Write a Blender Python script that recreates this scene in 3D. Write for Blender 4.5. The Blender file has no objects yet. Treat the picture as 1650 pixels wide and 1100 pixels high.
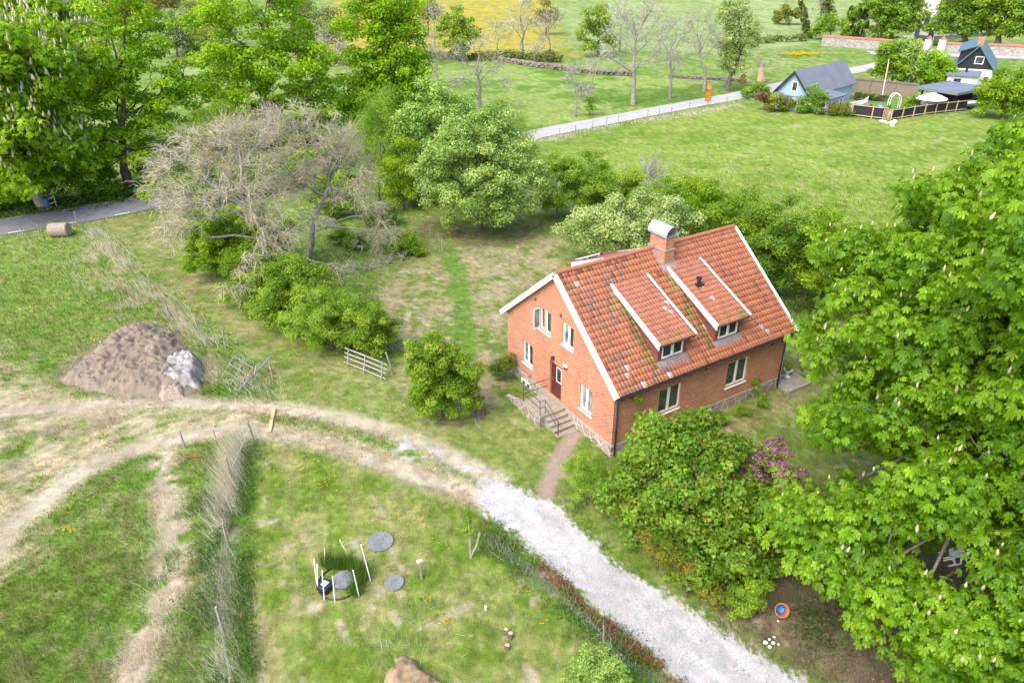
import bpy, math, random
import numpy as np
from mathutils import Vector, Matrix
R_ = math.radians
S = bpy.context.scene
COL = S.collection
# ---------------------------------------------------------------- camera
CAM = np.array([-18.780, -21.883, 22.571]); YAW, PITCH, ROLL, FPX = 1.031327, 0.509660, -0.012173, 1150.0
_F = np.array([math.cos(YAW)*math.cos(PITCH), math.sin(YAW)*math.cos(PITCH), -math.sin(PITCH)])
_r = np.array([math.sin(YAW), -math.cos(YAW), 0.0]); _u = np.cross(_r, _F)
_R = _r*math.cos(ROLL)+_u*math.sin(ROLL); _U = -_r*math.sin(ROLL)+_u*math.cos(ROLL)
VF = np.array([math.cos(YAW), math.sin(YAW)]); VR = np.array([math.sin(YAW), -math.cos(YAW)])   # horizontal forward / sideways
cd = bpy.data.cameras.new('Camera'); cam = bpy.data.objects.new('Camera', cd); COL.objects.link(cam)
cam.matrix_world = Matrix(((_R[0], _U[0], -_F[0], CAM[0]), (_R[1], _U[1], -_F[1], CAM[1]), (_R[2], _U[2], -_F[2], CAM[2]), (0, 0, 0, 1)))
cd.sensor_width = 36.0; cd.lens = FPX/1650*36.0; cd.clip_start = 0.1; cd.clip_end = 6000
S.camera = cam
# ---------------------------------------------------------------- sky, sun, exposure
SUN_EL, SUN_AZ = R_(52), math.atan2(-0.30, -1.0)          # towards the sun (world angle in XY)
w = bpy.data.worlds.new('World'); S.world = w; w.use_nodes = True
nt = w.node_tree; sky = nt.nodes.new('ShaderNodeTexSky'); sky.sky_type = 'NISHITA'; sky.sun_disc = False
sky.sun_elevation = SUN_EL; sky.sun_rotation = R_(90)-SUN_AZ; sky.air_density = 1.0; sky.dust_density = 3.0; sky.ozone_density = 1.0
nt.links.new(sky.outputs[0], nt.nodes['Background'].inputs[0]); nt.nodes['Background'].inputs[1].default_value = 0.15
sd = bpy.data.lights.new('Sun', 'SUN'); sd.energy = 1.15; sd.angle = R_(45); sd.color = (1.0, 0.95, 0.87)
so = bpy.data.objects.new('Sun', sd); COL.objects.link(so)
_sdv = Vector((math.cos(SUN_AZ)*math.cos(SUN_EL), math.sin(SUN_AZ)*math.cos(SUN_EL), math.sin(SUN_EL)))
so.rotation_euler = _sdv.to_track_quat('Z', 'Y').to_euler(); so.location = (-40, -20, 60)
S.view_settings.view_transform = 'Standard'; S.view_settings.look = 'None'; S.view_settings.exposure = 1.54; S.view_settings.gamma = 1.0
S.render.engine = 'CYCLES'
try:
    S.cycles.max_bounces = 8; S.cycles.diffuse_bounces = 5; S.cycles.transmission_bounces = 5; S.cycles.glossy_bounces = 2
except Exception: pass
rng = np.random.default_rng(7)
# ---------------------------------------------------------------- terrain height and placing helpers
def hgt(x, y):
    x = np.asarray(x, float); y = np.asarray(y, float)
    t = (x-CAM[0])*VF[0]+(y-CAM[1])*VF[1]
    q = np.clip(t-215, 0, 200)
    z = 0.00010*q*q+np.clip(t-415, 0, None)*0.04
    return z
def ray(px, py): return _F+_R*((px-825)/FPX)-_U*((py-550)/FPX)
def G(px, py, z=0.0):
    """ground point seen at a place of the photograph (flat ground, then the far rise)"""
    d = ray(px, py); p = CAM+d*((z-CAM[2])/d[2])
    for _ in range(6):
        h = float(hgt(p[0], p[1])); p = CAM+d*((z+h-CAM[2])/d[2])
    return p
def D(p): return float(np.hypot(p[0]-CAM[0], p[1]-CAM[1]))
def at(px, py, dist):
    """point on the line of sight at a horizontal distance"""
    d = ray(px, py); return CAM+d*(dist/np.hypot(d[0], d[1]))
# ---------------------------------------------------------------- value noise
def _hash(ix, iy, seed):
    n = (ix.astype(np.int64)*374761393+iy.astype(np.int64)*668265263+seed*982451653) & 0x7fffffff
    n = ((n ^ (n >> 13))*1274126177) & 0x7fffffff
    n = (n ^ (n >> 16)) & 0xffff
    return n/65535.0
def vnoise(x, y, seed=0):
    x = np.asarray(x, float); y = np.asarray(y, float)
    ix = np.floor(x); iy = np.floor(y); fx = x-ix; fy = y-iy
    fx = fx*fx*(3-2*fx); fy = fy*fy*(3-2*fy)
    a = _hash(ix, iy, seed); b = _hash(ix+1, iy, seed); c = _hash(ix, iy+1, seed); d = _hash(ix+1, iy+1, seed)
    return (a*(1-fx)+b*fx)*(1-fy)+(c*(1-fx)+d*fx)*fy
def fbm(x, y, seed=0, oct=4):
    s = 0; a = 0.5; t = 0
    for k in range(oct):
        s = s+a*vnoise(x*2**k+k*17.3, y*2**k-k*9.1, seed+k); t += a; a *= 0.55
    return s/t
def sstep(a, b, x):
    t = np.clip((x-a)/(b-a), 0, 1); return t*t*(3-2*t)
# ---------------------------------------------------------------- object helpers
def tag(o, label=None, cat=None, group=None, kind=None):
    if label: o['label'] = label
    if cat: o['category'] = cat
    if group: o['group'] = group
    if kind: o['kind'] = kind
    return o
def empty(name, loc=(0, 0, 0), rz=0.0, label=None, cat=None, group=None):
    o = bpy.data.objects.new(name, None); COL.objects.link(o); o.location = loc; o.rotation_euler = (0, 0, rz)
    o.empty_display_size = 0.3
    return tag(o, label, cat, group)
def np_mesh(name, V, polys, mat, parent=None, col=None, smooth=False, loc=None):
    """polys: list of (n,k) index arrays"""
    me = bpy.data.meshes.new(name); V = np.asarray(V, np.float32)
    loops = np.concatenate([p.ravel() for p in polys]).astype(np.int32)
    cnt = np.concatenate([np.full(len(p), p.shape[1]) for p in polys]).astype(np.int32)
    st = np.concatenate([[0], np.cumsum(cnt)[:-1]]).astype(np.int32)
    me.vertices.add(len(V)); me.loops.add(len(loops)); me.polygons.add(len(cnt))
    me.vertices.foreach_set('co', V.ravel()); me.loops.foreach_set('vertex_index', loops)
    me.polygons.foreach_set('loop_start', st)
    try: me.polygons.foreach_set('loop_total', cnt)
    except Exception: pass
    if smooth: me.polygons.foreach_set('use_smooth', np.ones(len(cnt), bool))
    me.update(calc_edges=True)
    if col is not None:
        a = me.color_attributes.new('Col', 'FLOAT_COLOR', 'POINT')
        c4 = np.ones((len(V), 4), np.float32); c4[:, :3] = col; a.data.foreach_set('color', c4.ravel())
    me.materials.append(mat)
    o = bpy.data.objects.new(name, me); COL.objects.link(o)
    if parent is not None: o.parent = parent
    if loc is not None: o.location = loc
    return o
def copy_tree(o, parent=None):
    c = o.copy(); COL.objects.link(c)
    if parent is not None: c.parent = parent
    for ch in list(o.children): copy_tree(ch, c)
    return c
class MB:
    """collects faces for one mesh"""
    def __init__(s): s.v = []; s.f = []; s.m = []; s.mi = 0
    def face(s, *pts):
        n = len(s.v); s.v += [tuple(float(c) for c in p) for p in pts]; s.f.append(tuple(range(n, n+len(pts)))); s.m.append(s.mi)
    def box(s, a, b, M=None):
        x0, y0, z0 = a; x1, y1, z1 = b
        P = [(x0, y0, z0), (x1, y0, z0), (x1, y1, z0), (x0, y1, z0), (x0, y0, z1), (x1, y0, z1), (x1, y1, z1), (x0, y1, z1)]
        s.hexa(P if M is None else [tuple(M @ Vector(p)) for p in P])
    def hexa(s, P):
        n = len(s.v); s.v += [tuple(float(c) for c in p) for p in P]
        for q in ((3, 2, 1, 0), (4, 5, 6, 7), (0, 1, 5, 4), (1, 2, 6, 5), (2, 3, 7, 6), (3, 0, 4, 7)):
            s.f.append(tuple(n+i for i in q)); s.m.append(s.mi)
    def bar(s, p, q, wx, wz=None, up=(0, 0, 1)):
        """rectangular bar from p to q"""
        wz = wz or wx; p = Vector(p); q = Vector(q); d = (q-p).normalized(); up = Vector(up)
        sd_ = d.cross(up)
        if sd_.length < 1e-4: sd_ = d.cross(Vector((0, 1, 0)))
        sd_.normalize(); u = sd_.cross(d)
        a = sd_*(wx/2); b = u*(wz/2)
        s.hexa([p-a-b, p+a-b, q+a-b, q-a-b, p-a+b, p+a+b, q+a+b, q-a+b])
    def tube(s, pts, rs, n=6, cap=True):
        pts = [Vector(p) for p in pts]
        if not hasattr(rs, '__len__'): rs = [rs]*len(pts)
        rings = []
        for i, p in enumerate(pts):
            d = (pts[min(i+1, len(pts)-1)]-pts[max(i-1, 0)]).normalized()
            a = d.cross(Vector((0.31, 0.22, 0.93)))
            if a.length < 1e-3: a = d.cross(Vector((1, 0, 0)))
            a.normalize(); b = d.cross(a); k = len(s.v)
            for j in range(n):
                t = 2*math.pi*j/n; s.v.append(tuple(p+(a*math.cos(t)+b*math.sin(t))*rs[i]))
            rings.append(k)
        for i in range(len(rings)-1):
            for j in range(n):
                j2 = (j+1) % n; s.f.append((rings[i]+j, rings[i]+j2, rings[i+1]+j2, rings[i+1]+j)); s.m.append(s.mi)
        if cap:
            s.f.append(tuple(rings[0]+j for j in reversed(range(n)))); s.m.append(s.mi)
            s.f.append(tuple(rings[-1]+j for j in range(n))); s.m.append(s.mi)
    def lathe(s, prof, c=(0, 0, 0), n=20, M=None):
        k = len(s.v)
        for r, z in prof:
            for j in range(n):
                t = 2*math.pi*j/n; p = Vector((c[0]+r*math.cos(t), c[1]+r*math.sin(t), c[2]+z))
                s.v.append(tuple(M @ p) if M is not None else tuple(p))
        for i in range(len(prof)-1):
            for j in range(n):
                j2 = (j+1) % n; s.f.append((k+i*n+j, k+i*n+j2, k+(i+1)*n+j2, k+(i+1)*n+j)); s.m.append(s.mi)
        s.f.append(tuple(k+(len(prof)-1)*n+j for j in range(n))); s.m.append(s.mi)
    def build(s, name, mats, parent=None, smooth=False, loc=None, rz=0, bevel=0):
        me = bpy.data.meshes.new(name); me.from_pydata(s.v, [], s.f); me.update()
        for m in (mats if isinstance(mats, (list, tuple)) else [mats]): me.materials.append(m)
        me.polygons.foreach_set('material_index', np.array(s.m, np.int32))
        if smooth: me.polygons.foreach_set('use_smooth', np.ones(len(s.f), bool))
        o = bpy.data.objects.new(name, me); COL.objects.link(o)
        if parent is not None: o.parent = parent
        if loc is not None: o.location = loc
        o.rotation_euler = (0, 0, rz)
        if bevel:
            b = o.modifiers.new('edge', 'BEVEL'); b.width = bevel; b.segments = 1; b.limit_method = 'ANGLE'
        return o
# ================================================================ materials
def _mat(name):
    m = bpy.data.materials.new(name); m.use_nodes = True; n = m.node_tree.nodes; b = n['Principled BSDF']
    return m, m.node_tree, n, b
def N(nt, kind, **kw):
    n = nt.nodes.new(kind)
    for k, v in kw.items():
        if k.startswith('i_'): n.inputs[int(k[2:])].default_value = v
        else: setattr(n, k, v)
    return n
def ramp(nt, stops):
    r = nt.nodes.new('ShaderNodeValToRGB'); e = r.color_ramp.elements
    while len(e) < len(stops): e.new(0.5)
    for i, (p, c) in enumerate(stops): e[i].position = p; e[i].color = (*c, 1) if len(c) == 3 else c
    return r
def pmat(name, c1, c2=None, scale=4.0, rough=0.8, bump=0.0, detail=4.0, stretch=None, metal=0.0, spec=None):
    """plain surface with a noise mottle between two colours"""
    m, nt, n, b = _mat(name); c2 = c2 or tuple(x*0.75 for x in c1)
    tc = N(nt, 'ShaderNodeTexCoord'); mp = N(nt, 'ShaderNodeMapping'); nt.links.new(tc.outputs['Object'], mp.inputs[0])
    if stretch: mp.inputs['Scale'].default_value = stretch
    no = N(nt, 'ShaderNodeTexNoise'); no.inputs['Scale'].default_value = scale; no.inputs['Detail'].default_value = detail
    nt.links.new(mp.outputs[0], no.inputs['Vector'])
    r = ramp(nt, [(0.32, c2), (0.68, c1)]); nt.links.new(no.outputs['Fac'], r.inputs[0]); nt.links.new(r.outputs[0], b.inputs['Base Color'])
    b.inputs['Roughness'].default_value = rough; b.inputs['Metallic'].default_value = metal
    if spec is not None: b.inputs['Specular IOR Level'].default_value = spec
    if bump:
        bu = N(nt, 'ShaderNodeBump'); bu.inputs['Strength'].default_value = bump; bu.inputs['Distance'].default_value = 0.02
        nt.links.new(no.outputs['Fac'], bu.inputs['Height']); nt.links.new(bu.outputs[0], b.inputs['Normal'])
    return m
def wall_uv(nt):
    """brick coordinates: along the wall, up the wall"""
    tc = N(nt, 'ShaderNodeTexCoord'); g = N(nt, 'ShaderNodeNewGeometry'); sp = N(nt, 'ShaderNodeSeparateXYZ'); sn = N(nt, 'ShaderNodeSeparateXYZ')
    nt.links.new(tc.outputs['Object'], sp.inputs[0]); nt.links.new(g.outputs['True Normal'], sn.inputs[0])
    ab = N(nt, 'ShaderNodeMath', operation='ABSOLUTE'); nt.links.new(sn.outputs[0], ab.inputs[0])
    gt = N(nt, 'ShaderNodeMath', operation='GREATER_THAN'); nt.links.new(ab.outputs[0], gt.inputs[0]); gt.inputs[1].default_value = 0.5
    mx = N(nt, 'ShaderNodeMix'); nt.links.new(gt.outputs[0], mx.inputs[0]); nt.links.new(sp.outputs[0], mx.inputs[2]); nt.links.new(sp.outputs[1], mx.inputs[3])
    cb = N(nt, 'ShaderNodeCombineXYZ'); nt.links.new(mx.outputs[0], cb.inputs[0]); nt.links.new(sp.outputs[2], cb.inputs[1])
    return cb.outputs[0], tc.outputs['Object']
def brick_mat():
    m, nt, n, b = _mat('red_brick'); uv, oc = wall_uv(nt)
    br = N(nt, 'ShaderNodeTexBrick'); nt.links.new(uv, br.inputs['Vector'])
    br.inputs['Scale'].default_value = 1.0; br.inputs['Mortar Size'].default_value = 0.016; br.inputs['Brick Width'].default_value = 0.30; br.inputs['Row Height'].default_value = 0.105
    br.inputs['Color1'].default_value = (0.51, 0.178, 0.083, 1); br.inputs['Color2'].default_value = (0.31, 0.10, 0.055, 1); br.inputs['Mortar'].default_value = (0.48, 0.34, 0.25, 1)
    br.inputs['Bias'].default_value = -0.25; br.inputs['Mortar Smooth'].default_value = 0.4
    no = N(nt, 'ShaderNodeTexNoise'); no.inputs['Scale'].default_value = 0.9; no.inputs['Detail'].default_value = 5; nt.links.new(oc, no.inputs['Vector'])
    r = ramp(nt, [(0.3, (0.88, 0.88, 0.90)), (0.7, (1.1, 1.08, 1.05))]); nt.links.new(no.outputs['Fac'], r.inputs[0])
    mu = N(nt, 'ShaderNodeMix', data_type='RGBA', blend_type='MULTIPLY'); mu.inputs[0].default_value = 1
    nt.links.new(br.outputs['Color'], mu.inputs[6]); nt.links.new(r.outputs[0], mu.inputs[7])
    # darker and lighter single bricks
    wn = N(nt, 'ShaderNodeTexNoise'); wn.inputs['Scale'].default_value = 11; wn.inputs['Detail'].default_value = 2; nt.links.new(uv, wn.inputs['Vector'])
    r2 = ramp(nt, [(0.35, (0.80, 0.78, 0.80)), (0.5, (1, 1, 1)), (0.68, (1.18, 1.14, 1.06))]); nt.links.new(wn.outputs['Fac'], r2.inputs[0])
    m2 = N(nt, 'ShaderNodeMix', data_type='RGBA', blend_type='MULTIPLY'); m2.inputs[0].default_value = 0.85
    nt.links.new(mu.outputs[2], m2.inputs[6]); nt.links.new(r2.outputs[0], m2.inputs[7])
    nt.links.new(m2.outputs[2], b.inputs['Base Color']); b.inputs['Roughness'].default_value = 0.88
    bu = N(nt, 'ShaderNodeBump'); bu.inputs['Strength'].default_value = 0.5; bu.inputs['Distance'].default_value = 0.01; bu.invert = True
    nt.links.new(br.outputs['Fac'], bu.inputs['Height']); nt.links.new(bu.outputs[0], b.inputs['Normal'])
    return m
def stone_mat(name='field_stone', cell=1.9, c=((0.20, 0.17, 0.15), (0.36, 0.31, 0.27), (0.30, 0.22, 0.19)), mortar=(0.55, 0.50, 0.43)):
    m, nt, n, b = _mat(name); uv, oc = wall_uv(nt)
    no = N(nt, 'ShaderNodeTexNoise'); no.inputs['Scale'].default_value = 3; nt.links.new(uv, no.inputs['Vector'])
    mxv = N(nt, 'ShaderNodeMix', data_type='RGBA'); mxv.inputs[0].default_value = 0.08; nt.links.new(uv, mxv.inputs[6]); nt.links.new(no.outputs['Color'], mxv.inputs[7])
    v1 = N(nt, 'ShaderNodeTexVoronoi', feature='F1', voronoi_dimensions='2D'); v2 = N(nt, 'ShaderNodeTexVoronoi', feature='DISTANCE_TO_EDGE', voronoi_dimensions='2D')
    for v in (v1, v2): v.inputs['Scale'].default_value = cell; nt.links.new(mxv.outputs[2], v.inputs['Vector'])
    sh = N(nt, 'ShaderNodeSeparateColor'); nt.links.new(v1.outputs['Color'], sh.inputs[0])
    r = ramp(nt, [(0.0, c[0]), (0.5, c[2]), (1.0, c[1])]); nt.links.new(sh.outputs[0], r.inputs[0])
    re = ramp(nt, [(0.03, (0, 0, 0)), (0.07, (1, 1, 1))]); nt.links.new(v2.outputs['Distance'], re.inputs[0])
    mx = N(nt, 'ShaderNodeMix', data_type='RGBA'); nt.links.new(re.outputs[0], mx.inputs[0]); mx.inputs[6].default_value = (*mortar, 1); nt.links.new(r.outputs[0], mx.inputs[7])
    n2 = N(nt, 'ShaderNodeTexNoise'); n2.inputs['Scale'].default_value = 14; nt.links.new(oc, n2.inputs['Vector'])
    rr = ramp(nt, [(0.3, (0.75, 0.75, 0.75)), (0.7, (1.15, 1.15, 1.15))]); nt.links.new(n2.outputs['Fac'], rr.inputs[0])
    mu = N(nt, 'ShaderNodeMix', data_type='RGBA', blend_type='MULTIPLY'); mu.inputs[0].default_value = 1; nt.links.new(mx.outputs[2], mu.inputs[6]); nt.links.new(rr.outputs[0], mu.inputs[7])
    nt.links.new(mu.outputs[2], b.inputs['Base Color']); b.inputs['Roughness'].default_value = 0.9
    bu = N(nt, 'ShaderNodeBump'); bu.inputs['Strength'].default_value = 0.6; bu.inputs['Distance'].default_value = 0.03
    nt.links.new(re.outputs[0], bu.inputs['Height']); nt.links.new(bu.outputs[0], b.inputs['Normal'])
    return m
def col_mat(name, rough=0.85, noise=None, bump=0.0, spec=0.3):
    """surface whose own colour varies from piece to piece (attribute), with a fine mottle"""
    m, nt, n, b = _mat(name); a = N(nt, 'ShaderNodeAttribute', attribute_name='Col'); out = a.outputs['Color']
    if noise:
        tc = N(nt, 'ShaderNodeTexCoord'); no = N(nt, 'ShaderNodeTexNoise'); no.inputs['Scale'].default_value = noise[0]; no.inputs['Detail'].default_value = 6; no.inputs['Roughness'].default_value = 0.7
        nt.links.new(tc.outputs['Object'], no.inputs['Vector'])
        r = ramp(nt, [(0.28, (noise[1],)*3), (0.72, (noise[2],)*3)]); nt.links.new(no.outputs['Fac'], r.inputs[0])
        mu = N(nt, 'ShaderNodeMix', data_type='RGBA', blend_type='MULTIPLY'); mu.inputs[0].default_value = 1
        nt.links.new(out, mu.inputs[6]); nt.links.new(r.outputs[0], mu.inputs[7]); out = mu.outputs[2]
        if len(noise) > 3:
            n2 = N(nt, 'ShaderNodeTexNoise'); n2.inputs['Scale'].default_value = noise[3]; n2.inputs['Detail'].default_value = 5; n2.inputs['Roughness'].default_value = 0.75; nt.links.new(tc.outputs['Object'], n2.inputs['Vector'])
            r2 = ramp(nt, [(0.34, (noise[4]*0.92, noise[4], noise[4])), (0.66, (noise[5]*1.06, noise[5], noise[5]*1.05))]); nt.links.new(n2.outputs['Fac'], r2.inputs[0])
            m2 = N(nt, 'ShaderNodeMix', data_type='RGBA', blend_type='MULTIPLY'); m2.inputs[0].default_value = 1; nt.links.new(out, m2.inputs[6]); nt.links.new(r2.outputs[0], m2.inputs[7]); out = m2.outputs[2]
        if bump:
            bu = N(nt, 'ShaderNodeBump'); bu.inputs['Strength'].default_value = bump; bu.inputs['Distance'].default_value = 0.05
            nt.links.new(no.outputs['Fac'], bu.inputs['Height']); nt.links.new(bu.outputs[0], b.inputs['Normal'])
    nt.links.new(out, b.inputs['Base Color']); b.inputs['Roughness'].default_value = rough; b.inputs['Specular IOR Level'].default_value = spec
    return m
def leaf_mat(name, trans=0.4, gloss=0.015):
    m, nt, n, b = _mat(name); n.remove(b); a = N(nt, 'ShaderNodeAttribute', attribute_name='Col')
    d = N(nt, 'ShaderNodeBsdfDiffuse'); t = N(nt, 'ShaderNodeBsdfTranslucent'); g = N(nt, 'ShaderNodeBsdfGlossy'); g.inputs['Roughness'].default_value = 0.45
    wm = N(nt, 'ShaderNodeMix', data_type='RGBA', blend_type='MULTIPLY'); wm.inputs[0].default_value = 1; wm.inputs[7].default_value = (1.25, 1.1, 0.6, 1)
    nt.links.new(a.outputs['Color'], d.inputs[0]); nt.links.new(a.outputs['Color'], wm.inputs[6]); nt.links.new(wm.outputs[2], t.inputs[0])
    m1 = N(nt, 'ShaderNodeMixShader'); m1.inputs[0].default_value = trans; nt.links.new(d.outputs[0], m1.inputs[1]); nt.links.new(t.outputs[0], m1.inputs[2])
    m2 = N(nt, 'ShaderNodeMixShader'); m2.inputs[0].default_value = gloss; nt.links.new(m1.outputs[0], m2.inputs[1]); nt.links.new(g.outputs[0], m2.inputs[2])
    nt.links.new(m2.outputs[0], n['Material Output'].inputs[0])
    return m
def glass_mat(name, c=(0.03, 0.04, 0.035), rough=0.04):
    m, nt, n, b = _mat(name); tc = N(nt, 'ShaderNodeTexCoord'); no = N(nt, 'ShaderNodeTexNoise'); no.inputs['Scale'].default_value = 1.7
    nt.links.new(tc.outputs['Object'], no.inputs['Vector']); r = ramp(nt, [(0.35, tuple(x*0.5 for x in c)), (0.7, tuple(x*2.2 for x in c))])
    nt.links.new(no.outputs['Fac'], r.inputs[0]); nt.links.new(r.outputs[0], b.inputs['Base Color'])
    b.inputs['Roughness'].default_value = rough; b.inputs['Specular IOR Level'].default_value = 0.8
    return m
M = {}
M['brick'] = brick_mat()
M['stone'] = stone_mat()
M['wallstone'] = stone_mat('pasture_stone', 2.6, ((0.13, 0.115, 0.10), (0.24, 0.21, 0.18), (0.19, 0.15, 0.12)), (0.2, 0.18, 0.15))
M['yardstone'] = stone_mat('yard_wall_stone', 2.6, ((0.24, 0.22, 0.20), (0.40, 0.375, 0.34), (0.31, 0.28, 0.25)), (0.42, 0.39, 0.35))
M['tile'] = col_mat('clay_tile', 0.75, (9.0, 0.82, 1.15))
M['ridge'] = pmat('ridge_tile', (0.38, 0.14, 0.075), (0.33, 0.11, 0.06), 6)
M['white'] = pmat('white_paint', (0.80, 0.80, 0.79), (0.72, 0.72, 0.71), 3, 0.5)
M['pane'] = glass_mat('window_glass')
M['pane_pale'] = glass_mat('window_glass_with_curtain', (0.16, 0.17, 0.17), 0.08)
M['maroon'] = pmat('maroon_paint', (0.095, 0.022, 0.02), (0.075, 0.018, 0.017), 2, 0.45)
M['cheek'] = pmat('red_board', (0.22, 0.075, 0.06), (0.17, 0.055, 0.045), 3, 0.6)
M['lead'] = pmat('sheet_lead', (0.30, 0.24, 0.25), (0.22, 0.17, 0.18), 4, 0.5)
M['zinc'] = pmat('zinc_sheet', (0.36, 0.43, 0.45), (0.30, 0.37, 0.39), 2, 0.4)
M['darkmetal'] = pmat('dark_gutter_metal', (0.045, 0.045, 0.05), (0.03, 0.03, 0.034), 5, 0.45)
M['iron'] = pmat('painted_iron', (0.05, 0.035, 0.06), (0.03, 0.022, 0.035), 8, 0.5)
M['concrete'] = pmat('worn_concrete', (0.33, 0.29, 0.24), (0.22, 0.19, 0.15), 3, 0.9, 0.3)
M['lid'] = pmat('grey_lid', (0.20, 0.205, 0.21), (0.13, 0.137, 0.145), 5, 0.7, 0.2)
M['oldwood'] = pmat('weathered_wood', (0.36, 0.31, 0.25), (0.22, 0.18, 0.14), 9, 0.9, 0.3, stretch=(1, 1, 0.25))
M['greywood'] = pmat('grey_wood', (0.36, 0.34, 0.31), (0.25, 0.235, 0.21), 9, 0.9, 0.3)
M['freshwood'] = pmat('pale_wood', (0.60, 0.42, 0.26), (0.46, 0.30, 0.17), 8, 0.8)
M['rust'] = pmat('rusty_iron', (0.30, 0.08, 0.05), (0.20, 0.05, 0.03), 9, 0.8)
M['redpaint'] = pmat('red_post_paint', (0.50, 0.07, 0.03), (0.35, 0.05, 0.03), 9, 0.7)
M['galv'] = pmat('galvanised_tube', (0.30, 0.31, 0.31), (0.23, 0.24, 0.24), 5, 0.45, metal=0.3)
M['bark'] = pmat('grey_bark', (0.16, 0.135, 0.11), (0.085, 0.07, 0.055), 5, 0.95, 0.5, stretch=(1, 1, 0.3))
M['palebark'] = pmat('pale_bark', (0.31, 0.29, 0.26), (0.19, 0.175, 0.155), 5, 0.95, 0.5, stretch=(1, 1, 0.3))
M['twig'] = col_mat('bare_twig', 0.9)
M['leaf'] = leaf_mat('leaf', 0.52)
M['leafsoft'] = leaf_mat('silvery_leaf', 0.38)
M['grass'] = leaf_mat('grass_blade', 0.45, 0.02)
M['petal'] = leaf_mat('petal', 0.35, 0.0)
M['ground'] = col_mat('ground_cover', 0.95, (13.0, 0.72, 1.26, 1.7, 0.86, 1.12), 0.6, 0.1)
M['asphalt'] = pmat('asphalt', (0.20, 0.195, 0.205), (0.165, 0.16, 0.17), 1.2, 0.9, 0.1)
M['paleroad'] = pmat('pale_asphalt', (0.39, 0.37, 0.355), (0.33, 0.315, 0.30), 0.5, 0.9)
M['line'] = pmat('road_paint', (0.78, 0.78, 0.74), (0.62, 0.62, 0.58), 6, 0.7)
M['soil'] = pmat('dug_soil', (0.235, 0.188, 0.14), (0.15, 0.118, 0.088), 1.6, 0.95, 0.9, 8)
M['sandsoil'] = pmat('sandy_soil', (0.32, 0.22, 0.13), (0.2, 0.14, 0.08), 4, 0.95, 0.8, 8)
M['plaster'] = pmat('broken_plaster', (0.36, 0.34, 0.335), (0.20, 0.17, 0.155), 3, 0.95, 0.6, 8)
M['terracotta'] = pmat('terracotta', (0.42, 0.17, 0.08), (0.34, 0.13, 0.06), 5, 0.8)
M['blue'] = pmat('blue_plastic', (0.02, 0.15, 0.42), (0.02, 0.10, 0.30), 5, 0.5)
M['black'] = pmat('black_plastic', (0.02, 0.022, 0.026), (0.013, 0.014, 0.017), 6, 0.5)
M['blueboard'] = pmat('light_blue_boarding', (0.33, 0.44, 0.58), (0.29, 0.39, 0.52), 2, 0.7)
M['slate'] = pmat('grey_sheet_roof', (0.165, 0.18, 0.205), (0.13, 0.145, 0.165), 0.6, 0.6)
M['tealroof'] = pmat('blue_green_sheet_roof', (0.07, 0.14, 0.18), (0.055, 0.11, 0.145), 0.8, 0.5)
M['blackboard'] = pmat('black_boarding', (0.018, 0.018, 0.022), (0.012, 0.012, 0.015), 3, 0.7)
M['render'] = pmat('white_render', (0.72, 0.71, 0.69), (0.63, 0.62, 0.59), 0.8, 0.9)
M['felt'] = pmat('roofing_felt', (0.16, 0.19, 0.24), (0.12, 0.145, 0.19), 1, 0.8)
M['boardfence'] = pmat('brown_boards', (0.24, 0.19, 0.14), (0.17, 0.135, 0.10), 6, 0.9, stretch=(3, 3, 0.3))
M['orange'] = pmat('orange_sign_face', (0.50, 0.13, 0.01), (0.44, 0.11, 0.01), 6, 0.5)
M['yellow'] = pmat('yellow_sign_face', (0.52, 0.26, 0.02), (0.46, 0.22, 0.02), 6, 0.5)
M['hay'] = pmat('hay', (0.36, 0.285, 0.22), (0.24, 0.185, 0.14), 10, 0.95, 0.8, stretch=(1, 1, 0.2))
M['cut'] = pmat('cut_timber', (0.50, 0.37, 0.24), (0.36, 0.26, 0.16), 12, 0.9)
# ================================================================ ground
def PW(pts): return np.array([G(*p)[:2] for p in pts])
def seg_d(x, y, P, closed=False):
    d = np.full(x.shape, 1e9); n = len(P)
    for i in range(n if closed else n-1):
        a = P[i]; b = P[(i+1) % n]; ab = b-a; L = ab@ab+1e-9
        t = np.clip(((x-a[0])*ab[0]+(y-a[1])*ab[1])/L, 0, 1)
        d = np.minimum(d, np.hypot(x-a[0]-t*ab[0], y-a[1]-t*ab[1]))
    return d
def inside(x, y, P):
    r = np.zeros(x.shape, bool); n = len(P)
    for i in range(n):
        a = P[i]; b = P[(i+1) % n]
        if a[1] == b[1]: continue
        c = ((a[1] > y) != (b[1] > y)) & (x < (b[0]-a[0])*(y-a[1])/(b[1]-a[1])+a[0]); r ^= c
    return r
def pm(x, y, P, soft):
    """1 inside a polygon, fading to 0 across its border"""
    out = np.zeros(x.shape)
    s = soft+0.5; k = (x > P[:, 0].min()-s) & (x < P[:, 0].max()+s) & (y > P[:, 1].min()-s) & (y < P[:, 1].max()+s)
    if not k.any(): return out
    d = seg_d(x[k], y[k], P, True); d = np.where(inside(x[k], y[k], P), d, -d)
    out[k] = sstep(-soft, soft, d); return out
def lm(x, y, P, wd, soft):
    """band along a line"""
    out = np.zeros(x.shape); s = wd+soft+0.5
    k = (x > P[:, 0].min()-s) & (x < P[:, 0].max()+s) & (y > P[:, 1].min()-s) & (y < P[:, 1].max()+s)
    if k.any(): out[k] = 1-sstep(wd-soft, wd+soft, seg_d(x[k], y[k], P))
    return out
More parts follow.
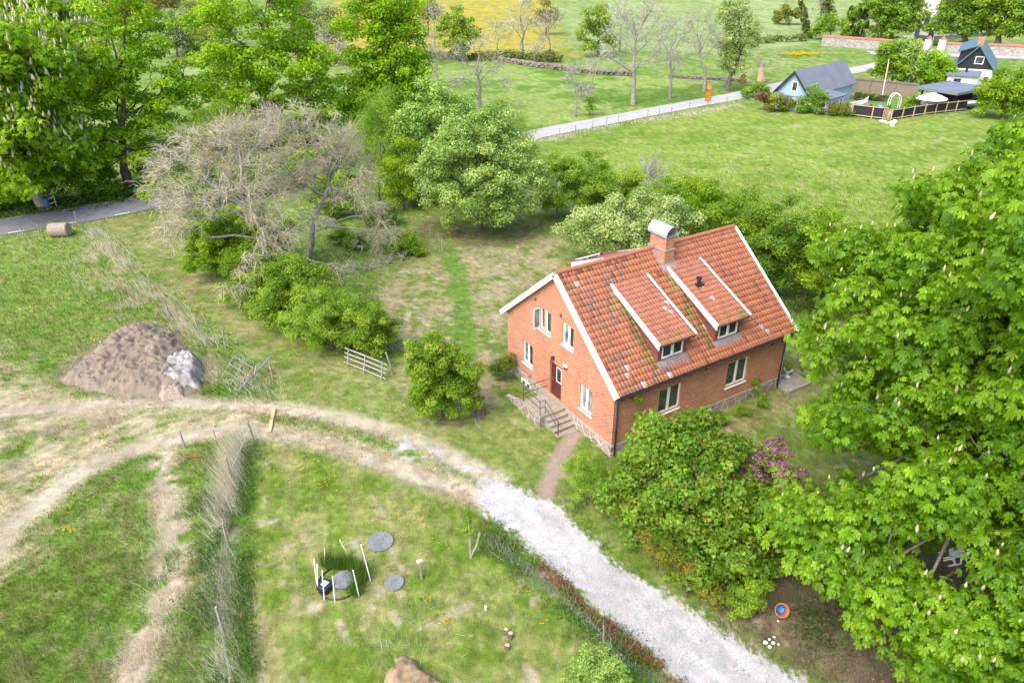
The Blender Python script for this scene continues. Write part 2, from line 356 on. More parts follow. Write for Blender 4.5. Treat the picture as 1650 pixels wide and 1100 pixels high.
Z = dict(
 drive=PW([(768, 790), (783, 825), (845, 880), (905, 930), (970, 985), (1040, 1050), (1095, 1100), (1200, 1180), (1470, 1180), (1300, 1095), (1230, 1060), (1130, 990), (1075, 955), (1000, 915), (945, 860), (900, 815), (862, 800), (830, 780), (800, 768)]),
 drive2=PW([(655, 700), (690, 735), (660, 742), (625, 725)]), drive3=PW([(690, 715), (760, 745), (800, 768), (770, 785), (720, 745), (680, 728)]),
 rut1=PW([(800, 775), (700, 722), (620, 692), (560, 676), (480, 661), (400, 654), (300, 648), (150, 650), (-60, 670)]),
 rut2=PW([(775, 800), (700, 772), (620, 745), (540, 715), (470, 700), (380, 690), (300, 702), (200, 727), (120, 765), (40, 830), (-60, 930)]),
 bare=PW([(-60, 590), (60, 600), (180, 640), (330, 652), (430, 652), (420, 690), (300, 712), (240, 735), (190, 730), (120, 780), (85, 840), (60, 900), (-60, 960)]),
 barew=PW([(-60, 560), (30, 575), (120, 600), (150, 640), (60, 640), (-60, 640)]),
 strip=PW([(262, 735), (272, 800), (285, 850), (280, 900), (278, 950), (252, 1000), (228, 1050), (205, 1120)]),
 strip2=PW([(150, 440), (170, 500), (190, 520)]),
 fenceline=PW([(395, 700), (378, 740), (370, 860), (363, 1000), (370, 1130)]),
 lawnS=PW([(440, 705), (540, 728), (640, 765), (765, 815), (850, 885), (970, 985), (1095, 1100), (1150, 1150), (380, 1150), (385, 950), (405, 800)]),
 lawnN=PW([(592, 455), (650, 430), (730, 408), (745, 395), (890, 383), (915, 400), (900, 440), (830, 480), (815, 610), (800, 650), (700, 690), (640, 620), (640, 540)]),
 yard=PW([(600, 455), (640, 380), (700, 330), (905, 350), (930, 420), (820, 470), (815, 620), (930, 700), (900, 760), (870, 790), (800, 765), (620, 690), (450, 650), (440, 600), (330, 510), (200, 390), (160, 360), (225, 345), (300, 380), (400, 480), (520, 560), (640, 600), (640, 540)]),
 side=PW([(160, 360), (225, 340), (300, 385), (400, 490), (520, 570), (560, 600), (500, 650), (440, 610), (330, 510), (200, 390)]),
 yardE=PW([(1270, 520), (1400, 500), (1500, 700), (1300, 860), (1200, 760), (1130, 690), (1280, 620)]),
 greenpath=PW([(722, 405), (738, 440), (746, 500), (748, 570), (735, 640)]),
 soil=PW([(1130, 930), (1230, 880), (1300, 850), (1500, 780), (1800, 780), (1800, 1200), (1480, 1200), (1330, 1100), (1240, 1050), (1160, 985)]),
 soil2=PW([(1240, 470), (1330, 480), (1400, 520), (1330, 540), (1290, 520)]),
 soil3=PW([(655, 375), (760, 400), (880, 390), (870, 360), (760, 370), (690, 345)]),
 bed=PW([(1110, 700), (1230, 660), (1290, 612), (1320, 625), (1260, 650), (1170, 720)]),
 path=PW([(925, 700), (905, 730), (888, 770), (878, 802)]),
 bank=PW([(790, 860), (850, 915), (930, 985), (1010, 1050), (1080, 1110)]),
 redbank=PW([(870, 915), (930, 965), (1000, 1030), (1060, 1080), (1110, 1120)]),
 mound=PW([(90, 600), (150, 555), (215, 520), (290, 535), (330, 600), (320, 640), (200, 640), (110, 620)]),
 rough=PW([(125, 385), (165, 380), (300, 500), (350, 555), (450, 610), (440, 645), (330, 645), (300, 540), (220, 520), (170, 500), (140, 430)]),
 crop=PW([(868, -60), (880, 10), (905, 40), (930, 72), (1010, 80), (1120, 84), (1200, 84), (1300, 70), (1330, 52), (1440, 58), (1500, -60)]),
 crop2=PW([(300, 92), (345, 92), (345, 140), (300, 140)]),
 rape=PW([(560, -60), (872, -60), (885, 20), (900, 60), (905, 84), (990, 88), (870, 93), (780, 95), (640, 90), (520, 80)]),
 past=PW([(640, 98), (800, 100), (1030, 122), (1200, 138), (1190, 150), (870, 205), (640, 180)]),
 fieldR=PW([(880, 222), (1000, 196), (1180, 168), (1240, 172), (1370, 190), (1560, 190), (1700, 180), (1700, 430), (1400, 420), (1250, 350), (1100, 300), (900, 270)]),
 verge=PW([(880, 225), (960, 207), (1100, 184), (1200, 167), (1240, 175)]))
def mix(c, d, m): return c*(1-m[..., None])+np.asarray(d)*m[..., None]
def mixv(a, b, t): return np.asarray(a)*(1-t[..., None])+np.asarray(b)*t[..., None]
def cover(x, y):
    """own colour of the ground, kind of cover and height of the grass at world points"""
    n0 = fbm(x/9, y/9, 1); n1 = fbm(x/2.2, y/2.2, 5); n2 = fbm(x*1.3, y*1.3, 9, 3); n3 = vnoise(x*3.1, y*3.1, 14)
    nh = vnoise(x*4.7, y*4.7, 15); mot = 0.38*n1+0.30*n2+0.17*n3+0.15*nh
    c = mixv((0.095, 0.175, 0.022), (0.175, 0.245, 0.05), sstep(0.32, 0.68, mot))
    c = mix(c, (0.26, 0.27, 0.13), 0.6*sstep(0.50, 0.68, n0*0.4+n2*0.6))
    h = 0.16+0.26*sstep(0.35, 0.7, 0.5*n1+0.5*n2); k = np.zeros(x.shape, int)       # 0 meadow
    t = (x-CAM[0])*VF[0]+(y-CAM[1])*VF[1]; far = sstep(55, 90, t)
    m = pm(x, y, Z['fieldR'], 1.5); fr = mixv((0.115, 0.19, 0.02), (0.185, 0.25, 0.04), sstep(0.35, 0.62, 0.4*n0+0.35*n1+0.25*n3))
    fr = mix(fr, (0.21, 0.26, 0.065), 0.35*sstep(0.52, 0.66, fbm(x/1.6, y/1.6, 31))); c = c*(1-m[..., None])+fr*m[..., None]
    m = pm(x, y, Z['past'], 3); c = c*(1-m[..., None])+mixv((0.10, 0.18, 0.02), (0.195, 0.265, 0.06), sstep(0.40, 0.58, 0.6*fbm(x/14, y/14, 40)+0.4*n1))*m[..., None]
    cr = np.maximum(pm(x, y, Z['crop'], 4), pm(x, y, Z['crop2'], 3))
    u = (x*0.86+y*0.5)
    tram = np.exp(-(((u/21) % 1-0.5)*21/0.5)**2)*0.5+np.exp(-(((u/21) % 1-0.41)*21/0.5)**2)*0.5
    cc = mixv((0.185, 0.25, 0.07), (0.235, 0.295, 0.11), sstep(0.35, 0.65, fbm(x/20, y/20, 44))); cc = mix(cc, (0.11, 0.19, 0.06), tram*0.8)
    c = c*(1-cr[..., None])+cc*cr[..., None]; k[cr > 0.5] = 1
    rp = pm(x, y, Z['rape'], 5); ry = mixv((0.31, 0.265, 0.035), (0.17, 0.22, 0.06), sstep(0.5, 0.72, 0.6*fbm(x/6, y/6, 50)+0.4*n1)); c = c*(1-rp[..., None])+ry*rp[..., None]; k[(rp > 0.5) & (cr <= 0.5)] = 2
    vg = lm(x, y, Z['verge'], 1.6, 0.8); c = mix(c, (0.25, 0.235, 0.13), vg*0.6*sstep(0.35, 0.6, n1))
    # mown ground round the house
    yd = np.maximum(pm(x, y, Z['yard'], 0.6), pm(x, y, Z['yardE'], 0.8)); lw = mixv((0.105, 0.16, 0.025), (0.185, 0.215, 0.06), sstep(0.35, 0.65, mot))
    hou = (x > -3.5) & (x < 17) & (y > -9) & (y < 13); yd = np.maximum(yd, hou*1.0)
    c = c*(1-yd[..., None])+lw*yd[..., None]; h = h*(1-yd)+0.07*yd; k[yd > 0.5] = 3
    sdm = pm(x, y, Z['side'], 0.8); c = mix(c, (0.22, 0.19, 0.085), sdm*0.75*sstep(0.42, 0.62, 0.5*fbm(x/3, y/0.9, 55)+0.5*n2))
    m = pm(x, y, Z['lawnN'], 1.0); dry = sstep(0.36, 0.6, 0.5*n1+0.3*n2+0.2*n3); c = mix(c, mixv((0.30, 0.25, 0.14), (0.26, 0.205, 0.125), n2), m*dry*0.85)
    c = mix(c, (0.38, 0.33, 0.25), m*0.6*sstep(0.80, 0.86, vnoise(x*2.3, y*2.3, 61)))
    m = lm(x, y, Z['greenpath'], 0.7, 0.35); c = mix(c, (0.095, 0.18, 0.022), m*0.9)
    # mown lawn in front: pale stripes along the mowing
    m = pm(x, y, Z['lawnS'], 0.4); P0 = Z['fenceline'][1]; dv = Z['fenceline'][3]-P0; dv = dv/np.hypot(*dv)
    a_ = (x-P0[0])*dv[0]+(y-P0[1])*dv[1]; b_ = -(x-P0[0])*dv[1]+(y-P0[1])*dv[0]
    st = fbm(b_*1.1+3, a_*0.13, 65)
    c = c*(1-m[..., None])+mixv((0.10, 0.165, 0.018), (0.185, 0.22, 0.05), sstep(0.35, 0.64, mot))*m[..., None]; h = h*(1-m)+0.07*m; k[m > 0.5] = 3
    dl = sstep(0.40, 0.62, 0.45*st+0.3*n1+0.25*n2)*(0.55+0.45*sstep(-1.5, 5, 9-np.abs(b_+6))); c = mix(c, (0.29, 0.245, 0.125), m*dl*0.68)
    c = mix(c, (0.36, 0.31, 0.22), m*0.7*sstep(0.66, 0.74, 0.5*vnoise(x*1.6+4, y*1.6, 66)+0.5*n1))
    # rough edge of the field with old grass
    m = pm(x, y, Z['rough'], 0.8); c = mix(c, (0.29, 0.26, 0.17), m*sstep(0.50, 0.66, 0.6*n1+0.4*n2)*0.85); h = np.where(m > 0.5, 0.34, h)
    m = lm(x, y, Z['fenceline'], 0.95, 0.45); c = mix(c, (0.085, 0.175, 0.022), m*0.7); h = h*(1-m)+m*0.2; k[m > 0.5] = 0
    m = lm(x, y, Z['fenceline'], 0.35, 0.3); c = mix(c, (0.30, 0.26, 0.20), m*sstep(0.42, 0.6, n1)*0.7)
    m = lm(x, y, Z['strip'], 0.72, 0.5)*sstep(0.36, 0.5, 0.5*n1+0.5*n2); c = mix(c, mixv((0.42, 0.36, 0.26), (0.34, 0.285, 0.20), n3), m); h = h*(1-0.75*m)
    # worn ground and wheel ruts
    bn = 0.55*fbm(x/1.1, y/1.1, 70)+0.45*n2
    m = np.maximum(pm(x, y, Z['bare'], 1.6), 0.7*pm(x, y, Z['barew'], 1.2)); bm = m*sstep(0.40, 0.66, bn+0.22*(m-0.5)); c = mix(c, mixv((0.375, 0.315, 0.20), (0.27, 0.235, 0.125), sstep(0.4, 0.65, fbm(x*0.9, y*0.9, 72))), bm*0.92); h = h*(1-0.75*bm)
    c = mix(c, (0.20, 0.165, 0.11), bm*0.6*sstep(0.58, 0.70, fbm(x/1.6, y/1.6, 77)))
    rut = np.maximum(lm(x, y, Z['rut1'], 0.62, 0.45), lm(x, y, Z['rut2'], 0.75, 0.5)); rm = rut*sstep(0.22, 0.46, bn+0.12)
    c = mix(c, mixv((0.405, 0.35, 0.25), (0.305, 0.255, 0.17), sstep(0.35, 0.65, n2)), rm*0.95); h = h*(1-0.9*rm); k[rm > 0.55] = 4
    m = pm(x, y, Z['mound'], 0.9); c = mix(c, (0.17, 0.13, 0.095), m); h = h*(1-m)
    # path, beds, soil in the shade of the trees
    m = lm(x, y, Z['path'], 0.42, 0.25); c = mix(c, (0.27, 0.21, 0.16), m); h = h*(1-m); k[m > 0.5] = 6
    m = pm(x, y, Z['bed'], 0.5)*sstep(0.30, 0.55, n2+0.1); c = mix(c, (0.20, 0.145, 0.085), m*0.8)
    m = pm(x, y, Z['soil'], 1.0); sm = m*sstep(0.26, 0.5, 0.5*n1+0.5*n2+0.12); c = mix(c, mixv((0.09, 0.065, 0.045), (0.15, 0.11, 0.075), n3), sm*0.95); h = h*(1-0.9*sm); k[sm > 0.5] = 7
    m = np.maximum(pm(x, y, Z['soil2'], 1.0), pm(x, y, Z['soil3'], 1.0)); c = mix(c, (0.13, 0.10, 0.05), m*0.75*sstep(0.3, 0.55, n2))
    m = lm(x, y, Z['bank'], 0.8, 0.4); c = mix(c, (0.085, 0.17, 0.022), m*0.8); h = h*(1-m)+m*0.22
    m = lm(x, y, Z['redbank'], 0.3, 0.25)*sstep(0.45, 0.6, n2+0.1); c = mix(c, (0.22, 0.10, 0.075), m*0.7)
    # crushed-stone drive
    dm = pm(x, y, Z['drive'], 0.8); gm = sstep(0.40, 0.60, dm+(n3-0.5)*0.35+(n2-0.5)*0.32+(_hash(np.floor(x*11), np.floor(y*11), 5)-0.5)*0.4)
    d2 = np.maximum(pm(x, y, Z['drive2'], 0.5), pm(x, y, Z['drive3'], 0.6))*sstep(0.46, 0.58, 0.5*n2+0.5*n3); gm = np.maximum(gm, d2)
    dd = Z['drive'][7]-Z['drive'][0]; dd = dd/np.hypot(*dd); ga = x*dd[0]+y*dd[1]; gb = -x*dd[1]+y*dd[0]
    gc = mixv((0.42, 0.408, 0.39), (0.345, 0.333, 0.315), sstep(0.42, 0.64, 0.65*fbm(gb*1.5, ga*0.28, 81)+0.35*n2)); gc = mix(gc, (0.24, 0.22, 0.20), 0.5*sstep(0.82, 0.9, vnoise(x*7, y*7, 83)))
    c = c*(1-gm[..., None])+gc*gm[..., None]; h = h*(1-gm); k[gm > 0.5] = 5
    gr = np.clip(h/0.05, 0, 1); hf = 0.5*vnoise(x*5.3+9, y*5.3, 17)+0.3*vnoise(x*2.4, y*2.4+4, 18)+0.2*vnoise(x*9.1, y*9.1, 19)
    c = c*(1+gr*(hf-0.5)*0.95)[..., None]; c = mix(c, (0.34, 0.295, 0.17), 0.55*gr*sstep(0.66, 0.78, 0.6*vnoise(x*3.9, y*3.9+7, 20)+0.4*n1))
    return c, k, h
def build_ground():
    th = np.concatenate([np.arange(-180, -52, 4.0), np.arange(-52, 52.01, 0.22), np.arange(56, 180, 4.0)])
    r = [2.5]
    while r[-1] < 2600: r.append(r[-1]+(0.11 if r[-1] < 34 else max(0.11, (r[-1]-20)*0.0085)))
    r = np.array(r); T, Rr = np.meshgrid(R_(1.0)*(-th)+YAW, r)
    x = CAM[0]+Rr*np.cos(T); y = CAM[1]+Rr*np.sin(T); shp = x.shape
    c, k, h = cover(x.ravel(), y.ravel()); z = hgt(x, y).ravel(); xr, yr = x.ravel(), y.ravel()
    z = z-0.05*np.clip(h/0.3, 0, 1)*fbm(xr/1.4, yr/1.4, 90, 3)-0.03*(k == 4)
    V = np.stack([xr, yr, z], 1); nr, na = shp; I = np.arange(nr*na).reshape(shp)
    J = np.roll(I, -1, axis=1)
    F = np.stack([I[:-1], J[:-1], J[1:], I[1:]], -1).reshape(-1, 4)[:, ::-1]
    kf = np.sort(k[F], axis=1)[:, 2]
    names = {0: 'meadow', 1: 'crop_field', 2: 'flowering_field', 3: 'lawn', 4: 'track', 5: 'driveway', 6: 'path', 7: 'soil'}
    for kk, nm in names.items():
        f = F[kf == kk]
        if kk == 0:
            cen = len(V); V0 = np.vstack([V, [CAM[0], CAM[1], 0]]); c0 = np.vstack([c, c[:1]])
            tri = np.stack([np.full(na, cen), J[0], I[0]], 1)
            used, inv = np.unique(np.concatenate([f.ravel(), tri.ravel()]), return_inverse=True)
            o = np_mesh(nm, V0[used], [inv[:f.size].reshape(-1, 4), inv[f.size:].reshape(-1, 3)], M['ground'], col=c0[used], smooth=True)
        else:
            if not len(f): continue
            used, inv = np.unique(f, return_inverse=True)
            o = np_mesh(nm, V[used], [inv.reshape(-1, 4)], M['ground'], col=c[used], smooth=True)
        tag(o, kind='structure')
build_ground()
# ---------------------------------------------------------------- roads
def ribbon(name, pts, wd, mat, dz, kind='structure'):
    P = np.array([p[:2] for p in pts], float); Q = [P[0]]
    for i in range(len(P)-1):
        a = P[max(i-1, 0)]; b = P[i]; c = P[i+1]; d = P[min(i+2, len(P)-1)]
        for t in np.linspace(0, 1, 13)[1:]:
            Q.append(0.5*((2*b)+(-a+c)*t+(2*a-5*b+4*c-d)*t*t+(-a+3*b-3*c+d)*t**3))
    Q = np.array(Q); T = np.gradient(Q, axis=0); T /= np.linalg.norm(T, axis=1)[:, None]; Nn = np.stack([-T[:, 1], T[:, 0]], 1)
    V = []; n = len(Q); cols = 5
    for j in range(cols):
        o = (j/(cols-1)-0.5)*wd; X = Q+Nn*o; V.append(np.column_stack([X, hgt(X[:, 0], X[:, 1])+dz+0.03*(1-(2*j/(cols-1)-1)**2)]))
    V = np.stack(V, 1).reshape(-1, 3); I = np.arange(n*cols).reshape(n, cols)
    F = np.stack([I[:-1, :-1], I[:-1, 1:], I[1:, 1:], I[1:, :-1]], -1).reshape(-1, 4)[:, ::-1]
    o = np_mesh(name, V, [F], mat, smooth=True); tag(o, kind=kind); return Q, Nn
rq, rn = ribbon('asphalt_road', [G(-190, 395), G(-60, 376), G(50, 358), G(140, 344), G(225, 328), G(330, 306), G(450, 280), G(600, 250)], 5.4, M['asphalt'], 0.03)
ribbon('pale_road', [G(840, 222), G(877, 213.5), G(1000, 190), G(1100, 170.5), G(1190, 154), G(1300, 129), G(1395, 110), G(1450, 98), G(1500, 91)], 4.2, M['paleroad'], 0.03)
ribbon('pale_road', [G(1400, 85.5), G(1480, 87), G(1560, 90), G(1700, 94), G(1900, 98)], 6.0, M['paleroad'], 0.04)
# edge dashes of the asphalt road
cum = np.concatenate([[0], np.cumsum(np.linalg.norm(np.diff(rq, axis=0), axis=1))])
mb = MB(); s_ = 0.8
def rp(s, off):
    i = min(max(int(np.searchsorted(cum, s))-1, 0), len(rq)-2); t = (s-cum[i])/max(cum[i+1]-cum[i], 1e-6)
    p = rq[i]*(1-t)+rq[i+1]*t; n = rn[i]; q = p+n*off; return (q[0], q[1], 0.03+0.03*(1-(2*off/5.4)**2)+0.006)
while s_ < cum[-1]-2:
    for off in (2.35, -2.35):
        mb.face(rp(s_, off-0.08), rp(s_+1.3, off-0.08), rp(s_+1.3, off+0.08), rp(s_, off+0.08))
    s_ += 4.3
tag(mb.build('road_line_marking', M['line']), kind='structure')
# ================================================================ the brick house
HW, HL, EZ, RZ, YP = 9.95, 12.10, 4.12, 8.15, 4.975       # width (Y), length (X), eave and ridge surface heights
SL = (RZ-EZ)/YP; ANG = math.atan(SL)
def tile_patch(name, o, ux, dn, width, length, tw, tl, parent, shade, amp=0.028, skip=None):
    """pantile field: o top corner, ux along the ridge, dn down the slope (unit vectors)"""
    o = np.array(o, float); ux = np.array(ux, float); dn = np.array(dn, float); nn = np.cross(dn, ux); nn = nn if nn[2] > 0 else -nn
    nx = int(round(width/tw)); ny = int(round(length/tl)); tw = width/nx; tl = length/ny
    prof = np.array([[0, 0.0], [0.16, 0.75], [0.34, 1.0], [0.52, 0.7], [0.68, 0.15], [0.84, -0.1], [1.0, 0.0]])
    V = []; Fc = []; C = []; k = 0
    lr = np.random.default_rng(abs(hash(name+str(round(width, 2)))) % 1000 if False else int(width*100))
    for j in range(ny):
        for i in range(nx):
            if skip and skip((i+0.5)*tw, (j+0.5)*tl): continue
            c = shade((i+0.5)*tw, (j+0.5)*tl, lr); jz = lr.normal()*0.004; jy = lr.normal()*0.006
            for v, lift in ((-0.03, 0.0), (tl*0.98+jy, 0.034)):
                for a, b in prof: V.append(o+ux*((i+a)*tw)+dn*(j*tl+v)+nn*(b*amp+lift+jz))
            for a, b in prof[:]: V.append(o+ux*((i+a)*tw)+dn*(j*tl+tl*0.98+jy)+nn*(b*amp+lift+jz-0.03))
            for a in range(6):
                Fc.append((k+a, k+a+1, k+8+a, k+7+a)); Fc.append((k+7+a, k+8+a, k+15+a, k+14+a))
            C += [c]*21; k += 21
    return np_mesh(name, np.array(V), [np.array(Fc)], M['tile'], parent, col=np.array(C))
def slab(mb, a, b, c, d, t):
    """thin slab under the quad a b c d"""
    n = (Vector(b)-Vector(a)).cross(Vector(c)-Vector(a)).normalized()
    if n.z > 0: n = -n
    P = [Vector(p) for p in (a, b, c, d)]; mb.hexa([p+n*t for p in P]+P)
def wall_face(mb, plane, k, us, openings, ztop, zbot, outward, top_fn=None):
    """brick face with real openings (u0,u1,z0,z1) and their reveals"""
    def P(u, z, off=0.0):
        return (k-outward*off, u, z) if plane == 'x' else (u, k-outward*off, z)
    cuts = sorted(set(list(us)+[u for o in openings for u in o[:2]]))
    for u0, u1 in zip(cuts[:-1], cuts[1:]):
        ops = sorted([o for o in openings if o[0] <= u0+1e-6 and o[1] >= u1-1e-6], key=lambda o: o[2]); z = zbot
        for o in ops:
            if o[2] > z+1e-6: mb.face(P(u0, z), P(u1, z), P(u1, o[2]), P(u0, o[2]))
            z = o[3]
        t0, t1 = (top_fn(u0), top_fn(u1)) if top_fn else (ztop, ztop)
        mb.face(P(u0, z), P(u1, z), P(u1, t1), P(u0, t0))
    for u0, u1, z0, z1 in openings:
        r = 0.22
        mb.face(P(u0, z0), P(u0, z0, r), P(u0, z1, r), P(u0, z1)); mb.face(P(u1, z0), P(u1, z1), P(u1, z1, r), P(u1, z0, r))
        mb.face(P(u0, z1), P(u0, z1, r), P(u1, z1, r), P(u1, z1)); mb.face(P(u0, z0), P(u1, z0), P(u1, z0, r), P(u0, z0, r))
        mb.face(P(u0, z0, r), P(u1, z0, r), P(u1, z1, r), P(u0, z1, r))
def window(parent, plane, k, u0, u1, z0, z1, outward, name='window', sill=True, depth=0.07, mull=True, pane=None, open_left=False, sillmat=None, label=None):
    """casement: frame with sashes (part), panes and sill (sub-parts)"""
    def Bx(mb, a0, a1, b0, b1, d0, d1):
        lo, hi = sorted((k-outward*d0, k-outward*d1))
        if plane == 'x': mb.box((lo, a0, b0), (hi, a1, b1))
        else: mb.box((a0, lo, b0), (a1, hi, b1))
    f = 0.075; m = (u0+u1)/2; mb = MB(); d = depth
    Bx(mb, u0, u0+f, z0, z1, d, d+0.09); Bx(mb, u1-f, u1, z0, z1, d, d+0.09)
    Bx(mb, u0+f, u1-f, z1-f, z1, d, d+0.09); Bx(mb, u0+f, u1-f, z0, z0+f, d, d+0.09)
    if mull: Bx(mb, m-0.06, m+0.06, z0+f, z1-f, d-0.012, d+0.09)
    halves = [(u0+f, m-0.06), (m+0.06, u1-f)] if mull else [(u0+f, u1-f)]
    s = 0.035
    for i, (a, b) in enumerate(halves):
        if open_left and i == 1: continue
        Bx(mb, a, a+s, z0+f, z1-f, d+0.015, d+0.06); Bx(mb, b-s, b, z0+f, z1-f, d+0.015, d+0.06)
        Bx(mb, a+s, b-s, z1-f-s, z1-f, d+0.015, d+0.06); Bx(mb, a+s, b-s, z0+f, z0+f+s, d+0.015, d+0.06)
    w = mb.build(name, M['white'], parent, bevel=0.006)
    if label: w['label'] = label
    for i, (a, b) in enumerate(halves):
        if open_left and i == 1: continue
        pb = MB(); Bx(pb, a+s, b-s, z0+f+s, z1-f-s, d+0.03, d+0.045)
        pb.build('pane', M[(pane or ('pane', 'pane'))[i]], w)
    if sill:
        sb = MB(); y0, y1 = u0-0.05, u1+0.05
        lo, hi = k-outward*0.06, k+outward*0.06
        def Q(u, dd, z): return (dd, u, z) if plane == 'x' else (u, dd, z)
        sb.hexa([Q(y0, lo, z0-0.07), Q(y1, lo, z0-0.07), Q(y1, hi, z0-0.10), Q(y0, hi, z0-0.10), Q(y0, lo, z0-0.004), Q(y1, lo, z0-0.004), Q(y1, hi, z0-0.055), Q(y0, hi, z0-0.055)])
        sb.build('sill', sillmat or M['white'], w)
    if open_left:                                            # one sash swung out on its hinge
        sa = MB(); L = u1-m-0.10; x = k+outward*0.0; u = u1-0.05
        for q in ((0, 0.05, z0+0.06, z1-0.06), (L-0.05, L, z0+0.06, z1-0.06), (0.05, L-0.05, z1-0.11, z1-0.06), (0.05, L-0.05, z0+0.06, z0+0.11)):
            lo, hi = sorted((x+outward*q[0], x+outward*q[1])); sa.box((lo, u-0.02, q[2]), (hi, u+0.02, q[3]))
        sa.build('open_sash', M['white'], w)
        pb = MB(); lo, hi = sorted((x+outward*0.05, x+outward*(L-0.05))); pb.box((lo, u-0.006, z0+0.11), (hi, u+0.006, z1-0.11)); pb.build('pane', M['pane_pale'], w)
    return w
def build_house():
    H = empty('brick_house', (0, 0, 0), label='red brick house with orange tiled roof, white gable boards and stone base', cat='house')
    topg = lambda y: RZ-SL*abs(y-YP)-0.02
    opX = [(5.50, 6.56, 4.36, 5.68), (3.47, 4.43, 4.42, 5.70), (7.25, 8.28, 1.44, 2.85), (1.73, 2.74, 1.42, 2.90), (4.42, 5.52, 0.72, 2.88)]
    opY = [(2.88, 4.38, 1.44, 2.95), (7.68, 9.22, 1.44, 3.00)]
    mb = MB()
    # gable (X=0): ground storey, then the triangle above
    us = [0, YP, HW]
    wall_face(mb, 'x', 0, us, [o for o in opX], None, 0.70, -1, topg)
    wall_face(mb, 'x', HL, us, [(3.5, 4.5, 4.4, 5.7), (5.5, 6.5, 4.4, 5.7), (2.0, 3.2, 1.45, 2.9), (6.6, 7.8, 1.45, 2.9)], None, 0.70, 1, topg)
    wall_face(mb, 'y', 0, [0, HL], opY, 4.10, 0.70, -1); wall_face(mb, 'y', HW, [0, HL], [(2.5, 4.0, 1.45, 2.9), (7.5, 9.0, 1.45, 2.9)], 4.10, 0.70, 1)
    mb.build('wall', M['brick'], H)
    # string courses and soldier courses standing slightly proud
    sc = MB(); sc.box((-0.022, -0.02, 3.86), (0.0, HW+0.02, 3.93)); sc.build('string_course', M['brick'], H)
    for (a, b, c, d) in opX[:4]:
        s_ = MB(); n = 13
        for i in range(n):
            y0 = a-0.08+(b-a+0.16)*i/n; y1 = a-0.08+(b-a+0.16)*(i+1)/n; s_.box((-0.012, y0+0.006, d+0.004), (0.0, y1-0.006, d+0.27))
        s_.build('lintel', M['brick'], H)
    for (a, b, c, d) in opY:
        s_ = MB(); n = 18
        for i in range(n):
            y0 = a-0.08+(b-a+0.16)*i/n; y1 = a-0.08+(b-a+0.16)*(i+1)/n; s_.box((y0+0.006, -0.012, d+0.004), (y1-0.006, 0.0, d+0.27))
        s_.build('lintel', M['brick'], H)
    fb = MB(); t = 0.035
    fb.box((-t, -t, -0.5), (HL+t, HW+t, 0.66)); f_ = fb.build('foundation', M['stone'], H)
    cb = MB(); e = 0.06
    cb.hexa([(-e, -e, 0.60), (HL+e, -e, 0.60), (HL+e, HW+e, 0.60), (-e, HW+e, 0.60), (-0.003, -0.003, 0.705), (HL+0.003, -0.003, 0.705), (HL+0.003, HW+0.003, 0.705), (-0.003, HW+0.003, 0.705)])
    cb.build('base_ledge', M['concrete'], f_)
    # windows
    sx = M['white']
    window(H, 'x', 0, *opX[0], -1, open_left=True, pane=('pane', 'pane'), label='upper gable window with one sash swung open')
    for o, p in zip(opX[1:4], (('pane', 'pane_pale'), ('pane', 'pane_pale'), ('pane_pale', 'pane_pale'))): window(H, 'x', 0, *o, -1, pane=p)
    for o in opY: window(H, 'y', 0, *o, -1, pane=('pane', 'pane'))
    for o in [(2.5, 4.0, 1.45, 2.9), (7.5, 9.0, 1.45, 2.9)]: window(H, 'y', HW, *o, 1)
    for o in [(3.5, 4.5, 4.4, 5.7), (5.5, 6.5, 4.4, 5.7), (2.0, 3.2, 1.45, 2.9), (6.6, 7.8, 1.45, 2.9)]: window(H, 'x', HL, *o, 1)
    window(H, 'x', -0.035, 7.36, 8.34, -0.12, 0.30, -1, name='basement_window', sill=False, depth=-0.05)
    # door
    d0, d1, dz0, dz1 = opX[4]; db = MB(); db.box((0.13, d0, dz0), (0.19, d1, dz1)); dr = db.build('door', M['maroon'], H)
    gb = MB(); g0, g1 = d0+0.14, d0+0.62; gz0, gz1 = 1.75, 2.68
    for q in ((g0, g0+0.05, gz0, gz1), (g1-0.05, g1, gz0, gz1), (g0+0.05, g1-0.05, gz0, gz0+0.05), (g0+0.05, g1-0.05, gz1-0.05, gz1)): gb.box((0.108, q[0], q[2]), (0.13, q[1], q[3]))
    gb.build('glazing_frame', M['white'], dr)
    pb = MB(); pb.box((0.118, g0+0.05, gz0+0.05), (0.13, g1-0.05, gz1-0.05)); pb.build('pane', M['pane'], dr)
    hb = MB(); hb.tube([(0.13, d1-0.12, 1.72), (0.07, d1-0.12, 1.72), (0.07, d1-0.24, 1.72)], 0.012, 6); hb.build('handle', M['galv'], dr)
    # lamps, vents, cable box on the gable
    lb = MB(); lb.box((-0.07, 5.08, 3.16), (0, 5.18, 3.30)); lb.lathe([(0.05, 0.10), (0.10, 0.02), (0.09, -0.08), (0.05, -0.12)], (-0.13, 5.13, 3.2), 10); lb.build('wall_lamp', M['darkmetal'], H)
    lb = MB(); lb.box((-0.10, 3.86, 3.20), (0, 4.22, 3.33)); lb.build('lamp_housing', M['white'], H, bevel=0.02)
    lb = MB(); lb.box((-0.16, 3.90, 3.13), (-0.003, 4.02, 3.195)); lb.build('motion_sensor', M['darkmetal'], H)
    lb = MB(); lb.tube([(0, 7.42, 0.92), (-0.14, 7.42, 0.9), (-0.16, 7.42, 0.80)], [0.05, 0.06, 0.05], 8); lb.build('outside_tap', M['lid'], H)
    for y, z in ((6.96, 5.90), (4.60, 5.95)):
        v = MB(); v.box((-0.008, y-0.07, z-0.09), (0.0, y+0.07, z+0.09)); v.build('air_vent', M['black'], H)
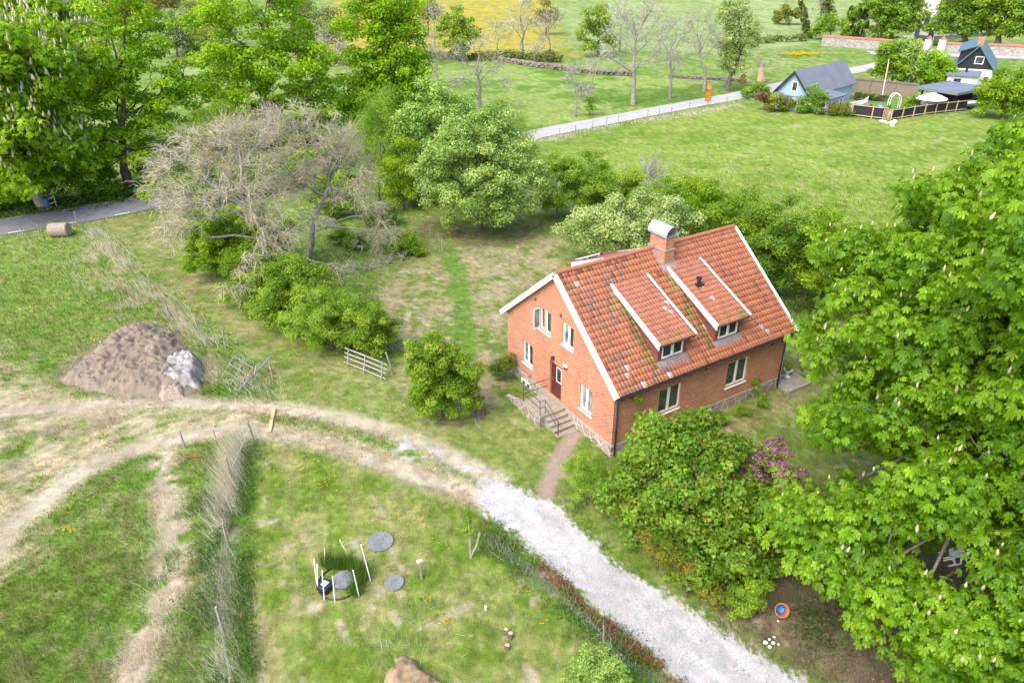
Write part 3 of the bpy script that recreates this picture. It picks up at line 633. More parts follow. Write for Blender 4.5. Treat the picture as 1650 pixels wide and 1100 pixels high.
    for x, z in ((6.03, 3.19), (11.0, 3.19), (1.05, 3.19)):
        v = MB(); v.box((x-0.08, -0.008, z-0.09), (x+0.08, 0.0, z+0.09)); v.build('air_vent', M['black'], H)
    # roof: boards, tiles, ridge
    rb = MB(); ox, oy = 0.24, 0.40; zt = lambda y: RZ-SL*abs(y-YP)
    slab(rb, (-ox, -oy, zt(-oy)), (HL+ox, -oy, zt(-oy)), (HL+ox, YP, RZ), (-ox, YP, RZ), 0.10)
    slab(rb, (-ox, HW+oy, zt(HW+oy)), (-ox, YP, RZ), (HL+ox, YP, RZ), (HL+ox, HW+oy, zt(HW+oy)), 0.10)
    roof = rb.build('roof', M['cheek'], H)
    dn = np.array([0, -math.cos(ANG), -math.sin(ANG)]); dnb = np.array([0, math.cos(ANG), -math.sin(ANG)]); Ls = (YP+oy)/math.cos(ANG)+0.04
    def shade_main(u, v, lr):
        x = u-ox; old = sstep(6.4, 3.0, x)*sstep(0.2, 1.2, v)
        base = np.array([0.385, 0.142, 0.076])*(0.91+0.18*lr.random())
        if lr.random() < 0.28: base = np.array([0.40, 0.16, 0.088])*(0.9+0.2*lr.random())
        w = float(fbm(x*1.1, v*1.1, 200)); p = old*sstep(0.42, 0.62, w)*0.95+0.06
        if lr.random() < p*0.5: base = np.array([0.275, 0.14, 0.095])*(0.8+0.4*lr.random())
        if lr.random() < p*0.02: base = np.array([0.50, 0.43, 0.38])*(0.8+0.3*lr.random())
        if lr.random() < 0.03: base = base*0.62
        if lr.random() < 0.004: base = np.array([0.42, 0.36, 0.33])
        for a, b in ((2.75, 1.5), (6.55, 1.2)):                # moss under the dormer cheeks
            dx = (a-x)
            if 0 < dx < 0.75 and v > b+0.6 and v < 6.2 and lr.random() < 0.8*(1-dx/0.75)+0.2: base = np.array([0.22, 0.15, 0.05])*(0.8+0.5*lr.random())
        if v < 0.5 and x < 5 and lr.random() < 0.45: base = base*0.55
        return base
    def shade_new(u, v, lr):
        b = np.array([0.375, 0.147, 0.086])*(0.92+0.16*lr.random())
        if lr.random() < 0.2: b = np.array([0.33, 0.14, 0.095])*(0.85+0.3*lr.random())
        if lr.random() < 0.02: b = np.array([0.45, 0.38, 0.35])
        if v > 3.6 and lr.random() < 0.5: b = np.array([0.27, 0.15, 0.06])
        return b
    tile_patch('tile_field', (-ox+0.02, YP, RZ+0.02), (1, 0, 0), dn, HL+2*ox-0.04, Ls, 0.205, 0.355, roof, shade_main)
    tile_patch('tile_field', (-ox+0.02, YP, RZ+0.02), (1, 0, 0), dnb, HL+2*ox-0.04, Ls, 0.205, 0.355, roof, shade_new)
    rg, rg2 = MB(), MB(); x = -ox+0.02
    while x < HL+ox-0.05:
        x1 = min(x+0.37, HL+ox-0.02); jz = random.Random(int(x*50)).uniform(-0.008, 0.008)
        if not (6.1 < x < 6.75):
            (rg if x < 6.4 else rg2).tube([(x, YP, RZ+0.03+jz), (x1, YP, RZ+0.045+jz)], [0.135, 0.118], 10)
        x += 0.345
    rg.build('ridge', M['ridge'], roof)
    rg2.build('ridge', M['ridge'], roof)
    # barge boards at both gables: face board and cover board
    for xs, nm in ((-ox, -1), (HL+ox, 1)):
        for sgn in (-1, 1):
            yo = YP+sgn*(YP+oy+0.03); zo = RZ-SL*(YP+oy+0.03); b = MB()
            x0, x1 = sorted((xs, xs+nm*0.035)); n = Vector((0, sgn*math.sin(ANG), math.cos(ANG)))
            def P(x, y, z, off): return Vector((x, y, z))+n*off
            b.hexa([P(x0, yo, zo, -0.17), P(x1, yo, zo, -0.17), P(x1, YP, RZ, -0.17-0.0), P(x0, YP, RZ, -0.17), P(x0, yo, zo, 0.075), P(x1, yo, zo, 0.075), P(x1, YP, RZ, 0.075), P(x0, YP, RZ, 0.075)])
            c0, c1 = sorted((xs+nm*0.05, xs-nm*0.13))
            b.hexa([P(c0, yo, zo, 0.079), P(c1, yo, zo, 0.079), P(c1, YP, RZ, 0.079), P(c0, YP, RZ, 0.079), P(c0, yo, zo, 0.105), P(c1, yo, zo, 0.105), P(c1, YP, RZ, 0.105), P(c0, YP, RZ, 0.105)])
            b.build('barge_board', M['white'], roof)
    # gutters and downpipes
    for yo, s in ((-oy, -1), (HW+oy, 1)):
        g = MB(); zc = zt(-oy)-0.05; yc = yo+s*0.06
        ring = [(yc+0.075*math.cos(t), zc+0.075*math.sin(t)) for t in np.linspace(math.pi, 2*math.pi, 9)]+[(yc+0.062*math.cos(t), zc+0.062*math.sin(t)) for t in np.linspace(2*math.pi, math.pi, 9)]
        n = len(ring); V0 = [(-ox, a, b) for a, b in ring]; V1 = [(HL+ox, a, b) for a, b in ring]
        k0 = len(g.v); g.v += V0+V1
        for i in range(n): g.f.append((k0+i, k0+(i+1) % n, k0+n+(i+1) % n, k0+n+i)); g.m.append(0)
        g.build('gutter', M['darkmetal'], H)
    z0 = zt(-oy)-0.1
    for x in (0.16, HL-0.10):
        g = MB(); g.tube([(x, -oy-0.06, z0), (x, -oy-0.05, z0-0.10), (x, -0.09, z0-0.42), (x, -0.09, 1.6)], 0.045, 8); dp = g.build('downpipe', M['darkmetal'], H)
        g = MB(); g.tube([(x, -0.09, 1.6), (x, -0.09, 0.15), (x, -0.16, 0.02)], 0.05, 8); g.build('pipe_foot', M['black'], dp)
    g = MB(); g.tube([(HL-0.02, -0.07, z0-0.30), (HL-0.02, -0.07, 0.8)], 0.035, 8); g.build('cable_duct', M['white'], H)
    # chimney
    c0, c1, y0, y1 = 6.30, 6.86, 4.12, 5.36; cb = MB()
    cb.box((c0, y0, 6.9), (c1, y1, 8.98)); cb.box((c0-0.05, y0-0.05, 6.9), (c1+0.05, y1+0.05, 8.22)); ch = cb.build('chimney', M['brick'], H)
    b = MB(); b.box((c0-0.09, y0-0.09, 8.22), (c1+0.09, y1+0.09, 8.29)); b.build('mortar_band', M['concrete'], ch)
    b = MB()
    zc = lambda y: zt(y)+0.075
    b.hexa([(c0-0.28, y0-0.35, zc(y0-0.35)-0.03), (c1+0.22, y0-0.35, zc(y0-0.35)-0.03), (c1+0.22, YP-0.1, zc(YP-0.1)-0.03), (c0-0.28, YP-0.1, zc(YP-0.1)-0.03),
            (c0-0.28, y0-0.35, zc(y0-0.35)+0.02), (c1+0.22, y0-0.35, zc(y0-0.35)+0.02), (c1+0.22, YP-0.1, zc(YP-0.1)+0.02), (c0-0.28, YP-0.1, zc(YP-0.1)+0.02)])
    b.build('flashing', M['lead'], ch)
    b = MB(); prof = [(-0.40, 0.02), (-0.42, 0.16), (-0.30, 0.40), (-0.10, 0.55), (0.10, 0.55), (0.30, 0.40), (0.42, 0.16), (0.40, 0.02)]
    xm = (c0+c1)/2; ya, yb = y0-0.12, y1+0.12
    for (p, q) in zip(prof[:-1], prof[1:]):
        b.face((xm+p[0], ya, 8.98+p[1]), (xm+q[0], ya, 8.98+q[1]), (xm+q[0], yb, 8.98+q[1]), (xm+p[0], yb, 8.98+p[1]))
        b.face((xm+p[0]*0.96, ya, 8.98+p[1]*0.96), (xm+p[0]*0.96, yb, 8.98+p[1]*0.96), (xm+q[0]*0.96, yb, 8.98+q[1]*0.96), (xm+q[0]*0.96, ya, 8.98+q[1]*0.96))
    b.build('cap', M['zinc'], ch)
    b = MB(); b.box((c0-0.04, y0-0.04, 8.98), (c1+0.04, y1+0.04, 9.03)); b.build('cap_plate', M['concrete'], ch)
    # dormers on the front, and one behind
    def dormer(x0, x1, xw0, xw1, front, sgn, zfront, ytop, vent=False, label=None):
        """x0..x1 roof width, xw0..xw1 cheeks"""
        yf = 0.30 if sgn < 0 else HW-0.9; yr = front; ytop_z = zt(ytop)+0.05
        b = MB(); slope = (ytop_z-zfront)/abs(ytop-yr); zr = lambda y: zfront+slope*abs(y-yr)
        slab(b, (x0, yr, zr(yr)), (x1, yr, zr(yr)), (x1, ytop, zr(ytop)), (x0, ytop, zr(ytop)), 0.10)
        dm = b.build('dormer', M['cheek'], H)
        if label: dm['label'] = label
        a = math.atan(slope); d = np.array([0, sgn*math.cos(a), -math.sin(a)])
        tile_patch('tile_field', (x0+0.06, ytop, zr(ytop)+0.012), (1, 0, 0), d, x1-x0-0.12, abs(ytop-yr)/math.cos(a)+0.03, 0.185, 0.31, dm, shade_new, 0.024)
        # cheeks and front
        for xc in (xw0, xw1-0.05):
            c = MB(); zz = lambda y: zt(y)-0.05
            y_in = ytop-sgn*(-0.0)
            pts = [(yf, zz(yf)), (yf, zr(yf)-0.1), (ytop, zr(ytop)-0.1), (ytop, zz(ytop)-0.1)]
            A = [(xc, p[0], p[1]) for p in pts]; Bq = [(xc+0.05, p[0], p[1]) for p in pts]
            c.face(*A); c.face(*reversed(Bq))
            for i in range(4): c.face(A[i], Bq[i], Bq[(i+1) % 4], A[(i+1) % 4])
            c.build('cheek', M['cheek'], dm)
        c = MB(); zb = zt(yf)-0.1; zt2 = zr(yf)-0.10; wz0 = zt(yf)+0.17; w0, w1 = xw0+0.24, xw1-0.20
        ya_, yb_ = sorted((yf+0.004*sgn, yf-0.12*sgn))
        c.box((xw0+0.05, ya_, zb), (w0, yb_, zt2)); c.box((w1, ya_, zb), (xw1-0.05, yb_, zt2)); c.box((w0, ya_, zb), (w1, yb_, wz0))
        c.box((w0, ya_+0.11, wz0), (w1, yb_, zt2))
        c.build('front_panel', M['cheek'], dm)
        wn = window(dm, 'y', yf, w0, w1, wz0+0.005, zt2-0.03, sgn, name='window_frame', sill=False, depth=-0.01)
        for ch_ in list(wn.children): ch_.parent = dm
        s_ = MB(); yo = yf+0.42*sgn*0.5; lo, hi = sorted((yf, yf+sgn*0.26))
        s_.hexa([(xw0-0.06, yf+sgn*0.01, zt(yf)+0.06), (xw1+0.06, yf+sgn*0.01, zt(yf)+0.06), (xw1+0.06, yf+sgn*0.26, zt(yf+sgn*0.26)+0.055), (xw0-0.06, yf+sgn*0.26, zt(yf+sgn*0.26)+0.055),
                 (xw0-0.06, yf+sgn*0.01, zt(yf)+0.12), (xw1+0.06, yf+sgn*0.01, zt(yf)+0.12), (xw1+0.06, yf+sgn*0.26, zt(yf+sgn*0.26)+0.075), (xw0-0.06, yf+sgn*0.26, zt(yf+sgn*0.26)+0.075)])
        s_.build('flashing', M['lead'], dm)
        for xa, xb in ((x0-0.035, x0), (x1, x1+0.035)):
            b = MB(); e = 0.0
            b.hexa([(xa, yr+sgn*0.03, zr(yr)-0.20), (xb, yr+sgn*0.03, zr(yr)-0.20), (xb, ytop, zr(ytop)-0.12), (xa, ytop, zr(ytop)-0.12), (xa, yr+sgn*0.03, zr(yr)+0.075), (xb, yr+sgn*0.03, zr(yr)+0.075), (xb, ytop, zr(ytop)+0.075), (xa, ytop, zr(ytop)+0.075)])
            ci = (xa-0.02, xb+0.075) if xa < x0 else (xa-0.075, xb+0.02)
            b.hexa([(ci[0], yr+sgn*0.04, zr(yr)+0.079), (ci[1], yr+sgn*0.04, zr(yr)+0.079), (ci[1], ytop, zr(ytop)+0.079), (ci[0], ytop, zr(ytop)+0.079), (ci[0], yr+sgn*0.04, zr(yr)+0.10), (ci[1], yr+sgn*0.04, zr(yr)+0.10), (ci[1], ytop, zr(ytop)+0.10), (ci[0], ytop, zr(ytop)+0.10)])
            b.build('barge_board', M['white'], dm)
        g = MB(); g.tube([(x0, yr+sgn*0.03, zr(yr)-0.03), (x1, yr+sgn*0.03, zr(yr)-0.03)], 0.04, 6); g.build('gutter', M['darkmetal'], dm)
        if vent:
            v = MB(); yv = 2.45; xv = 7.3; v.box((xv-0.22, yv-0.2, zr(yv)+0.02), (xv+0.22, yv+0.22, zr(yv)+0.10))
            v.lathe([(0.10, 0.0), (0.085, 0.30), (0.16, 0.31), (0.16, 0.38), (0.02, 0.42)], (xv, yv, zr(yv)+0.08), 10); v.build('roof_vent', M['black'], dm)
    dormer(2.54, 4.92, 2.82, 4.66, -0.02, -1, 5.55, 3.86)
    dormer(6.37, 8.72, 6.66, 8.46, -0.02, -1, 5.55, 3.90, vent=True, label='dormer carrying the black roof vent')
    dormer(3.55, 6.20, 3.75, 6.0, 8.65, 1, 6.52, YP+0.12)
    # entrance steps
    st = MB(); st.box((-1.66, 3.95, -0.3), (-0.04, 5.78, 0.66)); es = st.build('entrance_steps', M['concrete'], H, bevel=0.02)
    for i in range(4):
        s_ = MB(); zt_ = 0.66-0.165*(i+1); ya = 3.95-0.30*(i+1)
        s_.box((-1.34, ya, -0.3), (-0.04, ya+0.30-0.002, zt_-0.045)); s_.box((-1.38, ya-0.025, zt_-0.043), (-0.04, ya+0.298, zt_)); s_.build('step', M['concrete'], es)
    s_ = MB()
    s_.hexa([(-1.66, 5.782, -0.3), (-1.45, 5.782, -0.3), (-1.45, 7.5, -0.3), (-1.66, 7.5, -0.3), (-1.66, 5.782, 0.60), (-1.45, 5.782, 0.60), (-1.45, 7.5, 0.08), (-1.66, 7.5, 0.08)]); s_.build('wing_wall', M['stone'], es)
    s_ = MB(); s_.box((-1.70, 3.90, -0.3), (-1.662, 5.80, 0.56)); s_.build('facing_stone', M['stone'], es)
    r = MB(); T = lambda *p: r.tube(list(p), 0.019, 6)
    A = (-1.60, 5.68); B_ = (-1.60, 4.02); C_ = (-1.28, 4.02); Dd = (-1.22, 2.86)
    for (p, z) in ((A, 0.66), (B_, 0.66), (C_, 0.66)): T((*p, z), (*p, z+0.92))
    T((*Dd, 0.0), (*Dd, 0.86))
    for zo in (0.92, 0.5):
        T((-0.02, 5.68, 0.66+zo), (*A, 0.66+zo)); T((*A, 0.66+zo), (*B_, 0.66+zo)); T((*B_, 0.66+zo), (*C_, 0.66+zo)); T((*C_, 0.66+zo), (*Dd, zo-0.06))
    r.build('railing', M['iron'], es)
build_house()
# things standing against the house
def cellar_well():
    b = MB(); x0, x1, y0, y1 = 12.15, 14.0, -0.9, 0.6
    b.box((x0, y0, -0.2), (x1, y0+0.16, 0.16)); b.box((x0, y1-0.16, -0.2), (x1, y1, 0.16)); b.box((x1-0.16, y0+0.16, -0.2), (x1, y1-0.16, 0.16)); b.box((x0, y0+0.16, -0.2), (x1-0.16, y1-0.16, 0.03))
    tag(b.build('cellar_well', M['concrete'], bevel=0.02), 'low concrete kerb round a pit at the far corner of the brick house', 'pit')
cellar_well()
# ================================================================ grass blades, dry stems, small flowers
def blade_mesh(name, P, tip, wd, col, mat):
    n = len(P); d = tip-P; s = np.cross(d, rng.normal(size=(n, 3))); s /= np.linalg.norm(s, axis=1)[:, None]+1e-9; s *= (wd/2)[:, None]
    V = np.stack([P-s, P+s, tip], 1).reshape(-1, 3); F = np.arange(3*n).reshape(-1, 3)
    return np_mesh(name, V, [F], mat, col=np.repeat(np.clip(col, 0, 1), 3, axis=0))
def view_points(n, y0=-20, y1=1330, x0=-260, x1=1910, dmax=100):
    px = rng.uniform(x0, x1, n); py = rng.uniform(y0, y1, n)
    d = _F+_R*((px-825)/FPX)[:, None]-_U*((py-550)/FPX)[:, None]; t = -CAM[2]/d[:, 2]; P = CAM+d*t[:, None]
    r = np.hypot(P[:, 0]-CAM[0], P[:, 1]-CAM[1]); k = (d[:, 2] < -0.05) & (r < dmax) & (rng.random(n) > sstep(48, 98, r)); return P[k], r[k]
def house_mask(P): return (P[:, 0] > -0.02) & (P[:, 0] < 12.12) & (P[:, 1] > -0.02) & (P[:, 1] < 10.0)
def grass(n):
    P, r = view_points(n); P = P[:, :3].copy()
    c, k, h = cover(P[:, 0], P[:, 1]); keep = (h > 0.03) & ~house_mask(P)
    rd = seg_d(P[:, 0], P[:, 1], rq) < 2.75
    keep &= ~rd; P = P[keep]; c = c[keep]; h = h[keep]; r = r[keep]; m = len(P)
    P[:, 2] = -0.05
    tuft = vnoise(P[:, 0]*1.5, P[:, 1]*1.5, 101)
    hh = (h*(0.4+0.95*tuft)*rng.uniform(0.5, 1.2, m))+0.05
    wind = np.stack([0.5+0.5*vnoise(P[:, 0]/3, P[:, 1]/3, 105), vnoise(P[:, 0]/2, P[:, 1]/2, 106)-0.5], 1)*0.45
    ang = rng.uniform(0, 2*np.pi, m); le = rng.uniform(0.1, 0.8, m)
    tip = P+np.stack([hh*(np.cos(ang)*le-wind[:, 0]), hh*(np.sin(ang)*le+wind[:, 1]), hh], 1)
    wd = np.maximum(0.017, 0.00105*r)*rng.uniform(0.7, 1.4, m)
    v = rng.uniform(0.85, 1.75, m)[:, None]; yl = rng.uniform(0, 1, m)[:, None]
    cc = c*v*(1+np.array([0.22, 0.05, 0.2])*(yl > 0.75)); cc = np.where(rng.uniform(size=(m, 1)) < 0.09, np.array([[0.42, 0.37, 0.22]]), cc)
    tag(blade_mesh('grass', P, tip, wd, cc, M['grass']), kind='stuff')
grass(780000)
def stems(name, pts_fn, n, hmin, hmax, lean, spread, cols, wd=0.022):
    P = pts_fn(n); m = len(P); h = rng.uniform(hmin, hmax, m)
    d = np.asarray(lean)[None]+rng.normal(size=(m, 3))*spread; d[:, 2] = np.abs(d[:, 2])+0.25; d /= np.linalg.norm(d, axis=1)[:, None]
    c = np.asarray(cols)[rng.integers(0, len(cols), m)]*rng.uniform(0.8, 1.2, m)[:, None]
    tag(blade_mesh(name, P, P+d*h[:, None], np.full(m, wd)*rng.uniform(0.7, 1.3, m), c, M['grass']), kind='stuff')
def along(L, wd):
    L = np.asarray(L, float)
    def f(n):
        sl = np.linalg.norm(np.diff(L, axis=0), axis=1); i = rng.choice(len(sl), n, p=sl/sl.sum()); t = rng.uniform(size=n)[:, None]
        p = L[i]*(1-t)+L[i+1]*t+rng.normal(size=(n, 2))*wd; k = fbm(p[:, 0]/1.2, p[:, 1]/1.2, 120) > 0.42; p = p[k]
        return np.column_stack([p, np.full(len(p), -0.03)])
    return f
STRAW = [(0.62, 0.58, 0.49), (0.52, 0.48, 0.39), (0.68, 0.64, 0.56), (0.42, 0.41, 0.31)]
lean_l = np.array([-VR[0]*0.55+VF[0]*0.25, -VR[1]*0.55+VF[1]*0.25, 0.7])
stems('dry_grass', along(PW([(150, 372), (200, 425), (280, 510), (345, 560)]), 0.5), 2600, 0.5, 1.1, lean_l, 0.28, STRAW, 0.026)
stems('dry_grass', along(PW([(130, 420), (190, 470), (250, 495)]), 0.9), 1100, 0.4, 0.9, lean_l*1.2, 0.3, STRAW, 0.024)
stems('dry_grass', along(PW([(385, 720), (374, 790), (368, 880)]), 0.36), 2300, 0.8, 1.5, lean_l*1.35, 0.2, STRAW, 0.018)
stems('dry_grass', along(PW([(366, 880), (362, 1000), (370, 1110)]), 0.45), 1500, 0.4, 0.9, lean_l, 0.3, STRAW, 0.016)
stems('dry_grass', along(PW([(278, 800), (275, 900), (270, 960), (230, 1050), (215, 1100)]), 0.5), 2600, 0.3, 0.75, lean_l*0.8, 0.4, STRAW, 0.014)
stems('dry_grass', along(PW([(330, 830), (345, 950), (310, 1080)]), 0.6), 900, 0.3, 0.8, lean_l, 0.4, STRAW, 0.014)
stems('dry_grass', along(PW([(350, 590), (400, 620), (440, 640)]), 0.7), 900, 0.3, 0.9, lean_l, 0.4, STRAW, 0.022)
stems('dry_grass', along(PW([(800, 880), (860, 920), (940, 990), (1010, 1060)]), 0.3), 900, 0.3, 0.9, (0, 0, 0.6), 0.5, STRAW, 0.014)
stems('dry_grass', along(PW([(600, 960), (650, 1010), (700, 1040)]), 1.0), 500, 0.3, 0.8, (0, 0, 0.5), 0.5, STRAW, 0.013)
stems('dry_grass', along(PW([(885, 226), (960, 208), (1100, 186), (1195, 168)]), 0.6), 1500, 0.3, 0.7, (0, 0, 0.5), 0.5, STRAW, 0.06)
# red-leaved ground cover at the edge of the drive
def small_leaves(name, L, wd, n, size, cols, z0=0.02, z1=0.3):
    P = along(L, wd)(n); m = len(P); P[:, 2] = rng.uniform(z0, z1, m)
    a = rng.normal(size=(m, 3)); a[:, 2] *= 0.4; a /= np.linalg.norm(a, axis=1)[:, None]; b = np.cross(a, rng.normal(size=(m, 3))); b /= np.linalg.norm(b, axis=1)[:, None]
    s = (size*rng.uniform(0.6, 1.3, m))[:, None]; V = np.stack([P-a*s, P-b*s*0.6, P+a*s, P+b*s*0.6], 1).reshape(-1, 3)
    c = np.asarray(cols)[rng.integers(0, len(cols), m)]*rng.uniform(0.75, 1.25, m)[:, None]
    tag(np_mesh(name, V, [np.arange(4*m).reshape(-1, 4)], M['leaf'], col=np.repeat(c, 4, axis=0)), kind='stuff')
small_leaves('red_ground_cover', Z['redbank'], 0.17, 3800, 0.04, [(0.30, 0.08, 0.055), (0.36, 0.13, 0.09), (0.24, 0.08, 0.05), (0.14, 0.20, 0.04)])
small_leaves('green_ground_cover', Z['bank'], 0.36, 6000, 0.05, [(0.07, 0.17, 0.018), (0.11, 0.22, 0.025), (0.14, 0.25, 0.04)], 0.02, 0.22)
small_leaves('green_ground_cover', PW([(398, 720), (394, 800), (392, 900), (392, 1010), (400, 1100)]), 0.22, 4200, 0.05, [(0.075, 0.17, 0.018), (0.12, 0.22, 0.03)], 0.02, 0.4)
small_leaves('green_ground_cover', PW([(330, 790), (345, 850), (335, 930), (330, 1040)]), 0.6, 6500, 0.05, [(0.075, 0.175, 0.018), (0.12, 0.23, 0.03)], 0.02, 0.4)
small_leaves('green_ground_cover', PW([(1250, 480), (1300, 500), (1340, 520)]), 0.8, 2500, 0.06, [(0.05, 0.12, 0.014), (0.07, 0.14, 0.02)], 0.02, 0.2)
small_leaves('green_ground_cover', PW([(-60, 345), (60, 335), (150, 325), (235, 310)]), 1.3, 9000, 0.12, [(0.07, 0.16, 0.016), (0.11, 0.21, 0.025)], 0.02, 0.5)
small_leaves('green_ground_cover', PW([(1330, 1050), (1300, 1000), (1360, 960)]), 0.5, 1500, 0.05, [(0.05, 0.12, 0.014), (0.09, 0.16, 0.03)], 0.02, 0.15)
small_leaves('fallen_leaves', PW([(1230, 990), (1330, 1030), (1450, 1080), (1400, 1000)]), 1.2, 1500, 0.04, [(0.16, 0.09, 0.05), (0.24, 0.17, 0.09), (0.12, 0.07, 0.04)], 0.0, 0.03)
def dandelions():
    spots = [(500, 735, 60, 40, 45), (540, 780, 70, 30, 40), (470, 770, 50, 40, 25), (660, 840, 60, 30, 40), (700, 880, 50, 40, 22), (690, 965, 20, 10, 9), (715, 1005, 8, 8, 12), (590, 870, 60, 15, 14), (500, 660, 60, 30, 14), (470, 600, 40, 30, 12), (110, 855, 12, 6, 18), (150, 810, 40, 20, 8), (390, 640, 14, 10, 4), (300, 535, 6, 6, 9), (150, 550, 30, 10, 9), (845, 960, 15, 15, 6), (880, 1005, 20, 8, 4), (60, 500, 60, 40, 8), (95, 360, 40, 6, 60), (620, 900, 160, 120, 30), (180, 370, 50, 20, 12)]
    P = []
    for x, y, a, b, n in spots:
        for _ in range(n): P.append(G(x+rng.normal()*a*0.5, y+rng.normal()*b*0.5))
    P = np.array(P); m = len(P); P[:, 2] = rng.uniform(0.06, 0.16, m); V = []; s = 0.026*rng.uniform(0.8, 1.5, m)
    ph = np.arange(6)*np.pi/3
    V = P[:, None, :]+np.stack([np.cos(ph), np.sin(ph), 0.15*np.sin(2*ph)], 1)[None]*(s*np.clip(np.hypot(P[:, 0]-CAM[0], P[:, 1]-CAM[1])/26, 1, 2.2))[:, None, None]
    tag(np_mesh('dandelion_flowers', V.reshape(-1, 3), [np.arange(6*m).reshape(-1, 6)], M['petal'], col=np.tile([0.62, 0.42, 0.01], (6*m, 1))), kind='stuff')
dandelions()
def scatter(name, polys, n, size, cols, seed_fn=None, zup=0.0):
    """small flat chips lying on the ground"""
    P = []
    while len(P) < n:
        Pw = Z[polys]; lo = Pw.min(0); hi = Pw.max(0); q = rng.uniform(lo, hi, (n*3, 2)); q = q[inside(q[:, 0], q[:, 1], Pw)]; P += list(q)
    P = np.array(P[:n]); P = P[np.hypot(P[:, 0]-CAM[0], P[:, 1]-CAM[1]) < 60]; m = len(P); P = np.column_stack([P, np.full(m, 0.006+zup)]); s = size*rng.uniform(0.4, 1.6, m)**1.3; ph = np.arange(5)*2*np.pi/5
    rr = s[:, None]*rng.uniform(0.5, 1.2, (m, 5)); a0 = rng.uniform(0, 6, m)[:, None]; V = P[:, None, :]+np.stack([np.cos(ph+a0)*rr, np.sin(ph+a0)*rr*0.7, rng.uniform(0, 1, (m, 5))*s[:, None]*0.6], -1)
    c = np.asarray(cols)[rng.integers(0, len(cols), m)]*rng.uniform(0.7, 1.3, (m, 1)); tag(np_mesh(name, V.reshape(-1, 3), [np.arange(5*m).reshape(-1, 5)], M['twig'], col=np.repeat(c, 5, axis=0)), kind='stuff')
scatter('gravel', 'drive', 2200, 0.02, [(0.48, 0.46, 0.44), (0.36, 0.34, 0.32), (0.24, 0.22, 0.20), (0.52, 0.51, 0.49), (0.28, 0.20, 0.16)])
scatter('gravel', 'bare', 900, 0.03, [(0.40, 0.36, 0.30), (0.22, 0.18, 0.13), (0.14, 0.11, 0.08)])
scatter('leaf_litter', 'soil', 3500, 0.035, [(0.16, 0.10, 0.06), (0.24, 0.17, 0.10), (0.09, 0.06, 0.04), (0.07, 0.13, 0.02)])
def yellow_patch():
    P = []
    for _ in range(420): P.append(G(1290+rng.normal()*14, 88.5+rng.normal()*1.2))
    P = np.array(P); m = len(P); P[:, 2] += 0.3; ph = np.arange(5)*2*np.pi/5
    V = P[:, None, :]+np.stack([np.cos(ph), np.sin(ph), 0.4*np.sin(ph)], 1)[None]*0.16
    tag(np_mesh('yellow_flower_patch', V.reshape(-1, 3), [np.arange(5*m).reshape(-1, 5)], M['petal'], col=np.tile([0.5, 0.36, 0.01], (5*m, 1))), kind='stuff')
yellow_patch()
# ================================================================ trees, hedges, shrubs
FOL, BS, DN = np.array([2.45, 1.9, 1.0]), 1.1, 1.15        # leaf lightness, crown size, crown fullness
def unit(n, up=0.0):
    d = rng.normal(size=(n, 3)); d[:, 2] += up; return d/(np.linalg.norm(d, axis=1)[:, None]+1e-9)
def clumps(blobs, cr, dens=1.0, flat=0.8, low=-0.75):
    """leaf clumps spread over and inside the rounded masses of a crown: rows of x,y,z,r"""
    out = []
    for b in blobs:
        c = np.array(b[:3]); r = b[3]; sz = b[4] if len(b) > 4 else flat
        n = max(5, int(DN*dens*5.2*(r/cr)**2*0.55)); d = unit(n, 0.15); d = d[d[:, 2] > low]
        q = r*(1-0.62*rng.random(len(d))**2.2)*rng.uniform(0.82, 1.12, len(d)); p = c+d*q[:, None]*np.array([1, 1, sz])
        out.append(np.column_stack([p, cr*rng.uniform(0.65, 1.3, len(p))]))
    return np.vstack(out)
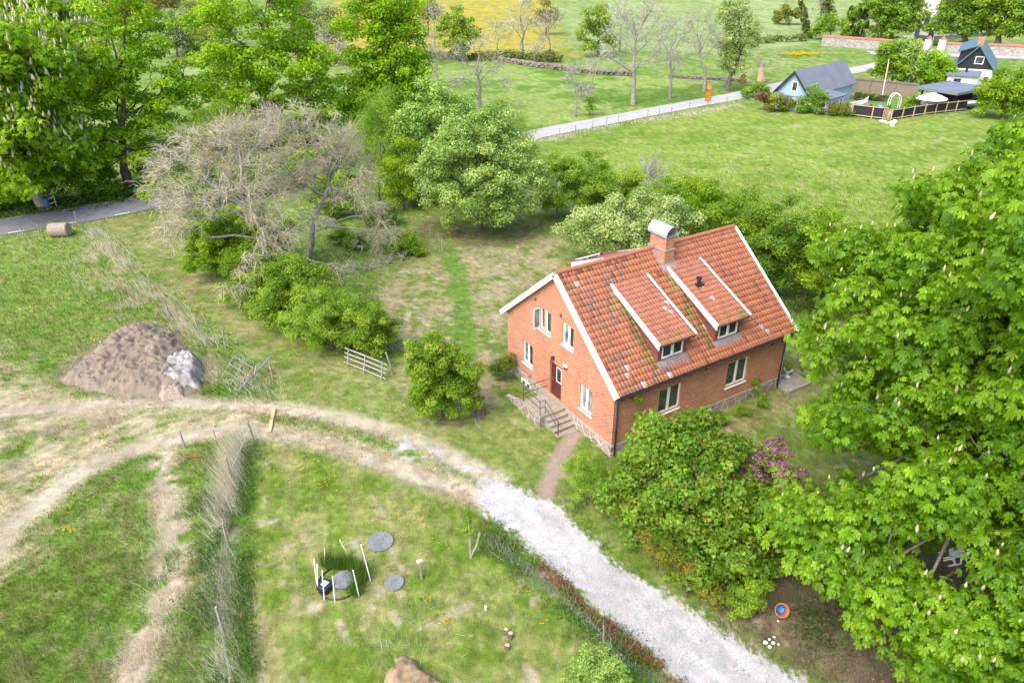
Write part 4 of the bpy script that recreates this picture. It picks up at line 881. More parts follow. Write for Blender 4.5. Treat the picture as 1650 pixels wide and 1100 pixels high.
def leaf_cloud(C, n_leaf, size, kind, pal, flat=0.7, tipcol=None, vary=0.18, hang=0.0):
    """leaf-sized faces in the clumps. returns verts, polys, colours"""
    C = np.asarray(C); cnt = np.maximum(3, (n_leaf*(C[:, 3]/C[:, 3].mean())**2).astype(int)); idx = np.repeat(np.arange(len(C)), cnt); m = len(idx)
    d = unit(m, 0.25); q = rng.random(m)**0.45; P = C[idx, :3]+d*(C[idx, 3]*q)[:, None]*np.array([1, 1, flat])
    P[:, 2] -= hang*rng.random(m)**2*C[idx, 3]
    nrm = d*0.7+unit(m)*0.65+np.array([-0.1, -0.05, 0.55]); nrm /= np.linalg.norm(nrm, axis=1)[:, None]
    a = np.cross(nrm, unit(m)); a /= np.linalg.norm(a, axis=1)[:, None]+1e-9; b = np.cross(nrm, a)
    s = size*rng.uniform(0.6, 1.35, m)
    pal = np.asarray(pal, float); ct = rng.random(len(C))[idx]; ct = np.clip(ct+rng.normal(size=m)*0.22, 0, 0.999)*(len(pal)-1); i0 = ct.astype(int); f = (ct-i0)[:, None]
    col = (pal[i0]*(1-f)+pal[np.minimum(i0+1, len(pal)-1)]*f)*(1+vary*rng.normal(size=m))[:, None]
    if tipcol is not None:
        k = rng.random(m) < tipcol[0]; col[k] = np.asarray(tipcol[1])*rng.uniform(0.8, 1.2, k.sum())[:, None]
    col = np.clip(col*FOL, 0.004, 0.8)
    def fan(n_l, L, Wd, droop, spread):
        Vs = []; ph0 = rng.uniform(0, 2*np.pi, m)
        for j in range(n_l):
            ph = ph0+spread*(j-(n_l-1)/2); e = a*np.cos(ph)[:, None]+b*np.sin(ph)[:, None]; t = np.cross(nrm, e); l = (s*L*(1-0.22*abs(j-(n_l-1)/2)/max(1, (n_l-1)/2)))[:, None]
            mid = P+e*l*(0.72 if n_l > 4 else 0.62)-np.array([0, 0, 1])*l*droop*0.4
            Vs += [P, mid-t*l*Wd, P+e*l-np.array([0, 0, 1])*l*droop, mid+t*l*Wd]
        return np.stack(Vs, 1).reshape(-1, 3), 4*n_l
    if kind == 'palm': V, k = fan(6, 1.0, 0.30, 0.5, 2*np.pi/6.5)
    elif kind == 'maple': V, k = fan(3, 1.0, 0.40, 0.25, 1.15)
    elif kind == 'fine':
        l = s[:, None]; V = np.stack([P-a*l*0.22, P-b*l*0.9+a*0, P+a*l*0.22, P+b*l*0.9], 1).reshape(-1, 3); k = 4
    else:
        l = s[:, None]; V = np.stack([P-b*l, P-a*l*0.62+nrm*l*0.12, P+b*l, P+a*l*0.62+nrm*l*0.12], 1).reshape(-1, 3); k = 4
    return V, np.arange(len(V)).reshape(-1, 4), np.repeat(col, k, axis=0)
def tubes(segs, sides=5):
    """segs rows: p(3) q(3) r0 r1 -> tapered tubes"""
    S_ = np.asarray(segs, float); p, q, r0, r1 = S_[:, :3], S_[:, 3:6], S_[:, 6], S_[:, 7]
    d = q-p; d /= np.linalg.norm(d, axis=1)[:, None]+1e-9; a = np.cross(d, np.array([0.31, 0.22, 0.93])); a /= np.linalg.norm(a, axis=1)[:, None]+1e-9; b = np.cross(d, a)
    ph = 2*np.pi*np.arange(sides)/sides; ring = a[:, None, :]*np.cos(ph)[None, :, None]+b[:, None, :]*np.sin(ph)[None, :, None]
    V = np.concatenate([p[:, None, :]+ring*r0[:, None, None], q[:, None, :]+ring*r1[:, None, None]], 1).reshape(-1, 3)
    base = (np.arange(len(S_))*2*sides)[:, None]; j = np.arange(sides); j2 = (j+1) % sides
    F = np.stack([base+j, base+j2, base+sides+j2, base+sides+j], -1).reshape(-1, 4)
    return V, F
def path_segs(pts, r0, r1):
    n = len(pts)-1; rr = np.linspace(r0, r1, n+1); return [np.concatenate([pts[i], pts[i+1], [rr[i], rr[i+1]]]) for i in range(n)]
def bend(p, q, k=5, amp=0.1, lift=0.0):
    p = np.asarray(p, float); q = np.asarray(q, float); L = np.linalg.norm(q-p); t = np.linspace(0, 1, k+1)[:, None]
    off = rng.normal(size=3)*amp*L; off2 = rng.normal(size=(k+1, 3))*amp*0.25*L; off2[0] = off2[-1] = 0
    return p*(1-t)+q*t+off*np.sin(np.pi*t)+off2+np.array([0, 0, lift*L])*np.sin(np.pi*t)
def skeleton(base, blobs, C, tr, fork=0.32, twigs=0.35, lean=None):
    """trunk, limbs to the crown masses, twigs to leaf clumps"""
    B = np.asarray([b[:4] for b in blobs], float); base = np.asarray(base, float); top = B[:, 2].max(); cen = B[:, :3].mean(0)
    h = top-base[2]; f = base+np.array([0, 0, h*fork]); f[:2] += (cen[:2]-base[:2])*0.35 if lean is None else np.asarray(lean)
    tp = bend(base-np.array([0, 0, 0.3]), f, 5, 0.03); segs = path_segs(tp, tr*1.25, tr*0.8)
    lead = bend(f, np.array([cen[0], cen[1], base[2]+h*0.86]), 6, 0.06); segs += path_segs(lead, tr*0.75, tr*0.12)
    nodes = []
    for b in B:
        i = int(np.clip((b[2]-f[2])/(h*0.6)*5-1, 0, 4)); st = lead[i] if b[2] > f[2]+h*0.12 else tp[-1-int(rng.random()*2)]
        lp = bend(st, b[:3], 5, 0.10, 0.05); rl = tr*(0.30+0.18*rng.random()); segs += path_segs(lp, rl, rl*0.3); nodes.append(lp)
    nodes = np.vstack(nodes+[lead])
    if twigs > 0 and len(C):
        k = rng.random(len(C)) < twigs
        for c in C[k]:
            d = np.linalg.norm(nodes-c[:3], axis=1); n = nodes[int(np.argmin(d))]; segs += path_segs(bend(n, c[:3], 3, 0.12), max(0.02, tr*0.13), max(0.010, tr*0.05))
    return segs
def build_plant(name, base, label, cat, group, trunk=None, crown=None, parts=(), tmat='bark', lmat='leaf', cname='crown', tname='trunk'):
    base = np.asarray(base, float); e = empty(name, tuple(base), 0, label, cat, group)
    if trunk is not None and len(trunk):
        V, F = tubes(trunk, 6); np_mesh(tname, V-base, [F], M[tmat], e, smooth=True)
    if crown is not None:
        V, F, c = crown; np_mesh(cname, V-base, [F], M[lmat], e, col=c)
    for nm, (V, F, c), m in parts:
        o = np_mesh(nm, V-base, [F], M[m], e, col=c); o['kind'] = 'stuff'
    return e
def blobs_px(base, rows, BS=BS):
    """(px, py, depth offset, radius in px) -> world masses of the crown"""
    d0 = D(base); out = []
    for r in rows:
        p = at(r[0], r[1], d0+r[2]); sl = np.linalg.norm(p-CAM); out.append((p[0], p[1], max(p[2], 0.25*r[3]*sl/FPX), BS*r[3]*sl/FPX)+tuple(r[4:5]))
    return out
LIME = [(0.066, 0.175, 0.008), (0.11, 0.24, 0.012), (0.155, 0.295, 0.018)]
LIMED = [(0.052, 0.14, 0.008), (0.088, 0.195, 0.012), (0.135, 0.25, 0.018)]
HAW = [(0.048, 0.125, 0.014), (0.085, 0.185, 0.022), (0.135, 0.245, 0.035)]
SILV = [(0.08, 0.165, 0.075), (0.13, 0.225, 0.135), (0.195, 0.295, 0.21)]
WILL = [(0.065, 0.155, 0.045), (0.11, 0.22, 0.085), (0.165, 0.285, 0.14)]
BIRCH = [(0.06, 0.15, 0.02), (0.095, 0.205, 0.03), (0.13, 0.25, 0.05)]
CHEST = [(0.04, 0.118, 0.007), (0.068, 0.172, 0.010), (0.105, 0.23, 0.018)]
MAPL = [(0.034, 0.098, 0.011), (0.062, 0.15, 0.018), (0.10, 0.205, 0.036)]
OLIVE = [(0.06, 0.10, 0.02), (0.09, 0.135, 0.035), (0.12, 0.165, 0.05)]
def tree(name, bpx, rows, label, group=None, cat='tree', cr=1.0, n=60, size=0.16, kind='oval', pal=LIME, tr=0.28, dens=1.0, flat=0.62, fork=0.3, twigs=0.3, bark='bark', lmat='leaf', tip=None, vary=0.16, hang=0.0, bz=0.0, parts_fn=None, base=None, lean=None):
    b = np.array(base if base is not None else G(*bpx)); b[2] = float(hgt(b[0], b[1])); B = blobs_px(b, rows); C = clumps(B, cr, dens*(0.95 if D(b) > 65 else 1.0), 0.85)
    C = C[C[:, 2] > b[2]+0.15]; sk = skeleton(b, B, C, tr, fork, twigs, lean) if tr else None
    return build_plant(name, b, label, cat, group, sk, leaf_cloud(C, n*(1.7 if kind == 'oval' else 1.25), size*(0.74 if kind == 'oval' else 0.88), kind, pal, flat, tip, vary, hang), parts_fn(C, b) if parts_fn else (), bark, lmat)
def candle_cloud(P, s):
    """upright blossom candles: small pale cones"""
    m = len(P); ph = np.arange(5)*2*np.pi/5; h = s*rng.uniform(0.7, 1.25, m); ax = unit(m)*0.18+np.array([0, 0, 1])
    rings = []
    for t, r in ((0, 0.16), (0.35, 0.24), (0.7, 0.14), (1.0, 0.02)):
        rings.append(P[:, None, :]+(ax*h[:, None]*t)[:, None, :]+np.stack([np.cos(ph+t*2), np.sin(ph+t*2), 0*ph], 1)[None]*(h*r)[:, None, None])
    V = np.stack(rings, 1).reshape(-1, 3); base = (np.arange(m)*20)[:, None]; j = np.arange(5); j2 = (j+1) % 5
    F = np.concatenate([np.stack([base+k*5+j, base+k*5+j2, base+k*5+5+j2, base+k*5+5+j], -1).reshape(-1, 4) for k in range(3)])
    c = np.repeat(np.array([0.58, 0.56, 0.40])*rng.uniform(0.75, 1.2, (m, 1)), 20, axis=0); c[:, 2] *= 0.95
    return V, F, c
def candles(C, share, s, zmin):
    if share > 1: C = np.repeat(C, int(share)+1, axis=0); share = share/(int(share)+1)
    k = (rng.random(len(C)) < share*np.clip((C[:, 2]-zmin)/3+0.25, 0, 1)) & (C[:, 2] > zmin); K = C[k]
    d = unit(len(K), 1.3); return K[:, :3]+d*K[:, 3:4]*np.array([1, 1, 0.75])
# ---- the great horse chestnut beside the drive
def chestnut():
    b = G(1632, 953); b[:2] += VR*4.7+VF*1.7; b[2] = 0; B = []; n = 100; lr = np.random.default_rng(11)
    for i in range(n):
        cz = 1-1.62*(i+0.5)/n; a = i*2.39996; s = math.sqrt(max(0, 1-cz*cz)); f = 1+0.13*math.sin(3*a+5*cz)+0.05*lr.normal()
        low = max(0.0, -cz); x, y, z = 9.6*s*f*(1+0.25*low)*math.cos(a), 9.6*s*f*(1+0.25*low)*math.sin(a), 9.0+8.3*cz*f
        B.append((b[0]+VR[0]*x+VF[0]*y, b[1]+VR[1]*x+VF[1]*y, max(z, 2.9), lr.uniform(1.8, 2.5)))
        if i % 2 and cz < 0.75: B.append((b[0]+VR[0]*x*0.74+VF[0]*y*0.74, b[1]+VR[1]*x*0.74+VF[1]*y*0.74, max(8.6+(z-8.6)*0.74, 3.4), 1.7))
    for px, py, z, r in [(1292, 842, 4.0, 1.15), (1330, 890, 3.8, 1.5), (1390, 930, 3.6, 1.5), (1470, 990, 3.5, 1.5), (1520, 1050, 3.4, 1.4), (1600, 1060, 3.8, 1.7), (1360, 830, 5, 1.8), (1440, 900, 4.5, 1.7), (1560, 980, 4.5, 1.9), (1640, 1000, 4.8, 2.0)]: B.append((*G(px, py, z)[:2], z, r))
    C = clumps(B, 0.85, 1.25, 0.85); C = C[C[:, 2] > 1.5]
    # a gap in the crown lets the ground show
    q = np.array(G(1531, 903))-CAM; L = np.linalg.norm(q); q /= L; r = C[:, :3]-CAM; t = r@q; C = C[np.linalg.norm(r-t[:, None]*q, axis=1) > 0.95]
    sk = skeleton(b, B, C, 0.30, 0.2, 0.3)
    e = build_plant('horse_chestnut', b, 'huge spreading horse chestnut with white blossom candles overhanging the pale stone drive', 'tree', None, sk, leaf_cloud(C, 56, 0.18, 'palm', CHEST, 0.65, None, 0.14, 0.35), (), 'bark', 'leaf')
    P = candles(C, 0.75, 0.3, 2.2)
    dist = np.linalg.norm(P-CAM, axis=1); cen = np.array(b)+np.array([0, 0, 6]); facing = ((P-cen)@(CAM-cen)) > 0
    order = np.argsort(dist+np.where(facing, 0, 100)); near, rest = order[:96], order[96:]
    V, F, c = candle_cloud(np.zeros((1, 3)), 0.21); me = None
    for i in near:
        if me is None: o = np_mesh('blossom', V, [F], M['petal'], e, col=c); me = o.data
        else: o = bpy.data.objects.new('blossom', me); COL.objects.link(o); o.parent = e
        o.location = Vector(P[i])-Vector(b); o.rotation_euler = (rng.normal()*0.2, rng.normal()*0.2, rng.uniform(0, 6)); k = rng.uniform(0.7, 1.15); o.scale = (k, k, k)
    V, F, c = candle_cloud(P[rest], 0.22); o = np_mesh('blossom', V-np.array(b), [F], M['petal'], e, col=c); o['kind'] = 'stuff'
chestnut()
def blossom_parts(share, s, zmin):
    return lambda C, b: (('blossom', candle_cloud(candles(C, share, s, zmin), s), 'petal'),)
G1 = 'tall trees along the asphalt road'
tree('horse_chestnut', (72, 338), [(45, 105, 0, 72), (-20, 170, 0, 80), (70, 225, -1, 58), (20, 255, -2, 66), (98, 150, 0, 44), (-70, 250, 0, 80), (104, 262, 0, 34), (-90, 120, 0, 80), (0, 95, 1, 50)],
     'horse chestnut covered in white blossom beside the road, at the edge of the wood', G1, cr=1.5, n=62, size=0.32, kind='palm', pal=LIME, tr=0.42, parts_fn=blossom_parts(7, 0.5, 4.0), flat=0.6, bark='palebark')
tree('horse_chestnut', (95, 262), [(95, 40, 0, 42), (55, 15, 0, 40), (120, 68, 0, 30), (30, 60, 0, 30), (85, 100, 0, 36), (100, 150, 0, 40), (20, 5, 0, 35)],
     'smaller blossoming chestnut whose top shows behind the nearest roadside chestnut'.replace('nearest ', ''), G1, cr=1.5, n=55, size=0.34, kind='palm', pal=LIME, tr=0.35, parts_fn=blossom_parts(7, 0.55, 5), bark='palebark')
tree('broadleaf_tree', (20, 245), [(15, 60, 0, 36), (-30, 40, 0, 40), (10, 100, 0, 40), (10, 150, 0, 40), (40, 10, 2, 30)], 'dark green tree wedged between the two blossoming chestnuts', G1, cr=1.5, n=70, size=0.24, pal=HAW, tr=0.3)
tree('broadleaf_tree', (207, 300), [(172, 55, 0, 40), (232, 50, 0, 42), (145, 105, 0, 36), (245, 130, 0, 50), (190, 160, 1, 48), (272, 168, 0, 36), (160, 215, 0, 44), (236, 225, 0, 50), (128, 180, 0, 34), (205, 8, 0, 38), (190, 260, -1, 48), (296, 125, 0, 22), (250, 265, 0, 36), (130, 250, 0, 32)],
     'light green tree with open layered crown showing its forked trunk, across the asphalt road', G1, cr=1.35, n=74, size=0.24, pal=LIME, tr=0.42, flat=0.42, dens=1.0)
tree('broadleaf_tree', (430, 232), [(430, 5, 0, 52), (372, 50, 0, 52), (478, 85, 0, 48), (352, 120, 0, 46), (440, 115, 0, 62), (505, 140, 0, 36), (398, 170, 0, 52), (476, 180, 0, 46), (345, 175, 0, 32), (530, 165, 0, 18), (400, 225, 0, 40), (460, 235, 0, 40), (520, 210, 0, 30), (400, 262, 0, 34), (450, 270, 0, 36), (500, 255, 0, 34), (355, 245, 0, 28), (550, 250, 0, 24), (395, -25, 0, 40), (515, 110, 0, 24)],
     'wide bright green tree standing behind the bare crowned trees', G1, cr=1.5, n=76, size=0.27, pal=LIME, tr=0.45, flat=0.5)
tree('broadleaf_tree', (632, 208), [(620, 5, 0, 46), (606, 55, 0, 48), (642, 75, 0, 46), (588, 110, 0, 38), (650, 125, 0, 42), (615, 130, 0, 46), (672, 125, 0, 20), (620, 175, 0, 54), (580, 165, 0, 28), (660, 170, 0, 34), (600, -25, 0, 35), (640, 30, 0, 38)],
     'tall narrow bright green tree with dense pointed crown beyond the garden', G1, cr=1.5, n=90, size=0.27, pal=LIME, tr=0.42, flat=0.55)
tree('birch_tree', (612, 322), [(615, 155, 0, 22), (610, 190, 0, 34), (618, 225, 0, 40), (606, 250, 0, 40), (612, 285, 0, 40), (598, 215, 0, 32), (630, 265, 0, 30)], 'pale feathery birch at the garden edge below the tall narrow tree', None, cr=0.9, n=300, size=0.11, kind='fine', pal=BIRCH, tr=0.10, hang=0.9)
tree('willow_tree', (690, 322), [(688, 160, 0, 30), (672, 195, 0, 36), (716, 195, 0, 42), (660, 235, 0, 28), (700, 250, 0, 46), (740, 175, 0, 26), (660, 290, 0, 34), (710, 300, 0, 38)], 'silvery green willow behind the bigger round willow', None, cr=1.0, n=110, size=0.15, pal=WILL, tr=0.2, lmat='leafsoft')
tree('willow_tree', (775, 372), [(775, 230, 0, 48), (730, 250, 0, 46), (822, 255, 0, 44), (775, 290, -1, 66), (708, 300, 0, 36), (840, 300, 0, 36), (760, 335, -1, 46), (815, 335, -1, 38), (700, 275, 0, 28), (855, 270, 0, 20), (735, 205, 0, 26), (800, 205, 0, 30)],
     'big round silvery green willow on the lawn behind the brick house', None, cr=0.85, n=120, size=0.135, pal=WILL, tr=0.3, fork=0.15, lmat='leafsoft', tip=(0.12, (0.11, 0.19, 0.13)))
tree('larch_tree', (846, 300), [(814, 175, 2, 17), (826, 205, 1, 27), (846, 235, 0, 30), (860, 265, 0, 26), (840, 270, 0, 26)], 'dark feathery conifer between the round willow and the hedge', None, cr=0.8, n=170, size=0.10, kind='fine', pal=HAW, tr=0.16)
tree('shrub', (652, 338), [(648, 240, 0, 18), (645, 275, 0, 27), (655, 305, 0, 24), (640, 310, 0, 20)], 'narrow dark green shrub standing in front of the silvery willows', None, 'shrub', cr=0.7, n=150, size=0.11, pal=LIMED, tr=0.1)
tree('larch_tree', (362, 290), [(362, 180, 0, 22), (350, 205, 0, 30), (375, 208, 0, 30), (362, 235, 0, 34), (340, 225, 0, 20)], 'young yellow green larch poking up behind the bare crowned trees', None, cr=0.8, n=170, size=0.13, kind='fine', pal=BIRCH, tr=0.12)
# roadside undergrowth
for i, (bp, rows, lab) in enumerate([((28, 332), [(25, 290, 0, 34), (5, 305, 0, 28), (55, 300, 0, 22)], 'shady green bush under the roadside chestnut'),
        ((135, 318), [(135, 280, 0, 32), (110, 295, 0, 24), (160, 292, 0, 26)], 'green bush between the chestnut and the open layered tree'),
        ((285, 335), [(285, 300, 0, 28), (262, 310, 0, 24), (310, 300, 0, 26)], 'roadside bush behind the lowest limbs of the bare crowned tree'),
        ((345, 325), [(345, 290, 0, 28), (325, 300, 0, 22), (368, 295, 0, 24)], 'bush behind the bare tree with the leaning trunk'),
        ((415, 312), [(415, 275, 0, 28), (392, 285, 0, 24), (438, 280, 0, 24)], 'bush hidden among the twigs between both bare trees'),
        ((480, 300), [(480, 262, 0, 28), (458, 272, 0, 24), (505, 268, 0, 24)], 'bush behind the upright mottled trunk'),
        ((550, 292), [(550, 255, 0, 28), (528, 262, 0, 24), (572, 258, 0, 24)], 'bush left of the pale feathery birch'.replace('left of', 'next to'))]):
    tree('bush', bp, rows, lab, 'bushes at the edge of the wood', 'bush', cr=0.9, n=100, size=0.17, pal=LIMED, tr=0.08)
# hedge beside the lane, bush by bush
HB = [((345, 448), [(345, 400, 0, 40), (330, 370, 0, 32), (372, 400, 0, 36), (325, 415, 0, 26), (355, 360, 2, 26)], 'hawthorn bush at the road end of the lane hedge, under the bare tree', LIMED, 'oval', 0.10),
      ((408, 488), [(408, 435, 0, 42), (388, 462, 0, 32), (430, 450, 0, 36), (420, 410, 1, 30)], 'dark hawthorn bush in the lane hedge beside the leaning trunk', LIMED, 'oval', 0.10),
      ((470, 528), [(472, 462, 0, 40), (450, 490, 0, 38), (500, 470, 0, 36), (480, 435, 1, 28)], 'leafy hawthorn bush in the middle of the lane hedge', HAW, 'oval', 0.10),
      ((535, 562), [(525, 495, 0, 40), (500, 520, 0, 38), (548, 528, 0, 36), (560, 490, 0, 28), (520, 545, 0, 26)], 'pale feathery hawthorn bush behind the low wooden gate', BIRCH, 'fine', 0.11),
      ((604, 572), [(598, 522, 0, 36), (578, 518, 0, 32), (616, 538, 0, 28), (598, 545, 0, 24)], 'pale hawthorn bush at the gate end of the lane hedge', HAW, 'oval', 0.085)]
for bp, rows, lab, pal, kd, sz in HB:
    tree('hawthorn_bush', bp, rows, lab, 'lane hedge', 'bush', cr=0.55, n=150, size=sz, kind=kd, pal=pal, tr=0.09, fork=0.15)
tree('hawthorn_bush', (712, 676), [(708, 580, 0, 38), (688, 568, 0, 32), (738, 595, 0, 34), (702, 622, 0, 40), (738, 632, 0, 32), (672, 590, 0, 22), (715, 655, 0, 28), (755, 650, 0, 20), (690, 645, 0, 24)], 'round hawthorn bush standing alone on the grass beside the tree stump', None, 'bush', cr=0.42, n=150, size=0.075, pal=HAW, tr=0.09, fork=0.12)
# garden shrubs
for bp, rows, lab, pal in [((548, 394), [(547, 378, 0, 15), (542, 386, 0, 12)], 'small dark shrub in the garden bed beyond the bare tree', HAW), ((575, 402), [(574, 388, 0, 14), (566, 394, 0, 11)], 'small grey green shrub beside the dark garden shrub', MAPL), ((658, 412), [(655, 394, 0, 18), (668, 402, 0, 14), (643, 402, 0, 14)], 'bright rounded garden shrub near the thin stakes', LIMED)]:
    tree('shrub', bp, rows, lab, 'garden shrubs', 'shrub', cr=0.45, n=110, size=0.09, pal=pal, tr=0.04)
LIL = (0.22, (0.12, 0.08, 0.26))
tree('lilac_bush', (620, 362), [(612, 340, 0, 18), (626, 348, 0, 16), (605, 352, 0, 14)], 'lilac bush with mauve blossom at the foot of the birch', None, 'bush', cr=0.5, n=110, size=0.10, pal=HAW, tr=0.05, tip=LIL)
# silver-leaved tree behind the house, hedge along the field
tree('whitebeam_tree', (1015, 432), [(1012, 345, 0, 38), (962, 360, 0, 36), (1068, 352, 0, 42), (918, 378, 0, 22), (1010, 388, 0, 52), (1105, 348, 0, 22), (945, 392, 0, 26), (1090, 385, 0, 36)], 'spreading silver leaved tree rising behind the roof ridge', None, cr=0.8, n=120, size=0.12, pal=SILV, tr=0.25, lmat='leafsoft', fork=0.18)
HF = [((898, 352), [(900, 285, 0, 32), (905, 320, 0, 30), (885, 320, 0, 22)], 'hedge bush between the round willow and the silver leaved tree', BIRCH),
      ((950, 348), [(945, 280, 0, 34), (972, 300, 0, 30), (960, 325, 0, 28)], 'pale hedge bush above the silver leaved tree', BIRCH),
      ((1005, 360), [(1000, 300, 0, 30), (1020, 320, 0, 28), (1005, 335, 0, 26)], 'hedge bush with bare shoots standing above it', HAW),
      ((1090, 385), [(1085, 320, 0, 34), (1110, 310, 0, 30), (1095, 350, 0, 32)], 'hedge bush just above the chimney', HAW),
      ((1150, 412), [(1140, 325, 0, 36), (1160, 340, 0, 34), (1150, 375, 0, 32)], 'hedge bush above the roof between chimney and gable', LIMED),
      ((1215, 442), [(1200, 345, 0, 40), (1225, 375, 0, 40), (1210, 405, 0, 34)], 'tall hedge bush beside the far gable peak', HAW),
      ((1268, 472), [(1258, 368, 0, 44), (1280, 400, 0, 42), (1262, 435, 0, 36), (1240, 410, 0, 30)], 'broad hedge bush beyond the far gable, with shaded ground before it', MAPL),
      ((1325, 490), [(1320, 390, 0, 42), (1342, 430, 0, 40), (1315, 450, 0, 36)], 'hedge bush close to the chestnut leaves', LIMED),
      ((1395, 512), [(1385, 410, 0, 44), (1405, 450, 0, 42)], 'hedge bush half hidden by the chestnut', HAW)]
for bp, rows, lab, pal in HF:
    tree('hawthorn_bush', bp, rows, lab, 'field hedge', 'bush', cr=0.7, n=150, size=0.11, pal=pal, tr=0.1, fork=0.15)
# shrubs in front of the house
tree('maple_bush', (1105, 905), [(1120, 715, 2.4, 46), (1060, 725, 2.2, 44), (1160, 738, 2.0, 38), (1020, 768, 1.4, 36), (1110, 790, 1, 70), (1182, 815, 1, 48), (1045, 835, 0.6, 46), (1150, 880, 0, 62), (1095, 880, 0.2, 48), (1205, 890, 0, 38), (1120, 935, -0.5, 40), (1175, 940, -0.5, 36), (1000, 800, 1, 24), (1128, 676, 2.6, 22), (1060, 690, 2.4, 20)],
     'large maple bush in front of the long brick wall, beside the drive', None, 'bush', cr=0.5, n=80, size=0.13, kind='maple', pal=MAPL, tr=0.07, fork=0.12, twigs=0.12, dens=1.45, tip=(0.03, (0.11, 0.09, 0.03)))
tree('spirea_bush', (945, 815), [(942, 755, 0.3, 28), (925, 765, 0.2, 24), (968, 775, 0.2, 24), (938, 790, 0, 26)], 'feathery yellow green bush by the house corner and garden path', None, 'bush', cr=0.32, n=190, size=0.06, kind='fine', pal=BIRCH, tr=0.05, fork=0.1)
tree('lilac_bush', (1255, 872), [(1240, 748, 0.6, 28), (1222, 736, 0.6, 22), (1262, 765, 0.5, 26), (1212, 760, 0.6, 20), (1250, 730, 0.7, 18), (1230, 800, 0.4, 28), (1268, 815, 0.2, 26), (1250, 850, 0, 30)], 'lilac bush with purple flower clusters between maple bush and chestnut', None, 'bush', cr=0.36, n=100, size=0.085, pal=HAW, tr=0.06, fork=0.12,
     parts_fn=lambda C, b: (('blossom', leaf_cloud(np.column_stack([C[C[:, 2] > 1.5][:, :3]+np.array([-0.05, -0.1, 0.12]), C[C[:, 2] > 1.5][:, 3]*0.8]), 85, 0.05, 'oval', [(0.10, 0.04, 0.18), (0.135, 0.065, 0.26), (0.155, 0.095, 0.30)], 0.9), 'petal'),))
tree('shrub', (1212, 992), [(1200, 962, 0, 22), (1220, 955, 0, 20), (1188, 972, 0, 16), (1212, 978, 0, 16)], 'small low shrub beside the terracotta pot', None, 'shrub', cr=0.26, n=100, size=0.055, pal=HAW, tr=0.03)
tree('shrub', (1290, 905), [(1280, 870, 0, 26), (1300, 890, 0, 24), (1268, 895, 0, 20)], 'dark shrub in the shade between lilac and chestnut', None, 'shrub', cr=0.32, n=90, size=0.07, pal=HAW, tr=0.04)
tree('rose_bush', (812, 612), [(806, 592, 0, 14), (818, 588, 0, 12), (798, 596, 0, 9), (822, 578, 0, 9)], 'dark rose bush against the gable corner by the barge board end'.replace('against', 'growing at'), None, 'bush', cr=0.28, n=90, size=0.06, pal=[(0.03, 0.07, 0.015), (0.05, 0.10, 0.02), (0.08, 0.13, 0.03)], tr=0.03)
for bp, rows, lab in [((1160, 684), [(1158, 674, 0, 10), (1168, 676, 0, 8)], 'low leafy perennial by the stone base below the first long-wall window'), ((1194, 668), [(1193, 660, 0, 9), (1200, 663, 0, 7)], 'low perennial clump midway along the stone base'), ((1226, 656), [(1225, 648, 0, 9), (1231, 651, 0, 7)], 'low perennial at the foot of the climbing rose')]:
    tree('perennial', bp, rows, lab, 'perennials along the house base', 'plant', cr=0.2, n=70, size=0.07, kind='fine', pal=HAW, tr=0.0)
tree('climbing_rose', (1222, 650), [(1218, 618, 0, 7), (1221, 628, 0, 5), (1223, 638, 0, 5)], 'slim climbing rose on the long wall right of the second window'.replace('right of', 'beside'), None, 'plant', cr=0.16, n=60, size=0.055, pal=HAW, tr=0.03)
tree('vine', (1026, 730), [(1022, 640, 0, 6), (1030, 645, 0, 4), (1026, 665, 0, 3), (1024, 690, 0, 3)], 'thin green vine climbing the wall by the corner downpipe', None, 'plant', cr=0.13, n=50, size=0.05, pal=HAW, tr=0.02)
tree('shrub', (1108, 962), [(1085, 905, 0.2, 20), (1110, 925, 0, 20), (1140, 945, 0, 20), (1165, 965, 0, 18), (1062, 885, 0.3, 16), (1040, 870, 0.3, 14)], 'low yellowish brown leaved growth at the foot of the maple bush, along the drive', None, 'shrub', cr=0.3, n=80, size=0.075, kind='maple', pal=[(0.06, 0.11, 0.015), (0.085, 0.125, 0.02), (0.10, 0.11, 0.03)], tr=0.03)
tree('shrub', (965, 1105), [(955, 1065, 0, 24), (985, 1080, 0, 22), (930, 1085, 0, 20), (960, 1092, 0, 24)], 'pale green leafy shrub on the mown grass beside the netting fence', None, 'shrub', cr=0.3, n=80, size=0.055, pal=WILL, tr=0.03)
tree('bush', (432, 425), [(420, 385, 0, 26), (445, 380, 0, 26), (432, 400, 0, 26), (410, 360, 0, 20)], 'leafy bush between the two bare crowned trees', None, 'bush', cr=0.6, n=120, size=0.11, pal=LIMED, tr=0.05)
tree('bush', (535, 352), [(520, 315, 0, 24), (548, 310, 0, 24), (535, 330, 0, 26), (560, 330, 0, 18)], 'leafy bush showing through the twigs of the upright bare tree', None, 'bush', cr=0.6, n=120, size=0.12, pal=LIMED, tr=0.05)
tree('hawthorn_bush', (440, 505), [(435, 465, 0, 30), (420, 480, 0, 26), (450, 478, 0, 26)], 'low hawthorn bush filling the lane hedge between leaning trunk and the middle', 'lane hedge', 'bush', cr=0.5, n=150, size=0.10, pal=HAW, tr=0.06, fork=0.15)
tree('hawthorn_bush', (502, 545), [(498, 500, 0, 32), (482, 515, 0, 28), (515, 515, 0, 28)], 'hawthorn bush filling the lane hedge next to the pale feathery one', 'lane hedge', 'bush', cr=0.5, n=150, size=0.095, pal=HAW, tr=0.06, fork=0.15)
